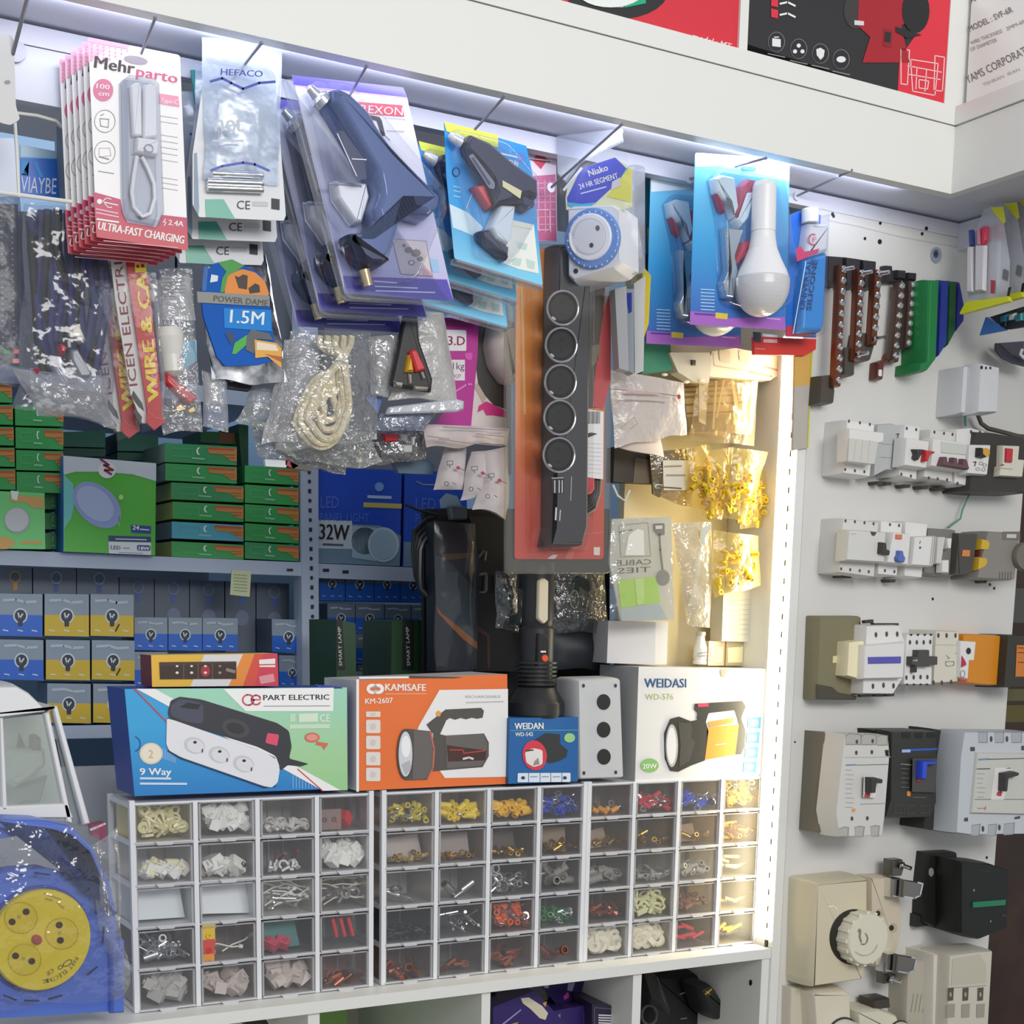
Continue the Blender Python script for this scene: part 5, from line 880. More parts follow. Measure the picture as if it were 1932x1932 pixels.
# ---- bulb with clips packs
pl=P3((1311,288,-.112),(1490,301,-.112),(1302,612,-.110)); t=T('bulb_clip_pack','sky blue blister card with a white bulb and crocodile clips, front one','bulb pack',pl.at((1400,295)),'bulb and clip packs on one hook')
b=MB(); b.slab(pl,rr(Q('542,155 1275,208 1242,1530 500,1488',c4),.03),.0008,GR([(-.205,'#3f6fc0'),(-.12,'#3fa3e0'),(-.02,'#79cdf2'),(.0,'#dff0fa')],'Z'))
b.art(pl,Q('502,1385 700,1400 800,1440 1235,1430 1242,1530 500,1488',c4),M('#a866c4'),.0005); b.art(pl,Q('545,160 870,180 860,250 545,268',c4),M('#eef6fb'),.0004); b.art(pl,Q('1100,235 1270,240 1270,300 1090,290',c4),M('#c9eaf8'),.0004); b.art(pl,rr(Q('895,262 1015,268 1010,300 900,298',c4),.4),M('#3d7fc0'),.0006); b.art(pl,Q('700,1395 795,1405 790,1450 698,1440',c4),M('#e0c64a'),.0008); b.line(pl,Q('540,1405 690,1415',c4),3,M('#5a3a9a'),.0008); b.line(pl,Q('1100,1440 1200,1450',c4),2.4,M('#d9a8e4'),.0008)
for y in range(1215,1380,26): b.line(pl,Q(f'585,{y} 690,{y+6}',c4),1.5,M('#bfe3f6'),.0006)
b.build('backing_card',t)
def bulb(t,pl,k,S_=1):
    A=pl.at(px1((1080,372),k),.028); B=pl.at(px1((1050,1432),k),.028); ax=B-A; L=ax.length; s=L/1060
    R=lambda px: px*s
    b=MB(); b.lathe(A,ax,[(R(40),0),(R(82),R(14)),(R(98),R(50)),(R(102),R(392)),(R(97),R(396)),(R(97),R(402)),(R(101),R(408)),(R(104),R(450)),(R(120),R(530)),(R(160),R(620)),(R(205),R(705)),(R(222),R(755))],M('#ececef',.35),32,caps=True); h=b.build('bulb_housing',t)
    b=MB(); b.lathe(A,ax,[(R(221),R(752))]+[(R(232)*math.cos(math.radians(a)),R(800)+R(258)*math.sin(math.radians(a))) for a in range(-8,91,7)],M('#cfcfd2',.22),32); b.build('bulb_dome',t)['label']='frosted grey dome'
bulb(t,pl,c4)
b=MB(); MET=M('#c9ced8',.2,.8)
b.puff(pl,rr(Q('640,372 700,340 800,362 832,600 790,690 755,560 700,540 655,480',c4),.15),.001,.016,M('#e3e8f0',.25),.004); b.puff(pl,rr(Q('720,745 870,760 800,980 822,1090 785,1300 725,1290 705,1180 745,1080',c4),.1),.001,.018,MET,.004); b.puff(pl,rr(Q('880,480 960,470 900,690 840,760 800,700',c4),.15),.001,.018,M('#e3e8f0',.25),.004); b.build('crocodile_clip',t)
b=MB(); b.puff(pl,Q('660,482 705,545 735,640 700,610',c4),.001,.014,M('#c93a5a',.35),.003); b.puff(pl,rr(Q('852,430 905,372 960,390 935,480 838,660 808,690',c4),.1),.001,.016,M('#c9566e',.35),.003); b.puff(pl,rr(Q('862,862 942,842 900,960 800,1062 790,1040',c4),.12),.001,.016,M('#d33a5c',.35),.003); b.build('red_clip_sleeve',t)
b=MB(); b.puff(pl,rr(Q('620,380 690,300 1180,370 1285,1100 1240,1340 1050,1440 720,1330 690,700',c4),.15),.0006,.020,CL('#eef7fd',.02,.05,.08),.006); b.build('blister',t)
dup(t,(-.012,.085,-.013),'second sky blue bulb and clip card, hanging behind and below the front one')
# ---- silicone tube packs
pl=PY(-.085); t=T('silicone_tube_pack','blue card with a white and blue silicone tube lettered UNIVERSAL SILICONE','sealant pack',pl.at((1500,385)))
b=MB(); b.slab(pl,Q('1275,640 1340,610 1515,640 1478,1590 1245,1582',c4),.001,GR([(-.2,'#1f55b8'),(-.1,'#1f86e4'),(0,'#2f6fdc')],'Z')); b.art(pl,Q('1250,1500 1440,1488 1442,1580 1246,1580',c4),M('#d2344a'),.0005); b.line(pl,Q('1320,1490 1430,1486',c4),3,M('#2a3344'),.0008)
b.build('backing_card',t)
b=MB(); A,B=pl.at(px1((1432,592),c4),.012),pl.at(px1((1432,702),c4),.012); b.lathe(A,B-A,[(.0115,0),(.0122,.002),(.0122,(B-A).length)],M('#eef0f4',.35),20); b.build('cap',t)['label']='white screw cap'
b=MB(); b.puff(pl,rr(Q('1362,718 1500,722 1518,760 1505,950 1322,1002',c4),.1),.001,.02,M('#e4e6ee',.35),.006); b.puff(pl,Q('1322,1000 1505,945 1482,1500 1462,1560 1292,1562',c4),.001,.019,M('#2a8fe0',.35),.006); p2=pl.moved(.0195)
b.art(p2,Q('1320,900 1360,880 1390,925 1505,900 1490,935 1330,1002',c4),M('#d04a7a'),.001); b.line(p2,el(1455,830,32,42,10,k=c4,a0=60,a1=300),3,M('#e0708f'),.0012); b.text(p2,'F',px1((1450,850),c4),px1((1482,850),c4),9,M('#e0708f'),.0012)
b.text(p2,'UNIVERSAL',px1((1390,1372),c4),px1((1450,985),c4),9,M('#1c3f7c'),.001,bold=.01,up=(-1,-.1)); b.text(p2,'SILICONE',px1((1440,1380),c4),px1((1492,990),c4),9,M('#1c3f7c'),.001,bold=.02,up=(-1,-.1)); b.build('tube',t)
b=MB(); b.puff(pl,Q('1340,700 1515,650 1478,1585 1280,1585',c4),.0006,.024,CLR,.005); b.line(pl.moved(.0246),Q('1400,1000 1300,1560',c4),1.3,M('#eef4fb'),0); b.build('blister',t)
b=MB(); pl=PY(-.055); b.slab(pl,rr(Q('998,1582 1480,1602 1476,1682 1385,1730 1000,1720',c4),.05),.006,M('#d83c34',.45)); b.art(pl,Q('988,1545 1052,1550 1050,1630 990,1618',c4),M('#4a4a52'),.0006); b.art(pl,Q('1065,1560 1180,1570 1180,1590 1065,1580',c4),M('#e6e9ee'),.0006); b.art(pl,Q('1070,1602 1178,1605 1178,1632 1070,1628',c4),M('#ecb7bb'),.0006); b.line(pl,Q('1010,1675 1080,1680',c4),2,M('#e28a80'),.0006)
one(b,'red_tool_card','red header card hanging under the silicone tube pack, with a dark label corner','card')
b=MB(); pl=PY(-.05); b.slab(pl,Q('1500,668 1534,660 1530,725 1499,730'),.004,M('#d9ac5a')); b.slab(pl,Q('1499,730 1530,725 1523,845 1496,850'),.004,M('#b9b3aa')); b.line(pl,Q('1532,662 1524,845'),2.5,M('#c9cc3a'),.0006); one(b,'orange_grey_card','narrow orange and grey card in front of the LED strip, under the red card','card')
# ---- power strip pack
pl=PY(-.018); t=T('power_strip_pack','long clear pack with dark grey five socket power strip on orange red card','power strip pack',pl.at((1060,470)))
b=MB(); cq=rr([(974,470),(1143,470),(1139,1055),(971,1055)],.04); b.slab(pl,cq,.001,GR([(-.50,'#cc4040'),(-.34,'#d9503a'),(-.20,'#e88a36'),(0,'#e8943a')],'Z'))
b.art(pl,Q('1480,-300 1660,-300 1640,100 1640,750 1470,750',d3),M('#4c4745'),.0004); b.art(pl,Q('1640,110 1690,-60 1690,560 1640,760 1570,740 1575,600',d3),M('#d3404a'),.0006); b.art(pl,Q('1560,330 1620,320 1610,420 1560,480',d3),M('#7f7c6c'),.0006)
b.art(pl,Q('1380,1770 1500,1480 1540,1480 1430,1770',d3),M('#e5705e'),.0005); b.art(pl,Q('1260,1768 1300,1740 1335,1742 1310,1770',d3),M('#e8ddd8'),.0006); b.art(pl,Q('1575,1690 1618,1690 1615,1745 1575,1742',d3),M('#efe9e6'),.0006); b.line(pl,Q('1510,1600 1640,1590',d3),1.2,M('#d98a7e'),.0006)
b.line(pl,[(981,470),(981,470)],1,ORG); b.line(pl,Q('1085,-200 1110,790',d3),5,M('#f0b469'),.0005); b.build('backing_card',t)
SG=M('#434346',.4)
b=MB(); b.puff(pl,rr(Q('1240,-330 1480,-330 1470,600 1462,1560 1425,1690 1190,1690 1215,1560 1222,600',d3),.06),.001,.034,SG,.006,4); body=b.build('strip_body',t)
for i,(cx,cy) in enumerate(((1374,-185),(1365,75),(1355,325),(1350,575),(1345,815),(1340,1068))):
    if i==0: continue
    b=MB(); p2=pl.moved(.034); o=[p2.at(x,.0015) for x in el(cx,cy,105,115,28,k=d3)]; b.tube(o,.0016,M('#a9a9ad',.2,.5),6,closed=True); b.art(p2,el(cx,cy,99,108,28,k=d3),M('#1f1e1e',.4,0,0,.3),.0004); b.art(p2,el(cx,cy,80,88,24,k=d3),M('#2e2b2a',.35,0,0,.4),.0008); b.art(p2,el(cx-60,cy+70,18,8,8,k=d3,rot=40),M('#b9b9bd',.3),.0011)  # pale tilted ellipse is a painted glint on the dark socket
    for dx,dy in ((0,-40),(0,42)): b.art(p2,el(cx+dx,cy+dy,11,12,8,k=d3),M('#111111'),.0012)
    b.build('socket',body)
b=MB(); p2=pl.moved(.034); b.art(p2,Q('1290,1222 1372,1220 1372,1330 1300,1325',d3),M('#1d1d1f'),.0004); 
for x in (1312,1342,1362): b.line(p2,Q(f'{x},1240 {x},1322',d3),1.8,M('#d9d9dc'),.0008)
b.line(p2,Q('1292,1224 1370,1222',d3),1.5,M('#c9c9cc'),.0008); b.build('usb_ports',body)
b=MB(); b.line(p2,Q('1322,1425 1318,1505',d3),3,M('#d6d6d8'),.0006); b.line(p2,Q('1350,1440 1345,1510',d3),2,M('#c6c6c8'),.0006); b.line(p2,Q('1425,1215 1420,1375',d3),1.6,M('#a9a9ac'),.0006); b.build('print',body)
b=MB(); b.slab(pl,Q('1475,750 1642,775 1638,1232 1462,1210',d3),.0006,M('#e4e2e2',.5),h=.016)
for i,x in enumerate(range(1490,1620,9)): b.line(pl,Q(f'{x},775 {x-2},855',d3),1.1 if i%3 else 1.8,M('#55555a'),.0164)
b.art(pl,Q('1492,930 1560,915 1600,925 1510,960',d3),M('#3a3a3c'),.0165)
for y in range(985,1190,28): b.line(pl,Q(f'1475,{y} 1625,{y+10}',d3),.8,M('#bdbbbd'),.0164)
b.build('barcode_label',t)['label']='white barcode label'
b=MB()
for k in range(5): b.tube([pl.at(x,.010-.001*k) for x in Q(f'{1478+k*6},1215 {1475+k*6},{1440-k*14} {1520},{1470-k*22} {1580-k*9},{1430-k*16} {1612-k*14},1330 {1618-k*16},1230',d3)],.0024,M('#2a2523',.4),6)
b.build('cable_coil',t)
b=MB(); b.puff(pl,rr(Q('1480,1215 1545,1215 1545,1310 1520,1342 1482,1340',d3),.2),.004,.016,M('#cf4a50',.4),.003); b.build('plug',t)['label']='red plug'
b=MB(); b.puff(pl,rr([(953,462),(1153,458),(1150,1083),(953,1083)],.04),-.004,.003,CL('#f3f2ee',.07,.05,.12,0,60,'#cfcac0'),.002); b.puff(pl,rr(Q('1110,-300 1500,-310 1485,1600 1440,1730 1130,1730 1105,1650',d3),.06),.003,.040,CL('#fafafa',.0,.015,.06),.006); b.build('blister',t)
# ---- lower bags
def bag(name,label,cat,q,Y,mat,bulge=.012,amp=.004,back=.002,seed=1,group=None,sc=40,nx=12,ny=16,parts=None,edge=1,pl=None,fold=0):
    pl=pl or PY(Y); t=T(name,label,cat,pl.at(((q[0][0]+q[1][0])/2,(q[0][1]+q[1][1])/2)),group)
    b=MB(); b.sheet(pl,q,bulge,mat,nx,ny,amp,sc,seed,back=back,edge=edge,fold=fold); b.build('bag_film',t); return t,pl
# left edge: strap, wire rack, bags
pl=PY(-.118); b=MB(); b.slab(pl,rr([(-40,62),(26,64),(30,200),(38,225),(20,236),(2,232),(-40,200)],.25),.003,M('#cfcfd0',.5)); b.art(pl,el(14,155,6,4,10),M('#8e8e94'),.0004); one(b,'hanging_strap','rounded white plastic strap on the grey hook at the picture edge','strap')
b=MB(); b.slab(PY(-.046),el(32,97,18,20,20),.0015,M('#c3c6d2'),h=.0016); one(b,'round_sticker','round pale grey disc stuck on the header board behind the hanging strap','disc')
t=T('wire_display_frame','white wire frame shelf hanging in front of the cable bags, cut by the picture edge','wire frame',PY(-.06).at((60,380)))
pw=PY(-.085); W2=M('#e4e3dc',.35)
b=MB(); b.tube([pw.at(x) for x in ((-60,355),(0,363),(60,371),(136,381))],.0022,W2,8); b.build('front_rail',t)
b=MB(); b.tube([pw.at(x) for x in ((28,225),(32,290),(36,372))],.0018,W2,8); b.build('side_bar',t)
b=MB(); b.tube([PY(-.03).at(x) for x in ((30,213),(70,218),(106,228),(118,240),(130,250))],.0018,W2,8); b.build('top_bar',t)
b=MB(); pb=PY(.02); b.slab(pb,Q('310,930 865,945 905,1560 320,1500',g1),.003,M('#0f69d0',.35)); b.art(pb,Q('310,930 862,945 862,965 310,950',g1),M('#79c4f2'),.0004); b.art(pb,Q('320,1010 440,1000 420,1100 330,1200 430,1220 330,1180',g1),M('#2fa5ee'),.0005); b.art(pb,Q('500,1010 560,1010 660,1240 600,1240',g1),M('#2f9ae8'),.0005); b.text(pb,'VIAYBE',px1((310,1470),g1),px1((850,1500),g1),30,M('#dfe6f2'),.0008,bold=.0); b.slab(pb.moved(-.004),Q('310,745 860,850 862,945 310,930',g1),.004,M('#aecbe4',.3)); one(b,'blue_header_bag','bright blue bag header with white letters behind the wire frame','bag')
b=MB(); b.slab(PY(-.02),Q('-200,640 210,650 270,1480 -200,1440',g1),.004,M('#c5cfe0',.35)); one(b,'pale_bag','pale blue grey bag behind the wire frame at the picture edge','bag')
b=MB(); b.slab(PY(.03),Q('855,470 1030,560 1090,1640 905,1560 865,945',g1),.01,M('#a9b4c6',.4)); b.art(PY(.03),el(1003,1120,30,50,12,k=g1),WHTP,.0005); one(b,'grey_card_pack','plain grey card edge between the blue header bag and the cable cards','card')
# bag of light strings
t,pl=bag('light_string_bag','grey clear bag of dotted light strings at the picture edge','bag',[(-50,370),(38,372),(60,735),(-50,720)],-.005,CL('#c7cad2',.06,.02,.25,.4,30),.008,.003,.002,3)
b=MB(); b.slab(pl,[(-50,385),(34,385),(38,680),(-50,675)],.003,M('#4e5260',.5))
for i in range(26):
    y=395+i*10.5
    for x in (2+i*.15,22+i*.2): b.art(pl,el(x,y,2.0 if i%4 else 2.6,1.5,6),M('#d6d9e2'),.0006)
b.build('light_string',t)
b=MB(); 
for x,y,c in ((10,664,'#2d8a5e'),(28,664,'#e07a74'),(28,682,'#e39a90')): b.puff(pl,rr([(x-7,y-5),(x+8,y-5),(x+8,y+6),(x-7,y+6)],.2),.001,.006,M(c,.4),.001)
b.build('string_plug',t)
# black cable bag
pl=PY(-.01); t=T('audio_cable_bag','crumpled clear bag of navy cables with white and red plugs, below the wire frame','cable bag',pl.at((120,390)))
NB=M('#2a2f66',.3); rn=random.Random(5)
b=MB()
for k in range(15):
    x=55+k*10; pts=[(x+rn.uniform(-6,6),395+rn.uniform(0,20)),(x+rn.uniform(-10,10),470),(x+rn.uniform(-8,14),560),(x*0.85+22+rn.uniform(-8,8),640),(x*.7+45,700+rn.uniform(-25,10))]; b.tube([pl.at(p,rn.uniform(.0,.012)) for p in pts],.0052,NB if k%3 else M('#15161c',.3),7)
b.build('cable_bundle',t)
for nm,q,c,h in (('white_plug','745,870 800,815 850,840 930,1020 880,1050 735,960','#c9c2b6',.014),('red_plug','610,1060 650,1040 720,1090 700,1160 640,1180','#cf2f48',.012),('red_plug','340,1330 380,1310 410,1340 400,1400 350,1390','#c02f4a',.012),('adapter_plug','740,1120 830,1110 990,1390 960,1440 850,1440 750,1250','#8f939c',.014),('adapter_plug','525,1270 560,1250 740,1440 730,1560 640,1500','#b9bccc',.012)):
    b=MB(); b.puff(pl,rr(Q(q,g2),.2),.012,h+.014,M(c,.35),.003); b.build(nm,t)
b=MB(); b.tube([pl.at(px1(x,g2),.012) for x in ((680,1165),(690,1260),(740,1350))],.002,M('#dcdad6',.3),6); b.tube([pl.at(px1(x,g2),.014) for x in ((785,985),(790,1060))],.002,M('#e0d9c0',.3),6); b.build('plug_pin',t)
b=MB(); b.sheet(pl.moved(.018),[(25,695),(205,715),(222,800),(70,785)],.012,CL('#e6e7ea',.28,.07,.16,.9,45,'#cfd0d4'),16,8,.007,50,10,back=.01,fold=.003); b.build('crumpled_hem',t)
b=MB(); b.sheet(pl.moved(.014),[(45,380),(205,388),(225,790),(35,765)],.012,CL('#eef0f6',.04,.06,.12,.8,22),16,26,.006,42,9,back=.03,fold=.003); b.build('bag_film',t)
# wire & cable bags
pl=P3((215,520,-.03),(300,520,-.04),(275,800,-.03)); t=T('cable_sleeve_bag','slim bag with a white and a red band lettered WIRE & CABLE, front one','cable bag',pl.at((240,500)),'white and red wire bags')
DR=M('#8a2f3f'); RS=M('#bb2029',.4)
b=MB(); b.slab(pl,Q('100,-60 265,-60 300,110 455,1375 470,1600 420,1600 300,1290 140,300',g3),.010,M('#d5d2cf',.4)); b.text(pl,'ICEN ELECTRIC',px1((372,1218),g3),px1((195,-190),g3),15,DR,.0008,bold=.0,up=(-1,.12))
for q in ('330,1270 420,1400 440,1480 380,1430 310,1330','350,1450 420,1540 400,1620 330,1480'): b.art(pl,Q(q,g3),M('#4a4d46'),.0006)
b.build('white_band',t)
p2=pl.moved(.006); b=MB(); b.slab(p2,Q('255,-60 440,-60 480,140 640,1560 650,1590 545,1672 462,1590 470,1470 275,110',g3),.010,RS); b.text(p2,'WIRE & CABLE',px1((592,1375),g3),px1((425,-330),g3),21,M('#e8c92c'),.0009,bold=.03,up=(-1,.1)); b.line(p2,Q('480,1480 545,1545 640,1565',g3),1,M('#ef7b74'),.0009); b.build('red_band',t)['label']='red band with yellow letters'
b=MB(); b.sheet(pl.moved(.02),Q('90,60 560,80 680,1600 420,1700',g3),.006,CL('#f6f7f8',.02,.015,.16,.4,30),8,16,.002,40,6); b.build('bag_film',t)
b=MB(); b.sheet(pl.moved(.0),Q('470,140 600,150 690,1560 640,1560',g3),.008,CL('#dfe1e4',.2,.08,.16,.6,30),6,14,.004,50,8); b.build('film_edge',t)
dup(t,(-.022,.03,-.008),'second white and red wire bag, half hidden behind the front one')
b=MB(); pl=PY(.03); b.slab(pl,Q('20,60 110,60 120,260 105,1000 60,900 10,300',g3),.006,M('#5a93b4',.4)); b.art(pl,Q('30,80 100,80 95,250 40,260',g3),M('#9c3a52'),.0005); one(b,'blue_green_bag','narrow blue bag with a red tip between the cable bag and the wire bags','bag')
# clear tube bag
t,pl=bag('mixed_parts_bag','long clear bag with a grey card, a white tube and a red stick','parts bag',Q('600,40 920,30 1040,1690 640,1740',g3),-.035,CL('#f1f1f2',.12,.09,.14,.9,50),.016,.004,.002,11,nx=10,ny=24)
b=MB(); b.slab(pl,Q('620,120 905,110 960,560 615,560',g3),.001,M('#b4b5b8',.5)); 
for y in range(140,330,36): b.line(pl,Q(f'640,{y} 850,{y-6}',g3),2,M('#85868a'),.0006)
b.build('grey_card',t)
b=MB(); A,B=pl.at(px1((690,640),g3),.004),pl.at(px1((740,1130),g3),.004); L=(B-A).length; b.lathe(A,B-A,[(.015,0),(.017,.01),(.013,.03),(.013,L*.9),(.006,L)],M('#d9d6d0',.35),14); b.build('white_tube',t)
b=MB(); b.slab(pl,Q('830,775 970,760 975,970 840,1060',g3),.002,M('#6fb3d0',.4),h=.003); b.build('blue_card',t)
b=MB(); b.puff(pl,rr(Q('618,1120 660,1105 950,1330 955,1365 870,1425 640,1210',g3),.15),.0,.012,M('#d4353d',.35),.003); b.build('red_stick',t)
b=MB(); 
for q in ('720,1440 790,1400 860,1470 770,1510','840,1470 930,1420 960,1500 880,1520','690,1500 720,1440 740,1520'): b.puff(pl,Q(q,g3),.0,.008,M('#b7a26a',.3,.6),.002)
b.build('brass_fitting',t)
t,pl=bag('blue_grey_bag','small clear bag with pale cloth and blue grey content, low beside the striped foil bag','parts bag',Q('1020,1060 1270,1180 1300,1700 1030,1640',g3),-.015,CL('#eceef2',.18,.1,.16,.8,50),.010,.003,.002,12)
b=MB(); b.slab(pl,Q('1050,1080 1240,1200 1200,1400 1100,1450 1050,1400',g3),.004,M('#b3b0ac')); b.slab(pl,Q('1060,1450 1190,1420 1280,1480 1280,1660 1050,1600',g3),.004,M('#77819f')); b.build('content',t)
# blue foil bag POWER
t,pl=bag('foil_cable_bag','glossy blue foil bag with green and orange shapes and grey name band, lettered 1.5M','foil bag',[(385,500),(500,480),(545,725),(395,720)],-.02,FOIL,.010,.006,.004,14,sc=30,nx=12,ny=14)
p2=pl.moved(.020); b=MB()
b.slab(p2,rr(Q('130,260 170,220 300,190 400,240 500,290 570,420 575,500 600,740 640,920 500,960 250,970 190,900 90,600 75,420',d2),.1),.004,M('#0f5cb8',.5,0,0,.15)); 
b.art(p2,Q('200,215 300,190 390,235 300,300 240,430 215,430 230,330 260,280',d2),M('#3f9a3c'),.0005); b.art(p2,rr(Q('250,400 270,310 370,260 470,285 540,350 570,440 560,460 245,450',d2),.2),M('#e58a2b'),.0008)
b.art(p2,Q('320,310 350,320 380,300 415,310 410,410 350,400',d2),M('#3a2b22'),.0011); b.art(p2,Q('420,400 470,365 500,380 505,430 430,440',d2),M('#2f2520'),.0011); b.art(p2,Q('150,300 200,310 195,350 140,360',d2),M('#dfe9f2'),.0008)
b.art(p2,Q('45,425 575,455 575,535 50,505',d2),M('#8b8b88'),.0014); b.text(p2,'POWER DAME',px1((165,495),d2),px1((560,530),d2),11,M('#4c4c4a'),.0018,bold=.01)
b.art(p2,Q('240,545 585,560 590,715 245,690',d2),M('#1f86d6',.5,0,0,.2),.0008); b.text(p2,'1.5M',px1((285,650),d2),px1((530,668),d2),24,M('#e6eef6'),.0012,bold=.01)
b.art(p2,Q('250,730 310,720 320,790 290,810',d2),M('#18365e'),.001); b.art(p2,Q('320,800 410,740 420,800 330,880 300,880',d2),M('#3faa3c'),.001); b.art(p2,Q('410,750 440,700 570,730 600,780 480,770 460,880 400,850',d2),M('#565a5e'),.0012)
b.art(p2,Q('465,775 620,800 660,840 660,980 560,900 470,910',d2),M('#e3a53a'),.0016); b.art(p2,Q('480,790 620,815 640,860 480,850',d2),M('#e9dcc0'),.0019); b.art(p2,Q('540,880 660,900 660,940 600,910',d2),M('#b5562a'),.0019)
b.art(p2,Q('95,250 130,240 110,420 80,420',d2),M('#1c5fb4'),.0009); b.build('printed_front',t)
b=MB(); pq=PY(-.005); b.slab(pq,Q('275,1030 450,1080 430,1150 270,1130',d2),.01,M('#202124')); b.art(pq,el(300,1060,24,26,12,k=d2),M('#d8d8da'),.0005); one(b,'black_speaker_plug','black plug end with a round silver eye under the blue foil bag','plug')
# rope bag
pl=PY(-.03); t=T('rope_bag','big crumpled clear bag holding a loop of cream flecked rope','rope bag',pl.at((630,640)))
RP=PN('#efe8d6','#dccd9c',260,.7)
b=MB(); 
for k,(xl,xr,yb,h) in enumerate(((505,905,930,.004),(540,880,900,.012),(590,915,870,.018),(640,860,800,.008),(690,800,720,.002))):
    kx,ky=868-k*6,245
    pts=[(690+k*62,60),(700+k*55,140),(kx-20+k*10,ky-8),(kx-90+k*8,ky+90),((xl+kx)/2-60+k*20,ky+190),(xl,(ky+yb)/2+120),(xl+30,yb-110),((xl*1.1+xr*.9)/2-20,yb),((xl+xr)/2+80,yb-30),(xr-15,yb-190),(xr,(ky+yb)/2+30),(xr-20,ky+130),(kx+20,ky)]
    P=[V((x,y)) for x,y in pts]; sm=[]
    for i in range(len(P)-1):
        for j in range(5):
            u=j/5; p0,p1,p2_,p3=P[max(i-1,0)],P[i],P[i+1],P[min(i+2,len(P)-1)]; sm.append(.5*((2*p1)+(p2_-p0)*u+(2*p0-5*p1+4*p2_-p3)*u*u+(3*p1-p0-3*p2_+p3)*u**3))
    b.tube([pl.at(px1(s_,g6),h) for s_ in sm],.0046,RP,8)
b.tube([pl.at(px1((820,225),g6),.022),pl.at(px1((905,262),g6),.024)],.003,M('#e8e4da'),6); b.build('rope',t)
b=MB(); b.sheet(pl.moved(.015),[(548,625),(700,628),(712,830),(520,850)],.02,CL('#f4f4f5',.07,.07,.14,1,45),14,18,.006,38,17,back=.03); b.build('bag_film',t)
t2=T('white_film_bag','milky crumpled empty film bag hanging beside the rope','film bag',PY(-.01).at((500,720)))
b=MB(); b.sheet(PY(-.015),[(535,640),(600,640),(590,842),(500,835)],.012,CRW,10,16,.006,38,21,back=.008); b.sheet(PY(.0),[(478,725),(545,735),(560,870),(450,790)],.012,CL('#e8eaea',.25,.12,.2,1,50,'#d9dbda'),10,12,.006,38,22,back=.008); b.build('bag_film',t2)
t2=T('lower_film_bag','grey crumpled clear bag bottoms over the green and blue lamp cartons','film bag',PY(.02).at((600,840)))
b=MB(); b.sheet(PY(.01),[(475,790),(700,815),(720,880),(490,860)],.012,CL('#d9dbda',.22,.14,.2,1,55,'#cfd0d0'),18,8,.006,42,23,back=.008); b.sheet(PY(.03),[(560,845),(660,850),(650,900),(540,880)],.01,CL('#d4d4d0',.3,.14,.2,1,55,'#c5c5c0'),14,8,.006,42,24,back=.008); b.build('bag_film',t2)
b=MB(); pk=PY(.0); b.slab(pk,Q('250,1035 430,1045 420,1100 260,1090',g6),.006,M('#dfe0e2')); b.slab(pk,Q('415,1040 520,1085 480,1110 415,1080',g6),.006,M('#b3303c')); b.slab(pk,Q('450,1060 640,1090 620,1130 470,1110',g6),.006,M('#55524e')); b.build('content',t2)
# AV cable bag
t=T('video_cable_bag','white poly bag with black video cable and yellow and red plugs','cable bag',PY(-.02).at((800,600))); pl=PY(-.02)
b=MB(); b.sheet(pl,Q('375,100 560,110 650,700 185,700',d3),.012,CL('#e8e8e6',.62,.1,.3,.6,50,'#d6d4d0'),10,14,.003,40,31,back=.01); b.sheet(pl.moved(.004),Q('55,270 260,260 190,680 90,640',d3),.010,CL('#e4e4e4',.42,.14,.2,.9,50,'#dadada'),8,14,.004,40,33,back=.01); b.puff(pl.moved(.012),rr(Q('185,745 640,690 692,705 690,765 640,780 165,795',d3),.15),.0,.006,CL('#f2f4f8',.7,.14,.14,.5,60,'#dde0e6'),.003); b.sheet(pl,Q('130,785 520,780 430,900 90,890',d3),.010,CL('#c4cbdc',.3,.16,.16,1,55,'#aab4cc'),12,8,.004,42,34,back=.004); b.build('poly_bag',t)
b=MB(); p2=pl.moved(.016); b.puff(p2,rr(Q('285,110 372,110 385,300 475,560 465,650 190,605 245,330',d3),.12),.0,.008,M('#2a2a2c',.4),.004); cb=b.build('black_cable',t)
for nm,q,c in (('yellow_plug','272,520 292,400 310,400 332,520','#d9a62c'),('red_plug','298,380 325,362 350,372 412,500 345,522','#d84048')):
    b=MB(); b.puff(p2,rr(Q(q,d3),.15),.006,.016,M(c,.35),.003); b.build(nm,cb)
b=MB(); 
for q in ('295,520 325,525 325,600 300,600','372,510 400,505 420,560 395,570','205,570 270,580 260,620 210,610','330,600 440,610 430,640 340,640'): b.puff(p2,Q(q,d3),.006,.012,M('#9a938a',.25,.7),.002)
b.build('plug_tip',cb)
b=MB(); b.slab(pl.moved(-.004),Q('95,530 160,640 120,790 40,690',d3),.004,M('#4a66a8',.4)); b.build('blue_card',t)
t,pl=bag('switch_parts_bag','dark clear bag with a red block and grey switches, low beside the pale tissue','parts bag',Q('-20,930 420,900 430,1090 0,1120',d3),.03,CL('#b9babb',.10,.16,.16,1,55),.012,.004,.004,41,nx=16,ny=8)
b=MB(); b.slab(pl,Q('-10,950 415,930 420,1080 0,1100',d3),.004,M('#35322f')); b.build('black_pieces',t)
for nm,q,c in (('red_block','130,930 235,930 238,985 140,988','#cf2830'),('grey_switch','240,925 300,930 295,985 245,980','#b5b3b0'),('grey_switch','250,1000 330,1000 330,1060 260,1062','#b9b7b2'),('white_switch','320,950 350,945 345,1010 322,1010','#d6d4d0'),('black_switch','40,1020 110,1000 120,1090 50,1090','#232323'),('white_switch','75,985 100,980 125,1040 110,1050','#e2e2e0')):
    b=MB(); b.puff(pl,Q(q,d3),.001,.012,M(c,.4),.002); b.build(nm,t)
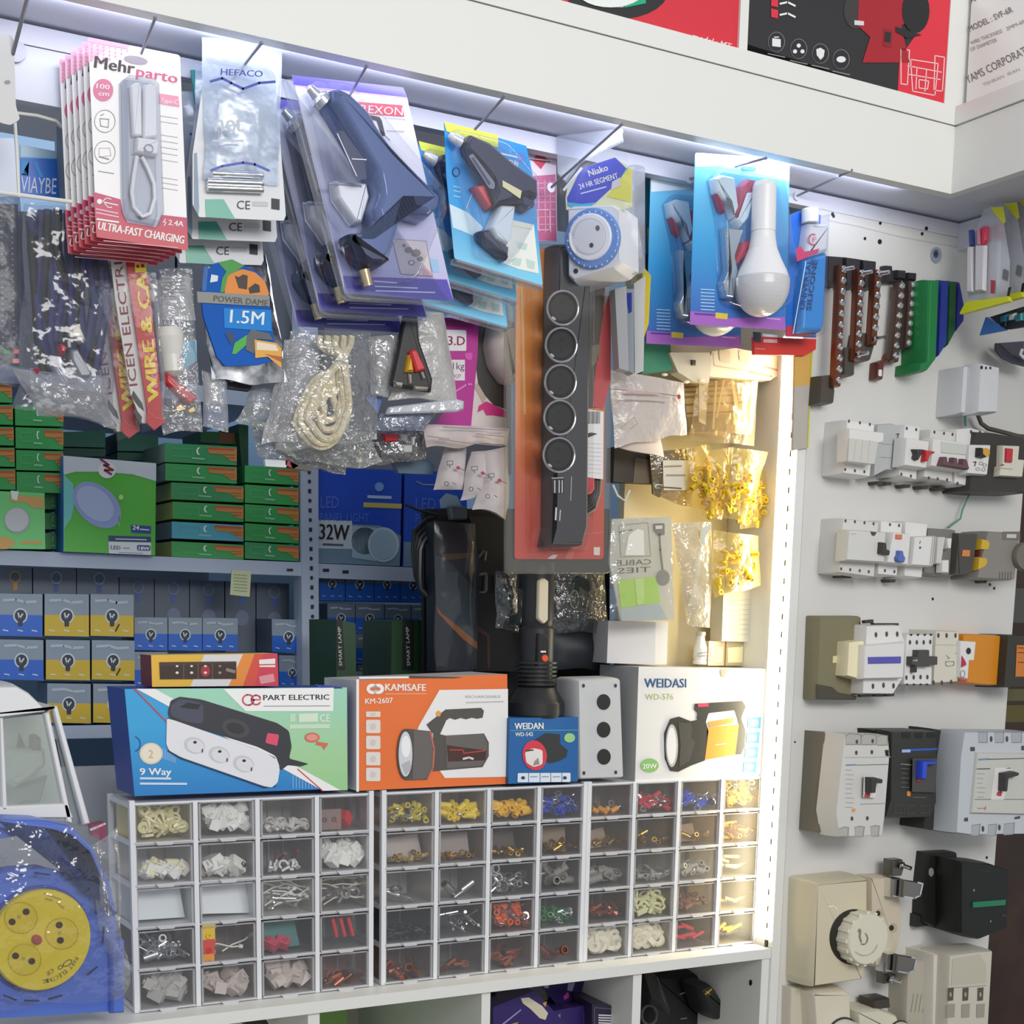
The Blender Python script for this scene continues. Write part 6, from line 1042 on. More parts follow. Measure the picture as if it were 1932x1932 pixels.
b=MB(); b.slab(PY(.06),Q('200,1070 420,1060 500,1140 490,1200 260,1190',d3),.01,M('#4c6478',.4)); one(b,'blue_grey_film_bag','dark blue grey bag bottom touching the blue 32W carton','bag')
# magenta pack
pl=PY(.02); t=T('magenta_powder_bag','magenta bag with white 3D and weight labels behind the white poly bag','bag',pl.at((865,590)))
b=MB(); b.slab(pl,Q('555,140 800,150 790,400 745,900 500,860 620,700',d3),.012,M('#b3248c',.35)); b.build('bag_body',t)
b=MB(); b.art(pl,rr(Q('570,222 715,225 715,365 590,365',d3),.08),M('#e6e0e2'),.0008); b.text(pl,'3.D',px1((592,325),d3),px1((705,327),d3),17,M('#8a1f4c'),.0012,bold=.01); b.art(pl,Q('615,425 705,425 705,565 630,565',d3),M('#e0dade'),.0008); b.text(pl,'1kg',px1((625,490),d3),px1((702,490),d3),13,M('#6b4a78'),.0012); b.text(pl,'XP',px1((628,550),d3),px1((680,550),d3),8,M('#c07ab0'),.0012); b.build('white_label',t)
b=MB(); b.art(pl,Q('560,160 770,160 760,205 575,200',d3),M('#8a1c5e'),.0006); b.art(pl,rr(Q('700,380 760,375 750,430 710,420',d3),.4),M('#d052b4'),.0006); b.line(pl,Q('640,640 720,590 750,590',d3),3,M('#d77fc6'),.0006); b.build('print',t)
# white round pack
pl=PY(.035); t=T('round_head_pack','pack with a pale domed object over a black band and magenta lettering','pack',pl.at((930,590)))
b=MB(); b.slab(pl,Q('790,120 990,130 985,900 725,890 740,620',d3),.006,M('#d9d2cf',.5)); b.art(pl,Q('790,130 860,130 840,330 850,450 985,600 985,760 900,730 800,620 770,400',d3),M('#3b3a3a'),.0005); b.art(pl,Q('800,735 850,705 985,770 985,815 900,800 850,800 830,760 790,780',d3),M('#d02f82'),.0008); b.art(pl,Q('765,600 790,580 850,680 830,720',d3),M('#b9ac9e'),.0008); b.build('card',t)
b=MB(); b.puff(pl,rr(Q('850,180 990,170 990,600 930,590 850,480 820,330',d3),.3,5),.001,.035,M('#c6bdb8',.35),.014,5); b.build('pale_dome',t)
# tissue & tied bags
TIS=PN('#d9cfcd','#c4b7b6',18,.8)
t,pl=bag('tissue_wrap','crumpled pale pink tissue folds between the magenta bag and the tied bags','wrapping',Q('430,860 1000,890 990,1010 440,1000',d3),.01,TIS,.012,.004,.006,51,nx=16,ny=8)
b=MB()
for q in ('560,880 980,900','530,960 700,985 960,1005','780,925 970,945','450,940 600,960'): b.line(pl.moved(.0195),Q(q,d3),1.8,M('#8f7f80'),0)
b.build('fold_print',t)
for i,(q,l) in enumerate(((('330,170 500,190 480,520 240,540'),'first pale grey printed bag, tied and hanging beside the dark cables'),(('540,220 700,210 640,560 450,600'),'second pale grey printed bag, twisted at the bottom'),(('640,210 830,180 830,740 560,690'),'third pale grey printed bag, partly behind the power strip pack'))):
    t,pl=bag('tied_print_bag',l,'bag',Q(q,g4),.03-.008*i,PN('#d0c9ca','#bdb3b4',14,.7),.016,.004,.006,60+i,'pale printed bags',nx=8,ny=12)
    b=MB(); p2=pl.moved(.024); cx=sum(p[0] for p in Q(q,g4))/4; cy=sum(p[1] for p in Q(q,g4))/4
    b.line(p2,[(cx-9,cy-14),(cx+2,cy-15),(cx+2,cy-8),(cx-8,cy-7)],1.1,M('#4a4446'),0,closed=True); b.line(p2,[(cx-4,cy-6),(cx-3,cy-3)],1.6,M('#4a4446'),0); b.art(p2,el(cx+12,cy-2,4,3.5,8),M('#b03a48'),0); b.line(p2,[(cx+14,cy-1),(cx+26,cy+4)],1.2,M('#55494c'),0); b.line(p2,el(cx-10,cy+28,4,4,7),1.2,M('#4a4446'),0,closed=True); b.line(p2,[(cx+2,cy+26),(cx+8,cy+30)],1.5,M('#6a5f62'),0); b.build('icons',t)
# black goods
pl=PY(.20); b=MB()
for k in range(4): b.tube([pl.at(px1(x,g4),.004*k) for x in ((258,740+k*22),(190-k*-14,765+k*26),(95+k*22,850+k*30),(85+k*18,1000),(105+k*10,1200),(140,1300),(250,1420))],.0042,M('#1b1c20',.35),7)
b.tube([pl.at(px1(x,g4)) for x in ((20,640),(120,680),(270,720))],.002,M('#20242c',.4),6); one(b,'black_cable_loop','loop of black cables hanging beside the smoky bag, in front of the blue cartons','cable')
b=MB(); pl=PY(.17); b.puff(pl,rr(Q('345,655 490,655 490,760 360,765',g4),.1),.0,.012,M('#4f5a62',.4),.003); b.slab(pl,Q('300,600 350,550 430,570 470,660 310,665',g4),.004,M('#8fb5cc',.3)); one(b,'grey_clamp','blue grey plastic clamp at the neck of the smoky bag','clamp')
pl=PY(.16); t=T('smoky_tool_bag','smoky clear bag with dark navy content and a diagonal orange line','bag',pl.at((860,980)))
b=MB(); b.slab(pl,Q('250,775 575,790 605,1060 590,1800 560,1960 262,1960',g4),.03,M('#1c222d',.4)); b.art(pl,Q('255,1040 340,1060 520,1250 575,1330 560,1740 265,1450',g4),M('#39434d',.35),.0006); b.art(pl,Q('262,1440 310,1500 590,1730 590,1785 480,1710 280,1500',g4),M('#a8601f',.4),.0010); b.art(pl,Q('300,1030 540,1020 520,1060 330,1080',g4),M('#5e4630'),.0008); b.build('content',t)
b=MB(); b.sheet(pl.moved(.004),Q('250,770 578,790 590,1930 258,1940',g4),.010,CL('#dfe3e8',.02,.03,.15,.4,14),10,20,.003,36,71); b.build('bag_film',t)
pl=PY(.20); t=T('black_buckle_case','black case with grey buckles and a red edge, hanging between smoky bag and torch','case',pl.at((940,1000)))
b=MB(); b.slab(pl,Q('520,730 810,740 920,1100 930,1960 570,1960 560,820',g4),.04,M('#131416',.5)); b.art(pl,Q('590,1600 690,1670 690,1930 670,1930 665,1690 595,1640',g4),M('#53302a'),.0006); b.build('case_body',t)
for q in ('595,1180 650,1170 662,1200 662,1320 640,1345 598,1345 598,1325 635,1320 640,1200 598,1205','715,1190 738,1190 742,1320 720,1340'):
    b=MB(); b.puff(pl,Q(q,g4),.0,.006,M('#6d6f72',.35),.001); b.build('buckle',t)
b=MB(); b.tube([pl.at(px1(x,g4),.006) for x in ((600,1060),(640,1000),(660,1010),(650,1080))],.002,M('#8f9196',.3,.6),6); b.build('carabiner',t)
b=MB(); b.slab(PY(.24),[(800,960),(1150,960),(1150,1330),(800,1330)],.01,M('#15161a',.6)); one(b,'black_backing_bag','large plain black bag hanging behind the torch and the computer mice','bag')
# mice
for i,(q,qc,l) in enumerate((('775,1310 820,1295 905,1300 915,1500 900,1610 760,1610 740,1560','740,1170 915,1180 920,1640 725,1630','small computer mouse in a dark clear pack, beside the torch and the buckle case'),('1260,1240 1330,1185 1450,1230 1460,1480 1400,1620 1290,1620 1245,1450','1150,1180 1600,1190 1615,1650 1140,1650','rounded computer mouse in a dark wrinkled clear pack, on the other side of the torch'))):
    pl=PY(.11+.01*i); t=T('mouse_pack',l,'mouse pack',pl.at(px1((840+500*i,1180),g4)),'packed computer mice')
    b=MB(); b.slab(pl,Q(qc,g4),.003,M('#23292c',.4)); b.build('dark_card',t)
    b=MB(); b.puff(pl,rr(Q(q,g4),.3,5),.0,.024,M('#2f3a3c',.18),.008,5); mb_=b.build('mouse_shell',t)
    cx,cy=(858,1395) if i==0 else (1360,1390); b=MB(); b.tube([pl.at(p,.0255) for p in el(cx,cy,26+8*i,70,20,k=g4)],.0010,M('#7f9494',.3),5,closed=True); b.build('wheel_ring',mb_)
    b=MB(); b.sheet(pl.moved(.012),Q(qc,g4),.016,CL('#cdd3d3',.05,.10,.1,1,50),10,12,.004,44,80+i); b.build('blister',t)
b=MB(); pl=PY(.13); b.sheet(pl,Q('1130,1640 1625,1640 1620,1960 1160,1960',g4),.02,M('#2b3036',.55),10,8,.004,30,85,back=.01); one(b,'dark_grey_bag','dark grey soft bag below the wrinkled mouse pack, behind the grey button box','bag')
# goods near the warm strip
t,pl=bag('text_poly_bag','white poly bag printed with a red dot, beside the power strip pack','bag',Q('140,860 820,975 850,1440 190,1570',g5),.0,CL('#efe9e4',.72,.07,.3,.5,40,'#ddd3cd'),.012,.003,.004,91,nx=12,ny=12)
b=MB(); p2=pl.moved(.0185); b.line(p2,Q('140,1032 300,1045',g5),1.4,M('#6f5a58'),0); b.line(p2,Q('305,1055 600,1075',g5),4,M('#c3a5a0'),0); b.line(p2,Q('610,1075 770,1098',g5),1.4,M('#6f5a58'),0); b.art(p2,el(778,1104,17,22,12,k=g5),M('#b8453f'),0); b.line(p2,Q('250,1110 670,1140',g5),3,M('#c9b8b4'),0); b.line(p2,Q('270,1370 370,1290 400,1350 330,1400',g5),1,M('#9a8684'),0); b.build('print',t)
b=MB(); b.sheet(PY(.015),Q('190,1400 600,1400 640,1650 195,1565',g5),.010,M('#d9c9c2',.7),8,6,.003,40,92,back=.004); b.build('lower_fold',t)
b=MB(); b.slab(PY(.06),Q('190,1560 640,1650 620,1900 180,1880',g5),.02,M('#3c342c',.5)); b.art(PY(.06),Q('380,1660 620,1700 610,1890 360,1890',g5),M('#6d604c'),.0006); b.tube([PY(.05).at(x) for x in ((1156,915),(1165,935),(1178,945),(1188,925))],.002,M('#d9d5cc',.3),6); one(b,'dark_cable_pouch','dark brown pouch with a white hook end under the white poly bag','pouch')
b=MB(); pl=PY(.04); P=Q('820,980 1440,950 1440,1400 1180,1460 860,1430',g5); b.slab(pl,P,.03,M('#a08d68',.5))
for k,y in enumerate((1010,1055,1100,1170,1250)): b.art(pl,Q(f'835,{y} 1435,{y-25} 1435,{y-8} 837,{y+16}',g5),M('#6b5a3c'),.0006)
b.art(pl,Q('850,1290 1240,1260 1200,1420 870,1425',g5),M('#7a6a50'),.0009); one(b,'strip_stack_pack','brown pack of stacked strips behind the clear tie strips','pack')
t,pl=bag('clear_tie_bag','clear bag with pale tie strips and a pinkish label over the brown strip pack','bag',Q('950,960 1500,930 1470,1560 870,1500',g5),.02,CL('#faf1d8',.10,.025,.22,.6,25,'#d9caa6'),.008,.003,.002,95)
b=MB(); 
for q in ('960,980 1050,970 1020,1360 990,1350 960,1330','1110,960 1130,960 1100,1400 1080,1400','1180,950 1200,950 1130,1290 1110,1300','1250,960 1280,950 1340,1300 1310,1330','1440,960 1500,950 1450,1400 1420,1420'): b.slab(pl,Q(q,g5),.001,CL('#fff6e0',.5,.1,.2,0,60,'#d9cba6'),h=.004)
b.art(pl,Q('1290,1370 1440,1340 1440,1450 1290,1440',g5),M('#d3a08c'),.005); b.build('tie_strips',t)
b=MB(); pl=PY(.01); b.slab(pl,rr(Q('1075,690 1290,660 1750,745 1745,880 1645,930 1610,955 1060,920',g5),.06),.02,M('#e0d6bd',.45)); b.line(pl,Q('1090,700 1100,820 1400,870',g5),1.2,M('#b5a888'),.0005)
for q in ('1420,862 1630,910 1630,932 1425,885','1562,820 1735,870 1735,888 1565,840'): b.art(pl,Q(q,g5),M('#b9876c'),.0006)
for cx in (1200,1380): b.art(pl,rr(Q(f'{cx-60},680 {cx+50},690 {cx+40},800 {cx-50},780',g5),.2),M('#d3c8ae'),.0006)
one(b,'cream_tool_tray','cream plastic tray with two slim red slots, under the red card','tray')
b=MB(); pl=PY(.005); b.slab(pl,rr(Q('690,700 1060,700 1080,780 1050,980 900,960 770,880',g5),.08),.02,M('#d9ceb6',.45)); b.puff(pl,Q('880,770 920,770 920,820 885,818',g5),0,.004,M('#4a4238'),.001)
for x,y in ((640,905),(840,970),(975,955)): b.puff(pl,el(x,y,28,16,8,k=g5),0,.004,M('#efe6cf',.2),.001)
one(b,'cream_socket_part','cream plastic socket part with a dark square hole, under the rear bulb card','socket part')
# yellow connector bags
for i,(q,l,Y) in enumerate((('590,620 720,600 800,1000 590,950','yellow connector bag beside the white label bag',.03),('700,640 860,610 790,1040 680,1000','narrow yellow connector bag, second from the label bag',.015),('850,620 1055,640 920,1060 800,1020','slanting yellow connector bag with its top corner toward the LED strip',.005),('940,740 1090,760 1050,1060 900,1080','pale yellow connector bag closest to the LED strip',.03),('740,1090 1000,1120 1005,1400 735,1480','lowest yellow connector bag, hanging over the clear boxes',.01))):
    t,pl=bag('yellow_connector_bag',l,'connector bag',Q(q,d6),Y,CL('#fff6d2',.10,.035,.2,.7,25,'#efe0a0'),.010,.003,.003,100+i,'bags of yellow connectors',nx=8,ny=12)
    me=piece('crimp_terminal','#e6c628'); P=[V(x) for x in Q(q,d6)]
    for k in range(26):
        u,v=rnd.uniform(.12,.88),rnd.uniform(.28,.92); pp=(P[0]*(1-u)+P[1]*u)*(1-v)+(P[3]*(1-u)+P[2]*u)*v
        o=bpy.data.objects.new('yellow_terminal',me); COL.objects.link(o); o.parent=t; o.location=pl.at(tuple(pp),rnd.uniform(0,.006))-WL[t]; o.rotation_euler=(rnd.uniform(0,6),rnd.uniform(0,6),rnd.uniform(0,6)); o.scale=(1.15,)*3
t,pl=bag('label_parts_bag','clear bag with a white label beside the yellow connector bags','parts bag',Q('380,640 640,620 620,950 400,900',d6),.05,CL('#e9dfc8',.2,.1,.16,.9,45,'#b5a888'),.010,.003,.004,110,nx=8,ny=10)
b=MB(); b.slab(pl,Q('455,690 605,690 598,860 460,860',d6),.001,M('#dcd6c6',.5),h=.012); b.line(pl,Q('465,725 560,722',d6),3,M('#9a927e'),.0125); b.line(pl,Q('475,775 580,775',d6),3,M('#9a927e'),.0125); b.line(pl,Q('420,840 560,850',d6),2.4,M('#5a5040'),.0125); b.build('white_label',t)
b=MB(); b.slab(pl,Q('390,640 600,625 600,700 460,700 440,900 400,880',d6),.004,M('#8a7a58')); b.build('content',t)
# cable tie packs
pl=PY(.0); t=T('cable_tie_pack','clear cable tie pack with green panel and mirrored lettering, above the white carton','cable tie pack',pl.at((1210,985)))
b=MB(); b.slab(pl,rr(Q('165,1025 500,1010 520,1600 215,1605 150,1270',d6),.04),.004,CL('#f3f2ec',.62,.06,.25,0,60,'#dcdad0')); b.build('pack_body',t)
b=MB(); pk_=M('#6d6a62'); b.line(pl,Q('205,1060 370,1045 385,1235 215,1240',d6),1.4,M('#8d8980'),.0005,closed=True); b.line(pl,Q('205,1100 280,1085',d6),2.4,pk_,.0006); b.art(pl,Q('280,1100 310,1080 345,1090 350,1230 240,1230 260,1120',d6),M('#ecebe6'),.0004)
b.text(pl,'CABLE',px1((388,1282),d6),px1((192,1290),d6),10,M('#5a564e'),.0007,bold=.0,up=(0,-1)); b.text(pl,'TIES',px1((385,1325),d6),px1((197,1335),d6),10,M('#5a564e'),.0007,up=(0,-1))
b.art(pl,Q('200,1375 420,1350 440,1500 215,1530',d6),M('#a9cf4f',.4),.0006); b.art(pl,Q('295,1365 345,1360 350,1505 310,1512',d6),M('#bcd97a',.4),.0009)
b.art(pl,rr(Q('398,1050 465,1048 465,1115 425,1120 400,1090',d6),.1),pk_,.0007); b.art(pl,rr(Q('412,1062 452,1060 452,1080 414,1082',d6),.1),M('#d9d7d0'),.001); b.line(pl,Q('435,1110 440,1200 455,1330',d6),4,pk_,.0007); b.art(pl,el(455,1358,40,46,16,k=d6),M('#7d7a72'),.0008); b.art(pl,Q('215,1530 440,1510 480,1600 220,1604',d6),M('#aab4b8'),.0005); b.build('print',t)
b=MB(); b.sheet(pl.moved(.003),Q('160,1020 505,1010 520,1600 150,1600',d6),.005,CL('#fbfbf8',.05,.08,.12,.6,40),8,12,.0015,30,120); b.build('bag_film',t)
t,pl=bag('white_tie_pack','second cable tie pack, milky with a slanting bundle of white ties','cable tie pack',Q('505,1050 735,1040 720,1640 590,1620',d6),.02,CL('#f6f2e6',.36,.09,.2,.8,40,'#e4ddca'),.012,.003,.003,121,nx=8,ny=14)
b=MB(); 
for k in range(9): b.tube([pl.at(px1(x,d6),.004) for x in ((690+k*3,1080),(660-k*4,1300),(600+k*10,1520))],.0016,M('#e9e4d6'),5)
b.build('tie_bundle',t)
b=MB(); b.line(pl.moved(.014),Q('560,1080 650,1060',d6),1.5,M('#b5b0a0'),0); b.line(pl.moved(.014),Q('545,1130 620,1120',d6),1.5,M('#b5b0a0'),0); b.art(pl.moved(.0142),Q('670,1080 730,1050 730,1080 700,1120 690,1170 665,1170',d6),M('#a9aca6'),0); b.build('print',t)
b=MB(); pl=PY(.05); b.slab(pl,Q('800,1450 1000,1400 1010,1725 790,1720',d6),.03,M('#d8d3bf',.5))
for y in range(1490,1700,28): b.line(pl,Q(f'820,{y} 980,{y-8}',d6),1.4,M('#c5c0ac'),.0005)
one(b,'paper_insert_carton','pale ribbed paper carton behind the clear boxes, below the lowest yellow bag','carton',smooth=0)
b=MB(); b.box((.80,.115,.268),(.999,.13,1.05),M('#cfc3a2',.6)); b.build('rear_board',None,loc=None); 
bpy.data.objects['rear_board'].name='display_backboard'; tag(bpy.data.objects['display_backboard'],'beige backboard behind the yellow connector bags and the cable tie packs','board')
# ---------------------------------------------------------------- switchgear on the display panel
PP=PY(PC-.0004); f1=(1520,660,4.2); f2=(1490,1120,3.864); f3=(1460,1560,4.093); c5=(1500,340,4.2)
PW=M('#e3e2df',.4); PW2=M('#d6d5d0',.42); PG=M('#b5b5b3',.42); PD=M('#33332f',.45); HOL=M('#4d4a46',.6)
def dev(name,label,cat,base,h,mat=PW,group=None,k=None,ins=.0025,r=.04):
    q=Q(base,k); t=T(name,label,cat,PP.at(((q[0][0]+q[2][0])/2,max(p[1] for p in q))),group)
    b=MB(); pl=PP.moved(h); b.puff(pl,rr(q,r,2) if r else q,-h,0,mat,ins,2); b.build('body',t); return t,pl
def add(t,nm,pl,q,h0,h1,m,k=None,ins=.0012,lab=None,r=0):
    b=MB(); q=Q(q,k) if isinstance(q,str) else q; b.puff(pl,rr(q,r,2) if r else q,h0,h1,m,ins,2); o=b.build(nm,t)
    if lab: o['label']=lab
    return o
def term(t,pl,pts,k,rx=7,ry=13,nm='terminal_screw'):
    for x,y in pts:
        b=MB(); b.slab(pl,el(x,y,rx,ry,10,k=k),.0006,HOL,h=.0008); b.build(nm,t)
RO='breakers and relays in the top row'
# row 1
t,pl=dev('four_pole_breaker','white covered breaker at the start of the top device row, its side lit warm','breaker','322,545 555,585 515,1015 290,985',.046,PW,RO,f1)
term(t,pl,((345,565),(432,578),(510,590),(315,948),(392,958),(467,966)),f1)
add(t,'front_cover',pl.moved(.022),'340,615 625,650 622,735 580,745 548,908 335,880',-.024,0,PW,f1,.002); n=pl.moved(.0225); b=MB()
b.art(n,Q('345,700 575,730 545,905 335,880',f1),M('#cfcdc6',.35),.0004)
for x in (400,455,510): b.line(n,Q(f'{x},715 {x-20},885',f1),.8,M('#bdbbb4'),.0006)
b.build('label_window',t)
t,pl=dev('relay_module','light grey relay module between the covered breaker and the two pole breaker','relay','562,585 700,575 782,615 735,960 640,960 535,1010',.040,M('#b9babb',.42),RO,f1)
b=MB(); b.line(pl,Q('600,745 770,755',f1),1,M('#9a9a9a'),.0005); b.line(pl,Q('590,850 760,860',f1),1,M('#9a9a9a'),.0005); b.line(pl,Q('718,670 738,665 728,695',f1),2,M('#5a5a5a'),.0005); b.line(pl,Q('705,870 712,900',f1),2,M('#5a5a5a'),.0005); b.build('print',t)
t,pl=dev('two_pole_breaker','white two pole breaker with one black and one red lever','breaker','782,585 912,600 882,1040 730,1000',.046,PW,RO,f1)
term(t,pl,((803,622),(878,632),(760,985),(836,1000)),f1); add(t,'nose',pl.moved(.022),'795,690 985,720 960,945 775,920',-.024,0,PW,f1,.002); n=pl.moved(.022)
add(t,'black_lever',n,'830,790 905,792 880,840 858,880 835,860 845,830',0,.010,M('#3a3a3a'),f1,lab='black lever'); add(t,'red_lever',n,'905,795 990,808 985,828 950,835 935,888 908,888 915,840',0,.010,M('#c8363a'),f1,lab='red lever')
t,pl=dev('three_pole_breaker','white three pole breaker with joined purple brown levers','breaker','985,622 1195,645 1165,1060 925,1015',.046,PW2,RO,f1)
term(t,pl,((1022,652),(1098,662),(1166,670),(978,1015),(1048,1022),(1122,1030)),f1); add(t,'nose',pl.moved(.022),'1005,690 1285,735 1262,965 985,925',-.024,0,PW,f1,.002); n=pl.moved(.022)
add(t,'label_window',n,'1070,725 1275,755 1265,835 1068,815',0,.002,M('#cdd0c8',.3),f1); add(t,'lever_bar',n,'1058,850 1085,850 1090,890 1130,895 1135,855 1165,860 1170,905 1205,910 1210,865 1240,870 1262,945 1255,955 1035,920',0,.010,M('#6a4a52'),f1,lab='purple brown lever bar')
t,pl=dev('residual_current_breaker','white two pole residual current breaker with black lever and yellow test button','breaker','1190,620 1310,608 1425,640 1415,740 1350,1105 1170,1065',.046,PW,RO,f1)
term(t,pl,((1312,650),(1382,655),(1205,1060),(1275,1070)),f1,8,15); add(t,'nose',pl.moved(.022),'1290,745 1472,748 1442,998 1275,985',-.024,0,PW,f1,.002); n=pl.moved(.022)
add(t,'black_lever',n,'1345,778 1372,780 1370,825 1395,845 1390,860 1340,850',0,.010,M('#232323'),f1); add(t,'test_button',n,el(1425,815,28,36,14,k=f1),0,.003,M('#d9a63a'),lab='yellow test button')
b=MB(); b.line(n,Q('1330,890 1350,888 1340,920',f1),2,M('#4a4a4a'),.0005); 
for x,y in ((1390,900),(1420,915),(1365,945),(1410,950)): b.line(n,el(x,y,16,12,8,k=f1),1,M('#8a8a88'),.0005,closed=True)
b.build('print',t)
t,pl=dev('black_enclosure','black enclosure with a cream and red rocker at the end of the top row','enclosure','1345,640 1500,650 1770,700 1770,1140 1460,1135 1290,1120',.055,M('#3b3835',.5),RO,f1)
add(t,'rocker_plate',pl,'1515,760 1650,765 1640,870 1690,875 1672,1015 1488,1005 1495,930 1510,920',0,.012,M('#dcd9c8',.4),f1); n=pl.moved(.0125); add(t,'red_rocker',n,'1580,780 1632,785 1625,895 1575,890',0,.004,M('#c62f3d',.35),f1,lab='red rocker')
b=MB(); b.line(n,Q('1500,935 1640,945',f1),1,M('#9c9a8c'),.0005); b.line(n,Q('1550,910 1570,912',f1),2.4,M('#9a5a50'),.0005); b.build('print',t)
for x,y,w in ((590,1055,55),(660,1060,50),(805,1080,55),(945,1090,55),(1080,1102,60),(1265,1112,80)): b=MB(); b.slab(PP.moved(.02),Q(f'{x-w/2},{y-14} {x+w/2},{y-12} {x+w/2-8},{y+14} {x-w/2+8},{y+12}',f1),.0198,M('#3f3d39')); one(b,'rail_clip','small dark rail clip peeping out below the top device row','rail clip','dark rail clips below the top row')
# junction box & wires
t=T('junction_box','white plastic junction box with three dark holes above the top device row','junction box',PP.at((1835,780))); g8=(1700,600,4.83)
b=MB(); pl=PP.moved(.075); b.puff(pl,rr(Q('718,398 905,440 885,868 692,870',g8),.05,2),-.030,0,M('#d6d7da',.45),.003,2); b.puff(PP.moved(.05),Q('565,435 760,410 760,870 535,872',g8),-.05,0,M('#d3d4d8',.45),.002,2); b.build('body',t)
b=MB()
for x in (735,775,815): b.art(pl,el(x,455 if x>735 else 450,9 if x>735 else 12,14 if x>735 else 18,10,k=g8),M('#26262a'),.0005)
b.build('cable_holes',t)
b=MB(); b.tube([PP.at(px1(x,g8),.012) for x in ((582,872),(584,930),(588,985))],.0022,M('#5aa89a',.4),6); one(b,'green_jumper_wire','short green wire running from the junction box down to the top device row','wire')
b=MB(); b.tube([PP.at(px1(x,g8),.02) for x in ((700,880),(730,960),(790,1005),(930,1040),(1060,1075),(1200,1085))],.0035,M('#57524c',.5),7); one(b,'grey_cable','dark grey cable curving from the junction box over the black enclosure','cable')
b=MB(); b.tube([PP.at(px1(x,g8),.014) for x in ((655,1500),(625,1600),(560,1750),(540,1830),(480,1870),(430,1910))],.0016,M('#5f9a80',.45),6); one(b,'loose_green_wire','loose thin green wire dangling between the two upper device rows','wire')
# row 2
RT='devices in the second row'
t,pl=dev('four_pole_residual_breaker','broad white four pole breaker with black lever in the second row, its side glowing warm','breaker','290,1325 588,1360 548,1810 255,1770',.046,PW2,RT,f1); term(t,pl,((318,1355),(392,1362),(468,1370),(540,1378),(283,1735),(355,1742),(430,1750),(502,1758)),f1)
add(t,'nose',pl.moved(.022),'340,1420 640,1440 628,1690 320,1670',-.024,0,PW2,f1,.002); n=pl.moved(.022); add(t,'black_lever',n,'572,1525 605,1530 608,1580 635,1590 632,1630 565,1615',0,.010,M('#3f3d3a'),f1); b=MB(); b.art(n,Q('512,1440 565,1445 545,1475 525,1470',f1),M('#4a4844'),.0005); b.line(n,Q('360,1458 400,1458',f1),1.2,M('#b5b3ac'),.0005); b.build('print',t)
t,pl=dev('blue_mark_breaker','white two pole device with orange and blue marks in the second row','breaker','590,1345 775,1365 728,1800 565,1785',.046,PW,RT,f1); term(t,pl,((670,1385),(742,1392),(630,1750),(705,1758)),f1); add(t,'nose',pl.moved(.022),'690,1440 838,1455 815,1710 640,1690',-.024,0,PW,f1,.002); n=pl.moved(.022)
add(t,'orange_button',n,'710,1462 758,1465 756,1502 708,1500',0,.003,M('#d97a55'),f1); add(t,'blue_toggle',n,rr(Q('715,1590 745,1592 750,1625 765,1650 755,1690 705,1680 698,1650 712,1625',f1),.2,2),0,.008,M('#5a6fb5',.35),lab='blue toggle')
t,pl=dev('timer_relay','white time relay with a plain flat front in the second row','relay','782,1350 975,1370 925,1815 775,1800',.046,PW,RT,f1); add(t,'nose',pl.moved(.022),'860,1475 1040,1470 1015,1720 835,1710',-.024,0,PW,f1,.002); n=pl.moved(.022); b=MB(); b.line(n,Q('1010,1480 985,1715',f1),1.2,M('#9c9b97'),.0005); b.line(n,Q('1025,1480 1000,1715',f1),1.2,M('#7f7e7a'),.0005); b.art(n,el(908,1568,8,10,8,k=f1),M('#4a4844'),.0005); b.line(n,Q('910,1515 905,1535',f1),1.4,M('#6a6864'),.0005); b.build('print',t)
t,pl=dev('grey_relay_socket','grey relay in a dark socket with white labels in the second row','relay','965,1405 1195,1420 1180,1800 925,1775',.040,M('#7d7c77',.45),RT,f1); n=pl.moved(.014); add(t,'relay_case',pl.moved(.014),'1045,1478 1110,1480 1075,1700 1030,1695',-.015,0,M('#d2d1cb',.4),f1); add(t,'white_tab',n,'1110,1490 1155,1490 1145,1580 1120,1575',-.01,.002,PW,f1); add(t,'white_tab',n,'1075,1665 1130,1662 1128,1770 1070,1765',-.01,.002,PW,f1)
t,pl=dev('dark_grey_module','dark grey electronic module with a small orange label in the second row','module','1205,1445 1368,1450 1325,1780 1180,1785',.052,M('#4c4944',.45),RT,f1); b=MB(); b.art(pl,Q('1245,1585 1305,1588 1300,1638 1238,1635',f1),M('#d98545'),.0006); b.line(pl,Q('1210,1480 1220,1770',f1),1.2,M('#34322e'),.0006); b.build('orange_label',t)
t,pl=dev('yellow_clip_plug','grey plug socket body with two yellow clips at the end of the second row','plug','1440,1430 1705,1445 1660,1830 1350,1815',.055,M('#8b8780',.45),RT,f1)
for q in ('1375,1495 1430,1510 1440,1545 1425,1590 1360,1585','1350,1640 1415,1648 1420,1690 1400,1720 1340,1750'): add(t,'yellow_clip',PP.moved(.05),q,-.02,.006,M('#d3ae35',.4),f1,lab='yellow clip')
add(t,'red_link',PP.moved(.05),'1370,1595 1420,1600 1418,1640 1365,1635',-.02,.002,M('#7d2f28'),f1); add(t,'socket_well',pl,el(1720,1640,90,115,22,k=f1),0,.010,M('#736f66',.45)); b=MB(); b.art(pl,Q('1560,1440 1700,1440 1700,1510 1560,1505',f1),M('#767268'),.0005); b.art(pl,Q('1595,1460 1670,1462 1668,1492 1592,1490',f1),M('#cfccc4'),.0009)
for x in range(1540,1640,22): b.line(pl,Q(f'{x},1760 {x-4},1825',f1),1,M('#5c5850'),.0006)
b.build('label_plate',t)
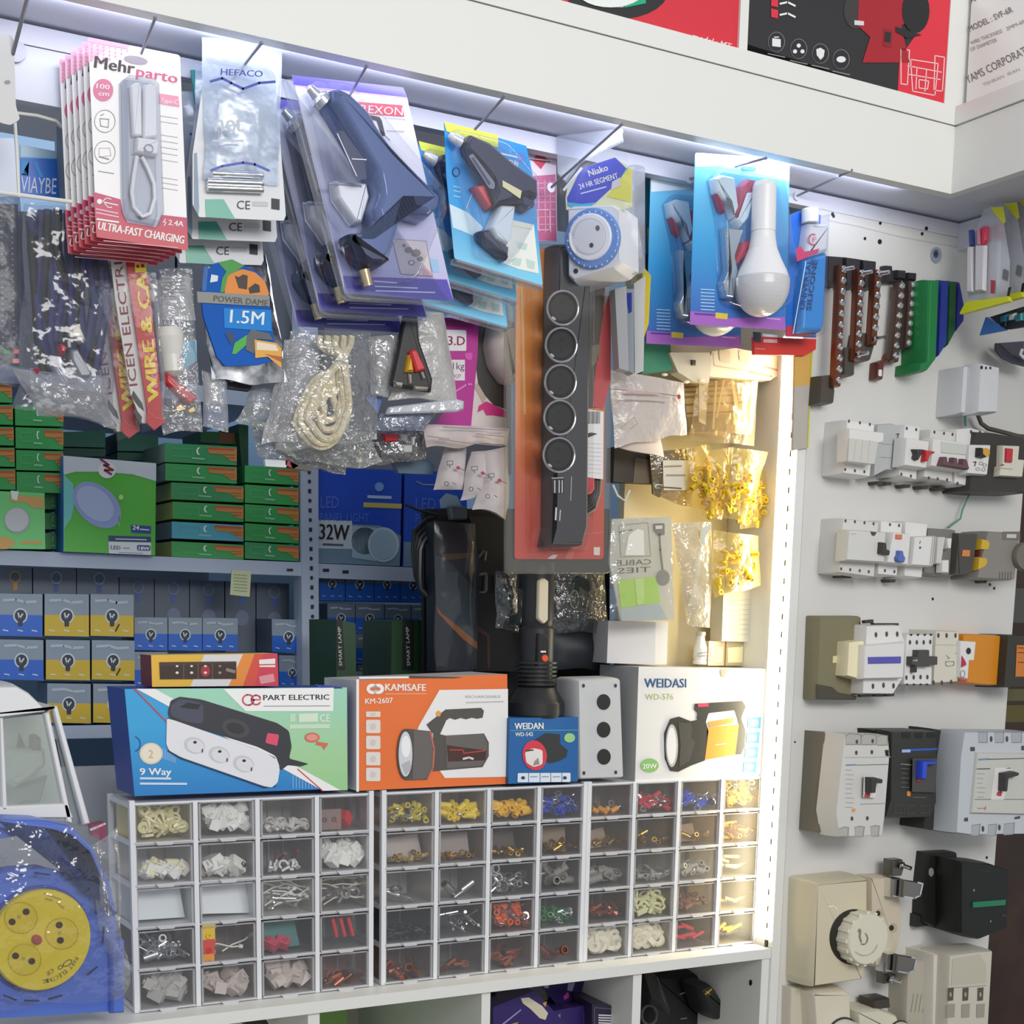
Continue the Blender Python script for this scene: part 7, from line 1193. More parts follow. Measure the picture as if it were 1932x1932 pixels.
for x,y,w in ((690,1830,50),(325,1795,90),(1425,1836,30)): b=MB(); b.slab(PP.moved(.02),Q(f'{x-w/2},{y-12} {x+w/2},{y-10} {x+w/2-8},{y+14} {x-w/2+8},{y+12}',f1),.0198,M('#45433e')); one(b,'rail_clip','small dark rail clip peeping out below the second device row','rail clip','dark rail clips below the second row')
# row 3 contactors
RH='contactors in the third row'
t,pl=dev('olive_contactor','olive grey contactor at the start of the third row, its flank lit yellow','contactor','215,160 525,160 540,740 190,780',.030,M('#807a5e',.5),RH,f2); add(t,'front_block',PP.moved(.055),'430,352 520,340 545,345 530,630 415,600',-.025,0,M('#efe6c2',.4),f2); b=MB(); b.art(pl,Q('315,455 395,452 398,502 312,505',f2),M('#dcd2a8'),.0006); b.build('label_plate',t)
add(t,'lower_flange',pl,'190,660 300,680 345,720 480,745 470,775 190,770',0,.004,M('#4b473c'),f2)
t,pl=dev('blue_strip_contactor','white contactor with a blue purple strip across its front','contactor','555,225 800,222 845,345 830,620 755,740 525,735 530,625',.055,PW,RH,f2)
add(t,'front_block',pl.moved(.014),'545,375 845,350 830,620 535,625',-.016,0,PW,f2,.002); n=pl.moved(.014); add(t,'blue_strip',n,'568,462 808,458 806,508 570,512',0,.002,M('#5c58b0',.4),f2,lab='blue purple strip'); term(t,pl,((630,300),(708,295),(785,295),(608,675),(685,668),(758,672)),f2,9,20)
b=MB(); 
for q in ('550,195 610,188 612,215 552,218','615,215 795,215 795,232 615,228','520,740 600,735 600,752 520,755','625,735 690,735 685,752 625,752','705,730 765,728 760,748 705,750','820,300 850,295 850,335 822,335','790,635 818,630 818,668 790,668'): b.slab(PP.moved(.045),Q(q,f2),.008,M('#3c3a34'))
b.build('coil_terminals',t)
t,pl=dev('mini_contactor','white four pole mini contactor with a black cross shaped block','contactor','845,290 1050,290 1040,670 825,670',.058,PW,RH,f2); term(t,pl,((878,355),(928,355),(978,355),(1026,352),(852,612),(905,610),(955,608),(1005,608)),f2,8,17)
add(t,'black_cross_block',pl,'895,410 980,408 980,455 1040,455 1038,520 985,522 980,532 892,530 890,575 875,575 878,525 848,520 850,458 892,455',0,.012,M('#4b4a48',.45),f2,lab='black cross shaped block'); b=MB(); b.line(pl.moved(.0125),Q('900,490 930,482 925,494',f2),1.6,M('#c9c8c4'),0); b.build('print',t)
b=MB(); 
for x in (885,935,985,1030): b.art(pl,Q(f'{x-14},293 {x+14},293 {x},312',f2),M('#26251f'),.0005); b.art(pl,Q(f'{x-44},668 {x-16},668 {x-30},652',f2),M('#26251f'),.0005)
b.build('vent_marks',t)
t,pl=dev('thermal_relay','cream thermal overload relay with red and black dials','relay','1060,262 1240,270 1230,650 1040,660',.056,M('#d9d5c6',.42),RH,f2); term(t,pl,((1085,305),(1145,305),(1210,305),(1050,650),(1110,650),(1178,645)),f2,8,18)
add(t,'setting_block',pl.moved(.008),'1240,340 1360,348 1345,490 1310,490 1300,625 1240,610',-.02,0,PW,f2); n=pl.moved(.0085); b=MB(); b.art(n,el(1305,418,17,24,12,k=f2),M('#26262e'),.0005); b.art(n,Q('1255,450 1285,500 1288,520 1250,540',f2),M('#b5304a'),.0006); b.art(n,Q('1238,625 1300,628 1260,655 1238,650',f2),M('#b8443e'),.0005); b.line(n,el(1262,585,16,26,12,k=f2),1,M('#8d8a80'),.0005,closed=True); b.line(pl,Q('1140,450 1165,470 1150,475',f2),1.4,M('#9a968a'),.0005); b.line(pl,rr(Q('1135,495 1200,495 1195,525 1140,530',f2),.3),1.4,M('#9a968a'),.0005,closed=True); b.line(pl,Q('1205,435 1240,435',f2),1.2,M('#8d8a80'),.0005); b.line(pl,Q('1045,372 1238,376',f2),1,M('#b9b5a6'),.0005); b.build('print',t)
t,pl=dev('orange_relay','orange relay module with smooth sides near the end of the third row','relay','1260,290 1580,300 1560,680 1310,660 1245,640',.045,M('#d98a1f',.42),RH,f2); b=MB(); b.line(pl,Q('1540,475 1538,495',f2),2.4,M('#5a3a10'),.0005); b.line(pl,Q('1330,650 1400,665',f2),1.5,M('#a86414'),.0005); b.build('print',t)
t,pl=dev('black_orange_relay','black module with an orange label at the end of the third row','relay','1585,295 1760,300 1750,690 1555,690',.060,M('#34332c',.45),RH,f2); b=MB(); b.art(pl,Q('1655,375 1760,378 1755,605 1645,605',f2),M('#cf7a30'),.0006)
for y in (395,430,500): b.line(pl,Q(f'1665,{y} 1745,{y+2}',f2),1.6,M('#6b3a14'),.0009)
b.build('orange_label',t)
# row 4 moulded case breakers
RM='moulded case breakers in the fourth row'
def mccb(label,base,face,mid,h,ms,mf,lev,k,lc,accent=None,strip=None):
    t,pl=dev('moulded_case_breaker',label,'breaker',base,h*.52,ms,RM,k,.002,0); n=PP.moved(h); b=MB(); b.puff(n,Q(face,k),-h*.5,0,mf,.0025,2); b.build('front_case',t); m=n.moved(.006)
    if mid: add(t,'centre_panel',m,mid,-.006,0,M('#c9c9c2',.42) if mf is not PD else M('#2f2f2e',.4),k)
    add(t,'lever_slot',m,lev[0],0,.0006,M('#e2e0dc') if mf is not PD else M('#4a4a48'),k,.0005); add(t,'toggle_lever',m,lev[1],0,.014,lc,k,.0015,'dark toggle lever' if not accent else 'blue toggle lever'); add(t,'trip_button',m,lev[2],0,.003,M('#c23a44'),k,.0008,'red trip mark'); return t,n,m
LF=M('#d2d1cc',.42)
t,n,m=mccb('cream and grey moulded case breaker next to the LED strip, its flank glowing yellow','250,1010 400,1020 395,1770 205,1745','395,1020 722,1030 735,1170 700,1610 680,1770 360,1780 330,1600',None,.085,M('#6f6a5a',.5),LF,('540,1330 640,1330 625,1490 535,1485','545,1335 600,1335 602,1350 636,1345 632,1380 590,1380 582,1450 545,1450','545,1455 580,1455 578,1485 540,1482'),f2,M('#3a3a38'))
b=MB(); 
for q in ('405,1040 435,1020 520,1028 520,1100 410,1100','525,1040 550,1025 632,1030 632,1100 528,1102','640,1045 660,1030 715,1035 712,1105 640,1105','362,1715 400,1700 430,1705 425,1770 365,1772','475,1705 510,1695 545,1700 535,1770 478,1772','590,1700 625,1690 655,1695 645,1770 595,1770'): b.art(n,Q(q,f2),M('#b3b2ac'),.0005); b.line(n,Q(q,f2),1,M('#7d7c76'),.0008)
b.build('shroud_seam_print',t)
b=MB(); b.line(n,Q('412,1250 480,1248',f2),2.4,M('#6a8aa8'),.0006); b.line(n,Q('480,1250 720,1245',f2),1.2,M('#6a6a66'),.0006)
for y in range(1285,1560,34): b.line(n,Q(f'408,{y} {450+(y%5)*4},{y+2}',f2),1,M('#a3a29c'),.0006)
b.line(n,Q('515,1535 700,1530',f2),1,M('#8d8c86'),.0006); b.art(n,Q('455,1568 478,1566 478,1590 455,1592',f2),M('#e09a55'),.0006); b.line(n,Q('405,1195 735,1190',f2),1.2,M('#b5b4ae'),.0006); b.art(n,Q('695,1140 722,1140 722,1188 700,1180',f2),BLK,.0008); b.build('print',t)
term(t,n,((490,1080),(605,1075),(487,1160),(600,1155),(455,1640),(567,1638)),f2,9,16,'fixing_screw')
t,n,m=mccb('black moulded case breaker with blue lever and blue strip in the middle of the row','610,990 940,990 930,1640 690,1640','735,1000 1075,1000 1075,1520 1030,1640 690,1635 730,1500',None,.070,M('#262623',.5),PD,('895,1200 1075,1200 1060,1450 890,1445','920,1215 1030,1215 1030,1240 960,1245 950,1350 915,1345','925,1340 950,1340 945,1375 922,1370'),f2,M('#2f4fd0',.35),accent=1)
b=MB(); b.art(n,Q('815,1135 1075,1125 1075,1140 885,1148 880,1160 812,1158',f2),M('#2f5cb8',.4),.0006); b.art(n,Q('818,1138 880,1136 880,1156 818,1158',f2),M('#a9bfe6'),.0009)
for q in ('820,1010 880,1010 880,1055 820,1055','915,1010 970,1010 970,1055 915,1055','1005,1010 1062,1010 1062,1050 1005,1050'): b.art(n,Q(q,f2),M('#1f1f1e'),.0006)
for y in range(1240,1420,34): b.line(n,Q(f'812,{y} {860+(y%4)*6},{y+4}',f2),1,M('#77766e'),.0006); b.line(n,Q(f'1040,{y} 1070,{y+2}',f2),1,M('#77766e'),.0006)
b.line(n,Q('810,1242 895,1250',f2),2,M('#8d8c84'),.0006); b.art(n,Q('855,1440 882,1442 880,1478 855,1475',f2),M('#d98a45'),.0006); b.art(n,Q('1028,1410 1058,1410 1056,1450 1026,1450',f2),M('#8d8c84'),.0006); b.line(n,Q('900,1485 995,1485',f2),1,M('#77766e'),.0006)
for q in ('765,1540 840,1545 835,1600 760,1600','860,1545 930,1545 925,1600 855,1600','950,1545 1020,1545 1010,1600 945,1600'): b.line(n,Q(q,f2),1.2,M('#4d4c47'),.0006,closed=True)
b.build('print',t)
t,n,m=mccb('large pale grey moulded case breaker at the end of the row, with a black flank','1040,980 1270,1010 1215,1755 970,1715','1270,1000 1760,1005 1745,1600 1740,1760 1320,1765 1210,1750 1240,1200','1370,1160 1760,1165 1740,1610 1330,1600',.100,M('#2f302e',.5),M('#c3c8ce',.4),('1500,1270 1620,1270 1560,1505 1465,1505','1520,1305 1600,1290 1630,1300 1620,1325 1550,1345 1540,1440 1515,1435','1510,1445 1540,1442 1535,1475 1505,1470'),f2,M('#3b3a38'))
b=MB(); 
for q in ('1375,1010 1440,1010 1440,1085 1378,1085','1495,1010 1560,1010 1560,1085 1500,1085','1615,1010 1690,1010 1690,1085 1620,1085','1330,1690 1390,1680 1380,1765 1325,1765','1450,1685 1510,1680 1500,1765 1445,1765','1565,1680 1640,1672 1630,1755 1560,1760'): b.art(n,Q(q,f2),M('#aab0b4'),.0005); b.line(n,Q(q,f2),1,M('#7d8286'),.0008)
for q in ('1318,1118 1350,1118 1350,1148 1318,1148','1275,1635 1300,1632 1300,1660 1272,1660','1690,1110 1740,1108 1740,1142 1690,1142','1640,1630 1680,1620 1680,1640 1640,1645'): b.art(n,Q(q,f2),M('#4a4d50'),.0008)
b.build('shroud_seam_print',t)
b=MB(); b.line(m,Q('1380,1210 1450,1205',f2),3,M('#6f8fc0'),.0006); b.line(m,Q('1450,1208 1750,1200',f2),1.6,M('#5a5d62'),.0006)
for y in range(1278,1500,34): b.line(m,Q(f'1368,{y} {1405+(y%5)*6},{y+2}',f2),1,M('#a3a29c'),.0006)
b.line(m,Q('1365,1278 1460,1276',f2),1.8,M('#55565a'),.0006); b.line(m,Q('1350,1500 1735,1500',f2),1,M('#6a6a66'),.0006); b.line(m,Q('1370,1565 1425,1565 1430,1550 1425,1580',f2),1.2,M('#c8703f'),.0006); b.line(m,Q('1580,1275 1610,1272',f2),1.6,M('#3b3a38'),.0006); b.build('print',t)
term(t,n,((1470,1060),(1585,1060),(1410,1715),(1530,1705)),f2,9,22,'fixing_screw')
# row 5
t=T('rotary_switch_box','cream enclosure with a big round ribbed rotary knob, below the cream and grey breaker','switch',PP.at((1570,1865)))
b=MB(); pl=PP.moved(.062); b.puff(pl,rr(Q('322,425 720,385 735,400 735,1010 690,1195 300,1250 295,1200',f3),.06),-.062,0,M('#d3caae',.4),.006,3); b.build('body',t)
b=MB(); b.puff(pl,el(615,850,186,216,32,k=f3,rot=8),0,.001,M('#26241f'),.0005); b.build('gasket_ring',t)
c=pl.at(px1((640,845),f3)); rk=(pl.at(px1((640,640),f3))-c).length*.98
b=MB(); pr=[(rk,0),(rk*1.0,.006),(rk*.97,.024),(rk*.93,.027)]; b.lathe(c,pl.n,pr,M('#ddd8c4',.4),40)
for i in range(16):
    a=i*math.pi/8; d=pl.u*math.cos(a)+pl.v*math.sin(a); b.obox(c+d*rk*.99+pl.n*.012,d*.002,pl.n*.011,(pl.u*-math.sin(a)+pl.v*math.cos(a))*.003,M('#e3decb',.4))
kb=b.build('rotary_knob',t)
b=MB(); m=pl.moved(.0275); cc=(1460+700/4.093,1560+855/4.093); b.line(m,[(cc[0]-7,cc[1]-12),(cc[0]-9,cc[1]-3),(cc[0]-6,cc[1]+8)],3.2,M('#8f876c'),.0004); b.line(m,el(cc[0]-2,cc[1]+2,8,11,12,a0=-60,a1=120),2.4,M('#9d957a'),.0004); b.line(m,el(cc[0],cc[1]+3,26,31,14,a0=20,a1=130),1.6,M('#bdb69d'),.0004); b.art(m,el(cc[0]-9,cc[1]-13,3,4,8),M('#8f876c'),.0006); b.build('pointer_mark',kb)
b=MB(); b.line(pl,Q('420,615 465,612 490,640',f3),2,M('#f4f0e2'),.0005); b.build('sheen_mark',t)
t=T('fuse_holder','cream ceramic fuse base with two bright metal clips, beside the rotary switch','fuse base',PP.at((1680,1820)))
b=MB(); pl=PP.moved(.030); b.puff(pl,rr(Q('745,385 920,380 985,560 1000,700 985,850 960,960 830,1085 790,1090 745,980',f3),.05),-.030,0,M('#d3c7b0',.45),.004,2); b.build('ceramic_body',t)
b=MB(); 
for x,y in ((805,670),(910,780)): b.art(pl,el(x+15,y,30,38,14,k=f3),M('#c0b298'),.0005); b.art(pl,el(x,y,18,22,12,k=f3),M('#2c2218'),.0009)
b.build('mounting_holes',t)
for yo,up_ in ((0,1),(578,0)):
    b=MB(); o_=-40 if yo else 0; f=lambda s_:[(x+o_*1/4.093*1.2,y+yo/4.093) for x,y in Q(s_,f3)]
    b.puff(PP.moved(.045),f('905,395 995,395 990,545 900,545'),-.02,.004,CHR,.002); b.puff(PP.moved(.06),f('1000,405 1110,425 1155,435 1135,530 1090,560 990,545'),-.008,.002,M('#8d8b86',.25,.9),.002); b.line(PP.moved(.0625),f('1115,430 1150,440 1130,530 1085,552 1010,540'),3,CHR,0); b.build('metal_clip',t)
    b=MB(); yy=(-140 if up_ else 150); f=lambda s_:[(x+o_*1.2/4.093,y+(yo+ (0 if up_ else 120))/4.093) for x,y in Q(s_,f3)]
    b.puff(PP.moved(.04),f('915,255 1000,250 1015,300 990,385 910,385') if up_ else f('905,440 1000,440 1000,510 905,520'),-.02,.0,M('#6f6d66',.3,.8),.002)
    A=PP.at(f('985,295')[0] if up_ else f('950,480')[0],.044); B=PP.at(f('1060,322')[0] if up_ else f('1030,500')[0],.060); b.lathe(A,B-A,[(.006,0),(.006,.003),(.0035,.003),(.0035,(B-A).length)],CHR,12); b.build('terminal_bolt',t)
t=T('black_contactor','black contactor with a green strip, on the panel edge below the large grey breaker','contactor',PP.at((1830,1775)))
b=MB(); b.puff(PP.moved(.03),Q('1205,205 1415,195 1420,240 1420,800 1270,790 1165,740 1180,420',f3),-.03,0,M('#191a18',.45),.002); b.build('base',t)
b=MB(); pl=PP.moved(.085); b.puff(pl,Q('1440,260 1690,280 1825,330 1810,790 1590,880 1440,830',f3),-.06,0,M('#151614',.45),.004); fc=b.build('front_case',t)
b=MB(); b.puff(pl,Q('1530,580 1785,560 1780,605 1530,625',f3),0,.003,M('#1f7a58',.4),.001); b.build('green_strip',fc)['label']='green strip'
b=MB(); b.art(pl,el(1545,490,9,11,8,k=f3),M('#77766e'),.0006); b.art(pl,el(1675,730,6,6,8,k=f3),M('#a3a29c'),.0006); b.line(pl,Q('1560,330 1680,350',f3),1.4,M('#2f302d'),.0006); b.line(pl,Q('1765,680 1795,690',f3),3,M('#3d3d39'),.0006); b.build('print',fc)
b=MB(); b.puff(PP.moved(.02),Q('1120,680 1200,690 1200,770 1115,780',f3),-.02,0,M('#2b2b28'),.002); b.art(PP.moved(.0301),el(1215,350,20,35,12,k=f3),M('#8d8b84'),.0004); b.art(PP.moved(.0301),Q('1300,260 1320,240 1335,270 1300,280',f3),M('#5a5a54'),.0004); b.build('mounting_foot',t)
t=T('cream_isolator','cream fused isolator with a row of dark slots at the bottom of the panel','isolator',PP.at((1800,1960)))
b=MB(); b.puff(PP.moved(.04),Q('1030,1030 1190,1020 1210,1560 1010,1560',f3),-.04,0,M('#b9b3a4',.45),.003); 
for x in (1060,1090,1120,1150): b.line(PP.moved(.0402),Q(f'{x+22},1290 {x},1430',f3),1.2,M('#9a9486'),.0004)
b.build('side_body',t)
b=MB(); pl=PP.moved(.085); b.puff(pl,Q('1350,985 1590,955 1695,950 1660,1560 1330,1560',f3),-.06,0,M('#cfc9ba',.42),.003); fr=b.build('front_case',t)
b=MB(); b.puff(PP.moved(.06),Q('1225,985 1340,960 1345,1560 1215,1560',f3),-.06,0,M('#dcd8cd',.42),.003); b.build('side_frame',t)
b=MB(); b.art(pl,Q('1380,1020 1590,985 1640,1060 1640,1200 1370,1225',f3),M('#c2bcab'),.0005); b.line(pl,Q('1370,1245 1640,1225',f3),1.2,M('#a39d8e'),.0008)
for x in (1345,1460,1575): b.art(pl,Q(f'{x},1245 {x+45},1240 {x+40},1340 {x-2},1345',f3),M('#5a544a'),.0009); b.art(pl,el(x+20,1295,9,20,8,k=f3),M('#a9a293'),.0013); b.art(pl,Q(f'{x-8},1370 {x+55},1365 {x+50},1470 {x-10},1475',f3),M('#a39c8d'),.0009)
b.build('slots',fr)
def sock(label,body,knob,r,k):
    t=T('ceramic_socket',label,'socket',PP.at(Q(body,k)[2])); b=MB(); pl=PP.moved(.05); b.puff(pl,rr(Q(body,k),.08),-.05,0,M('#d9d2be',.4),.005); b.build('body',t)
    c=pl.at(px1(knob,k)); b=MB(); b.lathe(c,pl.n,[(r*1.08,0),(r*1.08,.002)],M('#26241f'),28); b.lathe(c+pl.n*.002,pl.n,[(r,0),(r*.96,.03),(r*.9,.032)],M('#e3e0d6',.35),28); b.build('screw_cap',t); return t
t=sock('cream socket under the rotary switch with a round white cap cut by the picture bottom','300,1290 360,1260 560,1245 600,1290 610,1620 320,1620',(520,1640),.034,f3)
b=MB(); b.puff(PP.moved(.02),Q('130,1245 215,1235 300,1290 290,1620 120,1620',f3),-.02,0,M('#cfc8b5',.45),.002); b.art(PP.moved(.0202),el(258,1330,9,17,8,k=f3),BLK,.0004); b.line(PP.moved(.0202),Q('262,1380 250,1560',f3),1.6,M('#a39d8e'),.0004); b.build('side_plate',t)
t=sock('small cream socket with a white cap between the rotary switch socket and the isolator','640,1420 830,1400 960,1450 1000,1620 650,1620',(960,1620),.026,f3)
b=MB(); b.puff(PP.moved(.04),Q('755,1330 885,1315 890,1400 800,1410 760,1400',f3),-.03,.004,M('#57544c',.35,.6),.002); b.build('terminal_clip',t)
# bus bars
def busbar(label,top,bot,n,h,barm,br,group,scr=None,wid=1):
    """top, bot: bar end pixels (centre line); br: bracket outlines"""
    t=T('screw_bus_bar',label,'bus bar',PP.at(bot),group)
    for q in br: 
        b=MB(); b.puff(PP.moved(h*.8),Q(q,c5),-h*.8,0,M('#2d2c31' if Q(q,c5)[0][1]<560 else '#4b463f',.45),.002,2); b.build('insulator_block',t)
    pl=PP.moved(h+.006); A,B=V(top),V(bot); w=6.2*wid; b=MB()
    b.puff(pl,[(A.x-w,A.y),(A.x+w,A.y+1.5),(B.x+w,B.y+1.5),(B.x-w,B.y)],-.012,0,barm,.0015,2); b.build('bar',t)
    for i in range(n):
        p=A+(B-A)*((i+.5)/n); b=MB(); c=pl.at(tuple(p)); L=.018 if scr and i in scr else .005
        b.lathe(c,pl.n+V((.25,0,0)) if L>.01 else pl.n,[(.0052,0),(.0052,.003),(.003,.003),(.0028,L)] if L>.01 else [(.0050,0),(.0050,.0025),(.0036,.0040),(.001,.0042)],CHR,12); b.build('screw',t)
    return t
GB='copper bus bars on black blocks'
BAR=M('#8c5a48',.35,.85)
busbar('longest copper bus bar on black insulator blocks, beside the silicone tube','0,0 0,0' and px1((385,665),c5),px1((340,1630),c5),11,.035,BAR,('262,590 385,600 380,830 250,815','205,1545 300,1535 320,1670 310,1770 190,1770'),GB,(0,))
busbar('second copper bus bar from the silicone tube, on black insulator blocks',px1((528,700),c5),px1((495,1420),c5),9,.035,BAR,('400,600 525,618 510,850 405,840','388,1320 480,1310 475,1550 385,1545'),GB,(0,8))
busbar('shortest of the copper bus bars on black blocks, third from the silicone tube',px1((665,700),c5),px1((625,1300),c5),7,.035,BAR,('530,620 650,635 640,860 550,858','530,1205 600,1200 640,1290 600,1430 490,1440'),GB,(0,6))
GE='dark bus bars with hanging lugs'
BR2=M('#6b5750',.4,.7)
busbar('longest dark bus bar with a stepped lug foot, middle group of the panel',px1((848,800),c5),px1((792,1430),c5),8,.018,BR2,('725,670 775,672 785,780 850,790 850,810 720,810',),GE)
t=busbar('second dark bus bar in the middle group of the panel',px1((935,790),c5),px1((895,1330),c5),7,.018,BR2,('815,705 885,710 880,790 815,780',),GE)
busbar('shortest dark bus bar in the middle group, next to the green terminal bar',px1((1025,810),c5),px1((1000,1190),c5),5,.018,BR2,('905,725 970,730 965,800 905,790',),GE)
t=T('lug_foot_bracket','stepped copper bracket with slotted foot under the longest dark bus bar','bracket',PP.at(px1((670,1580),c5)))
b=MB(); b.puff(PP.moved(.016),Q('750,1370 835,1370 825,1440 780,1445 712,1460 700,1580 640,1575 650,1440 740,1410',c5),-.014,0,M('#74453e',.4,.5),.002,2); b.build('bracket',t)
b=MB(); b.art(PP.moved(.0162),rr(Q('662,1500 690,1500 688,1555 660,1552',c5),.3,2),M('#e6e4e0'),.0004); b.art(PP.moved(.0162),rr(Q('662,1460 690,1460 690,1498 662,1496',c5),.2,2),M('#6d2630'),.0004); b.build('foot_slot',t)
for i,(q,c,l,h) in enumerate((('1040,775 1150,780 1125,1420 1095,1460 1050,1520 978,1520 985,1440 1030,1425','#1f7a42','longest green terminal bar with a bent foot, in front of the blue one',.05),('1150,778 1225,785 1210,1300 1130,1415','#26368f','longer blue terminal bar between two green ones',.04),('1220,785 1290,795 1280,1200 1205,1330','#1e5a34','shorter dark green terminal bar behind the blue one',.03),('1280,795 1312,800 1350,1000 1345,1120 1270,1215','#26309a','shortest blue terminal bar, touching the bags of pens',.02))):
    b=MB(); b.puff(PP.moved(h),Q(q,c5),-h,0,M(c,.45),.003,2)
    if i==0: b.line(PP.moved(h),Q('1075,800 1055,1430',c5),2,M('#2f9155'),.0005)
    one(b,'terminal_bar',l,'terminal bar','green and blue terminal bars')
# packs hanging on the return side
TP=Q
pl=P3((1840,470,-.13),(1910,440,-.20),(1830,585,-.13))
YP=M('#d9d92f',.4)
for i,(dx,dy,l) in enumerate(((0,0,'front clear pack of blue, red and pink pens with yellow edging, on the return side'),(26,-8,'second clear pen pack with yellow edging, behind the front one'),(52,-16,'third clear pen pack with yellow edging, cut by the picture edge'))):
    t=T('pen_blister_pack',l,'pen pack',pl.at((1850+dx,395+dy)),'clear pen packs with yellow edging'); p2=pl.moved(-.022*i); s=lambda st:[(x+dx,y+dy) for x,y in Q(st,c5)]
    b=MB(); b.slab(p2,s('1500,225 1630,215 1700,640 1690,960 1370,945 1365,560'),.001,CL('#eef0f4',.35,.1,.12,0,60,'#e2e4ea')); b.build('clear_shell',t)
    b=MB(); b.art(p2,s('1545,215 1650,210 1670,330 1650,345'),YP,.0006); b.build('yellow_corner',t); b=MB(); b.slab(p2.moved(.004),s('1305,1050 1350,965 1680,920 1695,958 1310,1062'),.008,YP); b.build('yellow_edging',t)
    if i<2:
        for q,c in (('1400,400 1425,395 1430,520 1405,530','#3a4a8f'),('1465,390 1490,385 1495,520 1468,525','#d98a9c'),('1500,375 1540,370 1535,480 1505,520','#d23a5c')):
            b=MB(); b.puff(p2,s(q),.001,.008,M(c,.35),.002); b.build('pen_cap',t)
        for q in ('1390,530 1430,530 1435,890 1385,900','1455,520 1530,520 1520,880 1450,890'):
            b=MB(); b.puff(p2,s(q),.001,.008,M('#d8d5da',.3),.002); b.build('pen_barrel',t)
        b=MB(); b.art(p2,s('1550,790 1585,795 1580,900 1550,895'),M('#b53a48'),.001); b.art(p2,s('1650,700 1690,720 1680,800 1640,780'),M('#77777a'),.001); b.art(p2,s('1690,850 1715,845 1700,920 1680,915'),BLK,.001); b.build('print',t)
b=MB(); b.slab(P3((1850,630,-.10),(1895,620,-.15),(1850,600,-.10)),Q('1460,1230 1510,1085 1665,1190',c5),.006,M('#4f7fcf',.4)); one(b,'blue_corner_pack','blue triangular corner of a pack under the pen packs','pack')
t=T('grey_wire_pack','dark clear pack of teal and black wires under the yellow edged pen packs','wire pack',PP.at((1900,605))); pl=P3((1880,600,-.12),(1925,590,-.18),(1880,625,-.12)); b=MB(); b.slab(pl,Q('1540,1085 1814,1000 1900,1000 1900,1150 1670,1185',c5),.01,M('#3c4044',.4)); b.build('backing',t)
for q,c in (('1650,1080 1700,1060 1690,1120 1650,1130','#2f7fa8'),('1720,1060 1760,1050 1750,1100 1715,1110','#d0d4d6'),('1760,1070 1814,1050 1814,1110 1770,1120','#3a8fa0'),('1640,1125 1690,1120 1690,1160 1650,1165','#17191c')):
    b=MB(); b.puff(pl,Q(q,c5),0,.006,M(c,.35),.002); b.build('wire_end',t)
b=MB(); pl=PP.moved(.03)
for k_ in range(5): b.tube([pl.at(x,.003*k_) for x in Q(f'1590,{1300+k_*10} 1640,{1350+k_*12} 1720,{1400+k_*10} 1850,{1440+k_*8}',c5)],.0028,M('#3a3c48',.4),6)
b.slab(pl,Q('1620,1290 1814,1275 1814,1420 1740,1400',c5),.01,M('#4a4b55',.45)); b.tube([pl.at(x,.02) for x in Q('1800,1340 1785,1380 1814,1410',c5)],.0025,M('#e4e4e2',.35),6); one(b,'black_wire_bundle','bundle of black wires with a white end, at the picture edge above the junction box','wire bundle')
# dark shelf bits beyond the panel
for i,(q,c,l) in enumerate((('1920,1110 1960,1110 1960,1175 1918,1175','#4a4a46','grey box end beyond the panel edge, above the orange label module'),('1915,1300 1960,1300 1960,1322 1912,1322','#5a5533','olive box end beyond the panel edge, below the orange label module'),('1910,1330 1960,1330 1960,1362 1906,1362','#57501f','olive brown box end beyond the panel edge, over the large grey breaker'))):
    b=MB(); p_=PY(-.03); P=[p_.at(x) for x in Q(q)]; b.box((1.492,-.035,P[3].z),(1.56,-.024,P[0].z),M(c,.5)); one(b,'dark_box_end',l,'box',smooth=0)
# ---------------------------------------------------------------- lantern, cable reel, cubbies
e4=(0,1240,2.79); f4=(800,1740,2.683)
t=T('white_wall_lantern','white garden lantern with clear panes, standing behind the blue cable reel','lantern',PY(.05).at((60,1560)))
pl=PY(.0); LW=M('#e9e9ea',.4)
b=MB(); b.puff(pl,rr(Q('-200,145 90,140 160,180 245,262 300,258 240,300 0,330 -200,330',e4),.08),-.10,.0,LW,.004); b.build('roof',t)
for q in ('-5,320 20,318 42,805 10,810','232,300 262,285 388,880 350,870','275,262 305,255 480,880 440,885','-60,790 360,770 390,850 -60,850'):
    b=MB(); b.puff(pl,Q(q,e4),-.012,0,LW,.002); b.build('frame_bar',t)
b=MB(); b.slab(pl.moved(-.006),Q('10,325 240,300 365,860 30,805',e4),.001,CL('#f2f6f2',.20,.12,.1,0,60,'#d8ddd6')); b.slab(pl.moved(-.014),Q('265,285 285,270 450,880 388,880',e4),.001,CL('#e9eeee',.35,.12,.1,0,60,'#a9b2b5')); b.build('pane',t)
b=MB(); b.puff(pl.moved(-.05),rr(Q('20,470 215,470 225,560 130,640 60,680 10,640',e4),.15),0,.03,M('#dfe2de',.4),.006); b.puff(pl.moved(-.055),Q('70,680 240,620 200,760 110,760 60,800 50,740',e4),0,.02,M('#a3aca4',.4),.004); b.build('inner_bag',t)
b=MB(); b.puff(pl.moved(-.04),rr(Q('150,410 180,400 205,420 205,490 150,485',e4),.2),0,.02,M('#8d6f72',.35),.004); b.puff(pl.moved(-.04),Q('100,400 130,470 85,470',e4),0,.01,M('#5a4448',.4),.002); b.build('lamp_holder',t)
b=MB(); b.slab(pl.moved(-.08),Q('-200,325 240,300 360,860 -200,860',e4),.004,M('#d5dad6',.5)); b.build('rear_pane',t)
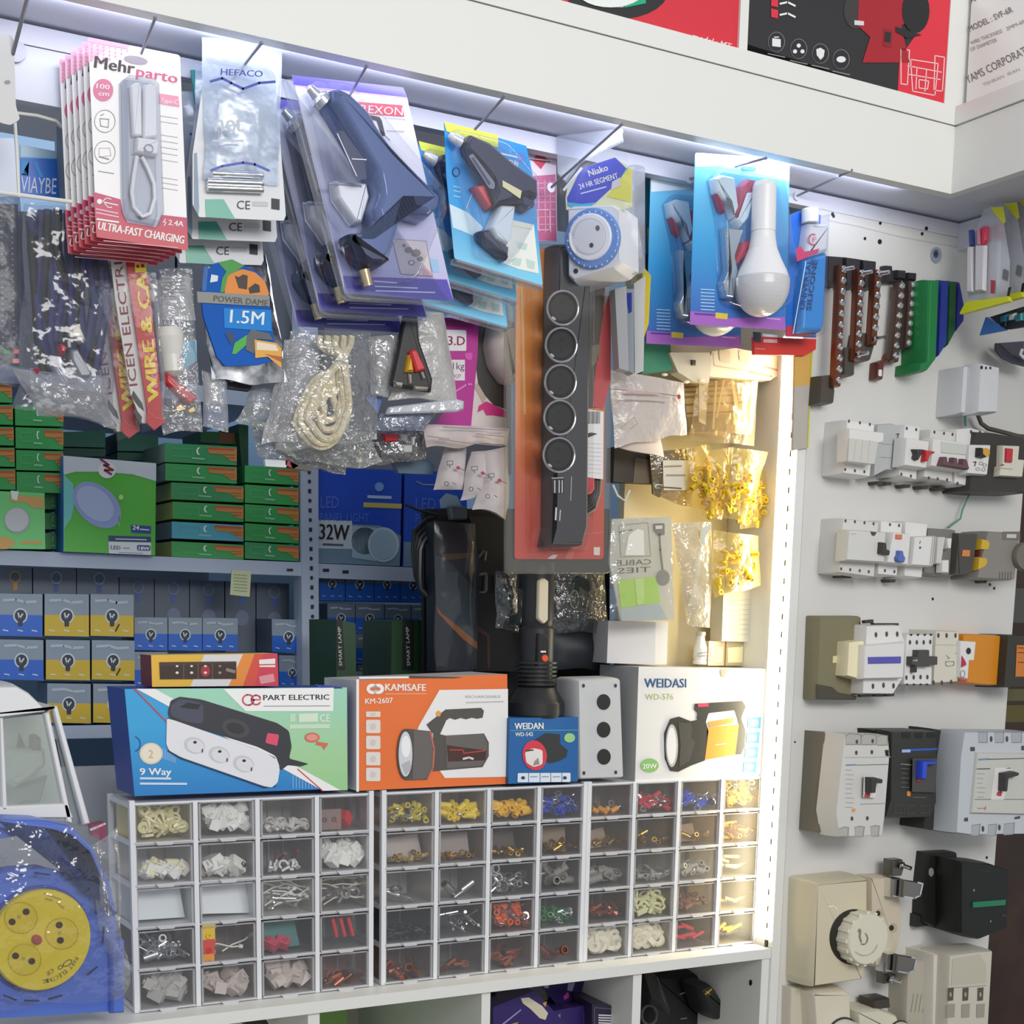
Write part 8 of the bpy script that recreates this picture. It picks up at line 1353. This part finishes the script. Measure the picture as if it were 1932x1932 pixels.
b=MB(); b.slab(PY(-.02),Q('480,885 555,870 560,975 490,945',e4),.02,M('#8f3f5a',.45)); b.art(PY(-.0195),Q('470,905 555,870 556,880 480,915',e4),M('#e6d5dc'),.0005); one(b,'crimson_carton_corner','crimson and white carton corner squeezed between the lantern and the first drawer unit','carton')
# reel
pl=P3((0,1600,-.075),(220,1600,-.045),(0,1850,-.075)); t=T('blue_cable_reel','blue cable reel with a yellow three socket disc, wrapped in clear film','cable reel',pl.at((100,1905)))
BR=M('#5674cc',.4); BRD=M('#34489a',.42)
out=Q('-260,900 -60,845 100,845 220,850 350,880 470,990 560,1170 610,1380 630,1600 640,1860 200,1890 -260,1915',e4); hole=Q('-260,975 0,955 150,930 330,950 420,1000 445,1050 375,1145 250,1112 100,1120 -60,1150 -260,1170',e4)
b=MB(); b.slab(pl,out[0:1]+out[1:]+[out[-1]] if False else (Q('-260,900 -60,845 100,845 220,850 350,880 470,990 560,1170 610,1380 630,1600 640,1860 200,1890 -260,1915 -260,1172 -60,1150 100,1120 250,1112 375,1145 445,1050 420,1000 330,950 150,930 0,955 -260,975',e4)),.035,BR); b.build('blue_frame',t)
b=MB(); b.puff(pl,rr(Q('-40,845 220,850 350,880 470,990 560,1170 600,1350 560,1350 500,1170 440,1030 340,940 200,905 -40,900',e4),.1),0,.012,BR,.004); b.puff(pl,Q('565,1480 640,1480 640,1865 570,1870',e4),0,.010,BR,.003); b.build('rim',t)
b=MB(); c=pl.at(px1((200,1480),e4)); R_=(pl.at(px1((200,1215),e4))-c).length
b.lathe(c,pl.n,[(R_*1.06,0),(R_*1.06,.004)],BRD,48); b.build('dark_ring',t)
YE=M('#e3c92a',.4); b=MB(); b.lathe(c,pl.n,[(R_,.0),(R_,.012),(R_*.975,.0145)],YE,56); dsc=b.build('socket_disc',t); dsc['label']='yellow disc with three sockets'
m=pl.moved(.0145)
for i,(cx,cy,pins) in enumerate(((110,1372,((138,1340),(64,1393))),(325,1455,((312,1410),(318,1490))),(130,1592,((82,1572),(167,1600))))):
    b=MB(); b.line(m,el(cx,cy,86,82,26,k=e4),2.2,M('#c9ae1f',.4),.0003,closed=True); b.art(m,el(cx,cy,84,80,26,k=e4),M('#dcc128',.42),.0003); 
    for px_,py_ in pins: b.art(m,el(px_,py_,19,18,12,k=e4),M('#3a1f18'),.0007)
    b.art(m,el((pins[0][0]+pins[1][0])/2,(pins[0][1]+pins[1][1])/2,11,11,10,k=e4),M('#b8a04a'),.0007); b.build('socket',dsc)
b=MB(); b.puff(m,el(190,1485,26,26,16,k=e4),0,.006,M('#a8382c',.35),.002); b.build('centre_button',dsc)['label']='red centre button'
b=MB(); INKB=M('#5f5524'); s='PART ELECTRIC'; cx,cy=200,1480
for i,ch in enumerate(s):
    if ch==' ': continue
    a=math.radians(28+i*4.5); r1=218; p0=(cx+r1*math.cos(a),cy+r1*math.sin(a)); d=(-math.sin(a),math.cos(a)); hw=7
    A=px1((p0[0]-d[0]*hw,p0[1]-d[1]*hw),e4); B=px1((p0[0]+d[0]*hw,p0[1]+d[1]*hw),e4)
    b.text(m,ch,A,B,7.5,INKB,.0006,bold=.0,up=(math.cos(a),math.sin(a)))
b.text(m,'CE',px1((285,1655),e4),px1((250,1680),e4),7,INKB,.0006,up=(-.3,-1)) ; b.line(m,el(355,1610,26,12,12,k=e4,rot=-35),1.6,INKB,.0006,closed=True); b.line(m,el(318,1632,13,9,10,k=e4,rot=-35),1.3,INKB,.0006,closed=True)
for x0,y0,x1,y1 in ((235,1245,320,1275),(240,1270,275,1280),(300,1290,335,1320)): b.line(m,Q(f'{x0},{y0} {x1},{y1}',e4),3,M('#b39c2c'),.0006)
b.build('print',dsc)
b=MB()
for q in ('20,1780 60,1795 85,1805','130,1808 205,1808','255,1800 325,1780','460,1672 510,1630','540,1510 545,1420','505,1350 500,1290','420,1215 475,1250','40,1160 120,1145','180,1135 260,1145'): b.line(pl,Q(q,e4),4,M('#1c2a55'),.0135)
b.build('frame_slots',t)
b=MB(); b.sheet(pl.moved(.018),[(-60,1545),(185,1560),(238,1880),(-60,1915)],.012,CL('#f4f6fb',.03,.07,.08,1,28),20,24,.007,26,131,fold=.003); b.sheet(pl.moved(.008),[(165,1600),(222,1560),(240,1850),(215,1890)],.010,CL('#eef1f6',.12,.12,.12,1,30),8,16,.006,30,132); b.build('film_wrap',t)
# cubby contents
PUR2=M('#352468',.4)
def pbox(q,lab,art=None,y=.06,d=.09):
    pl=PY(y); b=MB(); P=[pl.at(x) for x in Q(q,f4)]; b.prism(P,V((.02,d,-.01)),PUR2)
    for qq,c in (art or ()): b.art(pl,Q(qq,f4),M(c,.4),.0006)
    return one(b,'trimmer_carton',lab,'box','purple cartons in the cubby',smooth=0)
pbox('350,430 560,345 760,560 500,640 350,620','purple carton picturing a pale shoe shaped device, tilted at the front of the cubby',(('490,385 530,380 600,425 628,460 615,495 585,485 540,440 500,410','#d9cfb8'),('600,410 622,400 615,430','#c9a04a'),('395,515 490,440 492,446 398,522','#a79bc9'),('440,515 480,505 470,515 445,515','#c9a04a')),.03)
pbox('640,300 812,297 770,430 690,440 600,330','purple carton leaning in the upper corner of the cubby',(('730,310 765,305 750,350 725,345','#b9a9d9'),('705,375 730,350 735,380 710,395','#d05aa0'),('600,315 635,308 630,335 610,332','#cfc6e0')),.10)
pbox('650,450 850,415 850,640 640,640','purple carton standing behind the grilled one',(('670,480 690,460 695,640 680,640','#8c7cc0'),('805,450 822,445 820,640 806,640','#4a3890')),.05)
t=T('grilled_carton','dark purple carton end with white stripes, beside the purple cartons','box',PY(.02).at(px1((920,520),f4))); pl=PY(.02)
b=MB(); b.prism([pl.at(x) for x in Q('850,415 980,425 995,640 850,640',f4)],V((.015,.09,0)),M('#2f2540',.4)); b.build('body',t,smooth=0)
b=MB(); b.line(pl,rr(Q('862,432 972,440 985,640 865,640',f4),.05,2),1.4,M('#6a5f80'),.0006,closed=True)
for y in range(470,520,13): b.line(pl,Q(f'885,{y} 960,{y+3}',f4),2.6,M('#d9d6dc'),.0006)
b.line(pl,Q('968,465 968,520',f4),2.2,M('#d9d6dc'),.0006); b.build('print',t)
b=MB(); b.slab(PY(.10),Q('345,345 430,400 380,640 345,640',f4),.05,M('#17161c')); 
for y in range(440,500,14): b.art(PY(.10),Q(f'345,{y} 353,{y} 353,{y+8} 345,{y+8}',f4),M('#c9c9cc'),.0006)
one(b,'dark_carton_stack','dark carton edge at the cubby upright, behind the purple cartons','box')
t=T('black_tool_case','black power tool in soft black wrapping filling the last cubby','tool',PY(.1).at((1310,1950)))
b=MB(); pl=PY(.12); b.puff(pl,rr(Q('1110,420 1160,250 1400,255 1520,330 1590,460 1560,640 1110,640',f4),.12),-.08,0,M('#17181a',.5),.012); b.build('tool_body',t)
b=MB(); pl=PY(.06); b.puff(pl,rr(Q('1390,330 1460,310 1560,450 1585,480 1520,520 1440,470',f4),.2),-.05,0,M('#1f2022',.45),.006); b.build('grip_pad',t); b=MB(); b.puff(pl,rr(Q('1165,270 1190,270 1215,340 1260,460 1250,470 1205,400',f4),.2),-.03,0,M('#3d3e40',.4),.003); b.build('handle',t)
b=MB(); pl=PY(.0595); b.art(pl,rr(Q('1405,345 1450,325 1478,350 1430,385',f4),.2),M('#2f2c22'),.0006); b.line(pl,Q('1425,365 1455,340',f4),2,M('#c9a83a'),.001); b.line(pl,Q('1430,350 1445,362',f4),1.6,M('#c9a83a'),.001); b.build('badge',t)
b=MB(); pl=PY(.115); b.tube([pl.at(x,.004) for x in el(1140,470,38,48,24,k=f4)],.0025,M('#4a4b4e',.3),6,closed=True)
for q in ('1295,365 1340,350','1380,435 1420,430','1300,490 1330,485'): b.line(pl,Q(q,f4),2,M('#6d6e72'),.006)
b.build('ring',t)
b=MB(); b.puff(PY(.11),Q('1520,420 1590,440 1585,640 1510,640',f4),-.03,0,M('#26272a',.45),.005); b.build('side_grip',t)
b=MB(); b.art(PX(.9845),el(1416,1854,3,6,8),BLK,.0003); one(b,'shelf_pin_hole','small dark peg hole in the side of the last cubby','hole')
b=MB(); b.puff(PY(.08),el(485,1932,26,9,20),-.04,0,M('#3c3a36',.5),.004); one(b,'dark_round_lid','dark round lid peeping up in the cubby under the first drawer unit','lid')
b=MB(); b.box((.14,.30,-.485),(.42,.399,-.10),M('#8fb86a',.5)); one(b,'pale_green_bag','pale green sack low in the wide cubby','sack')
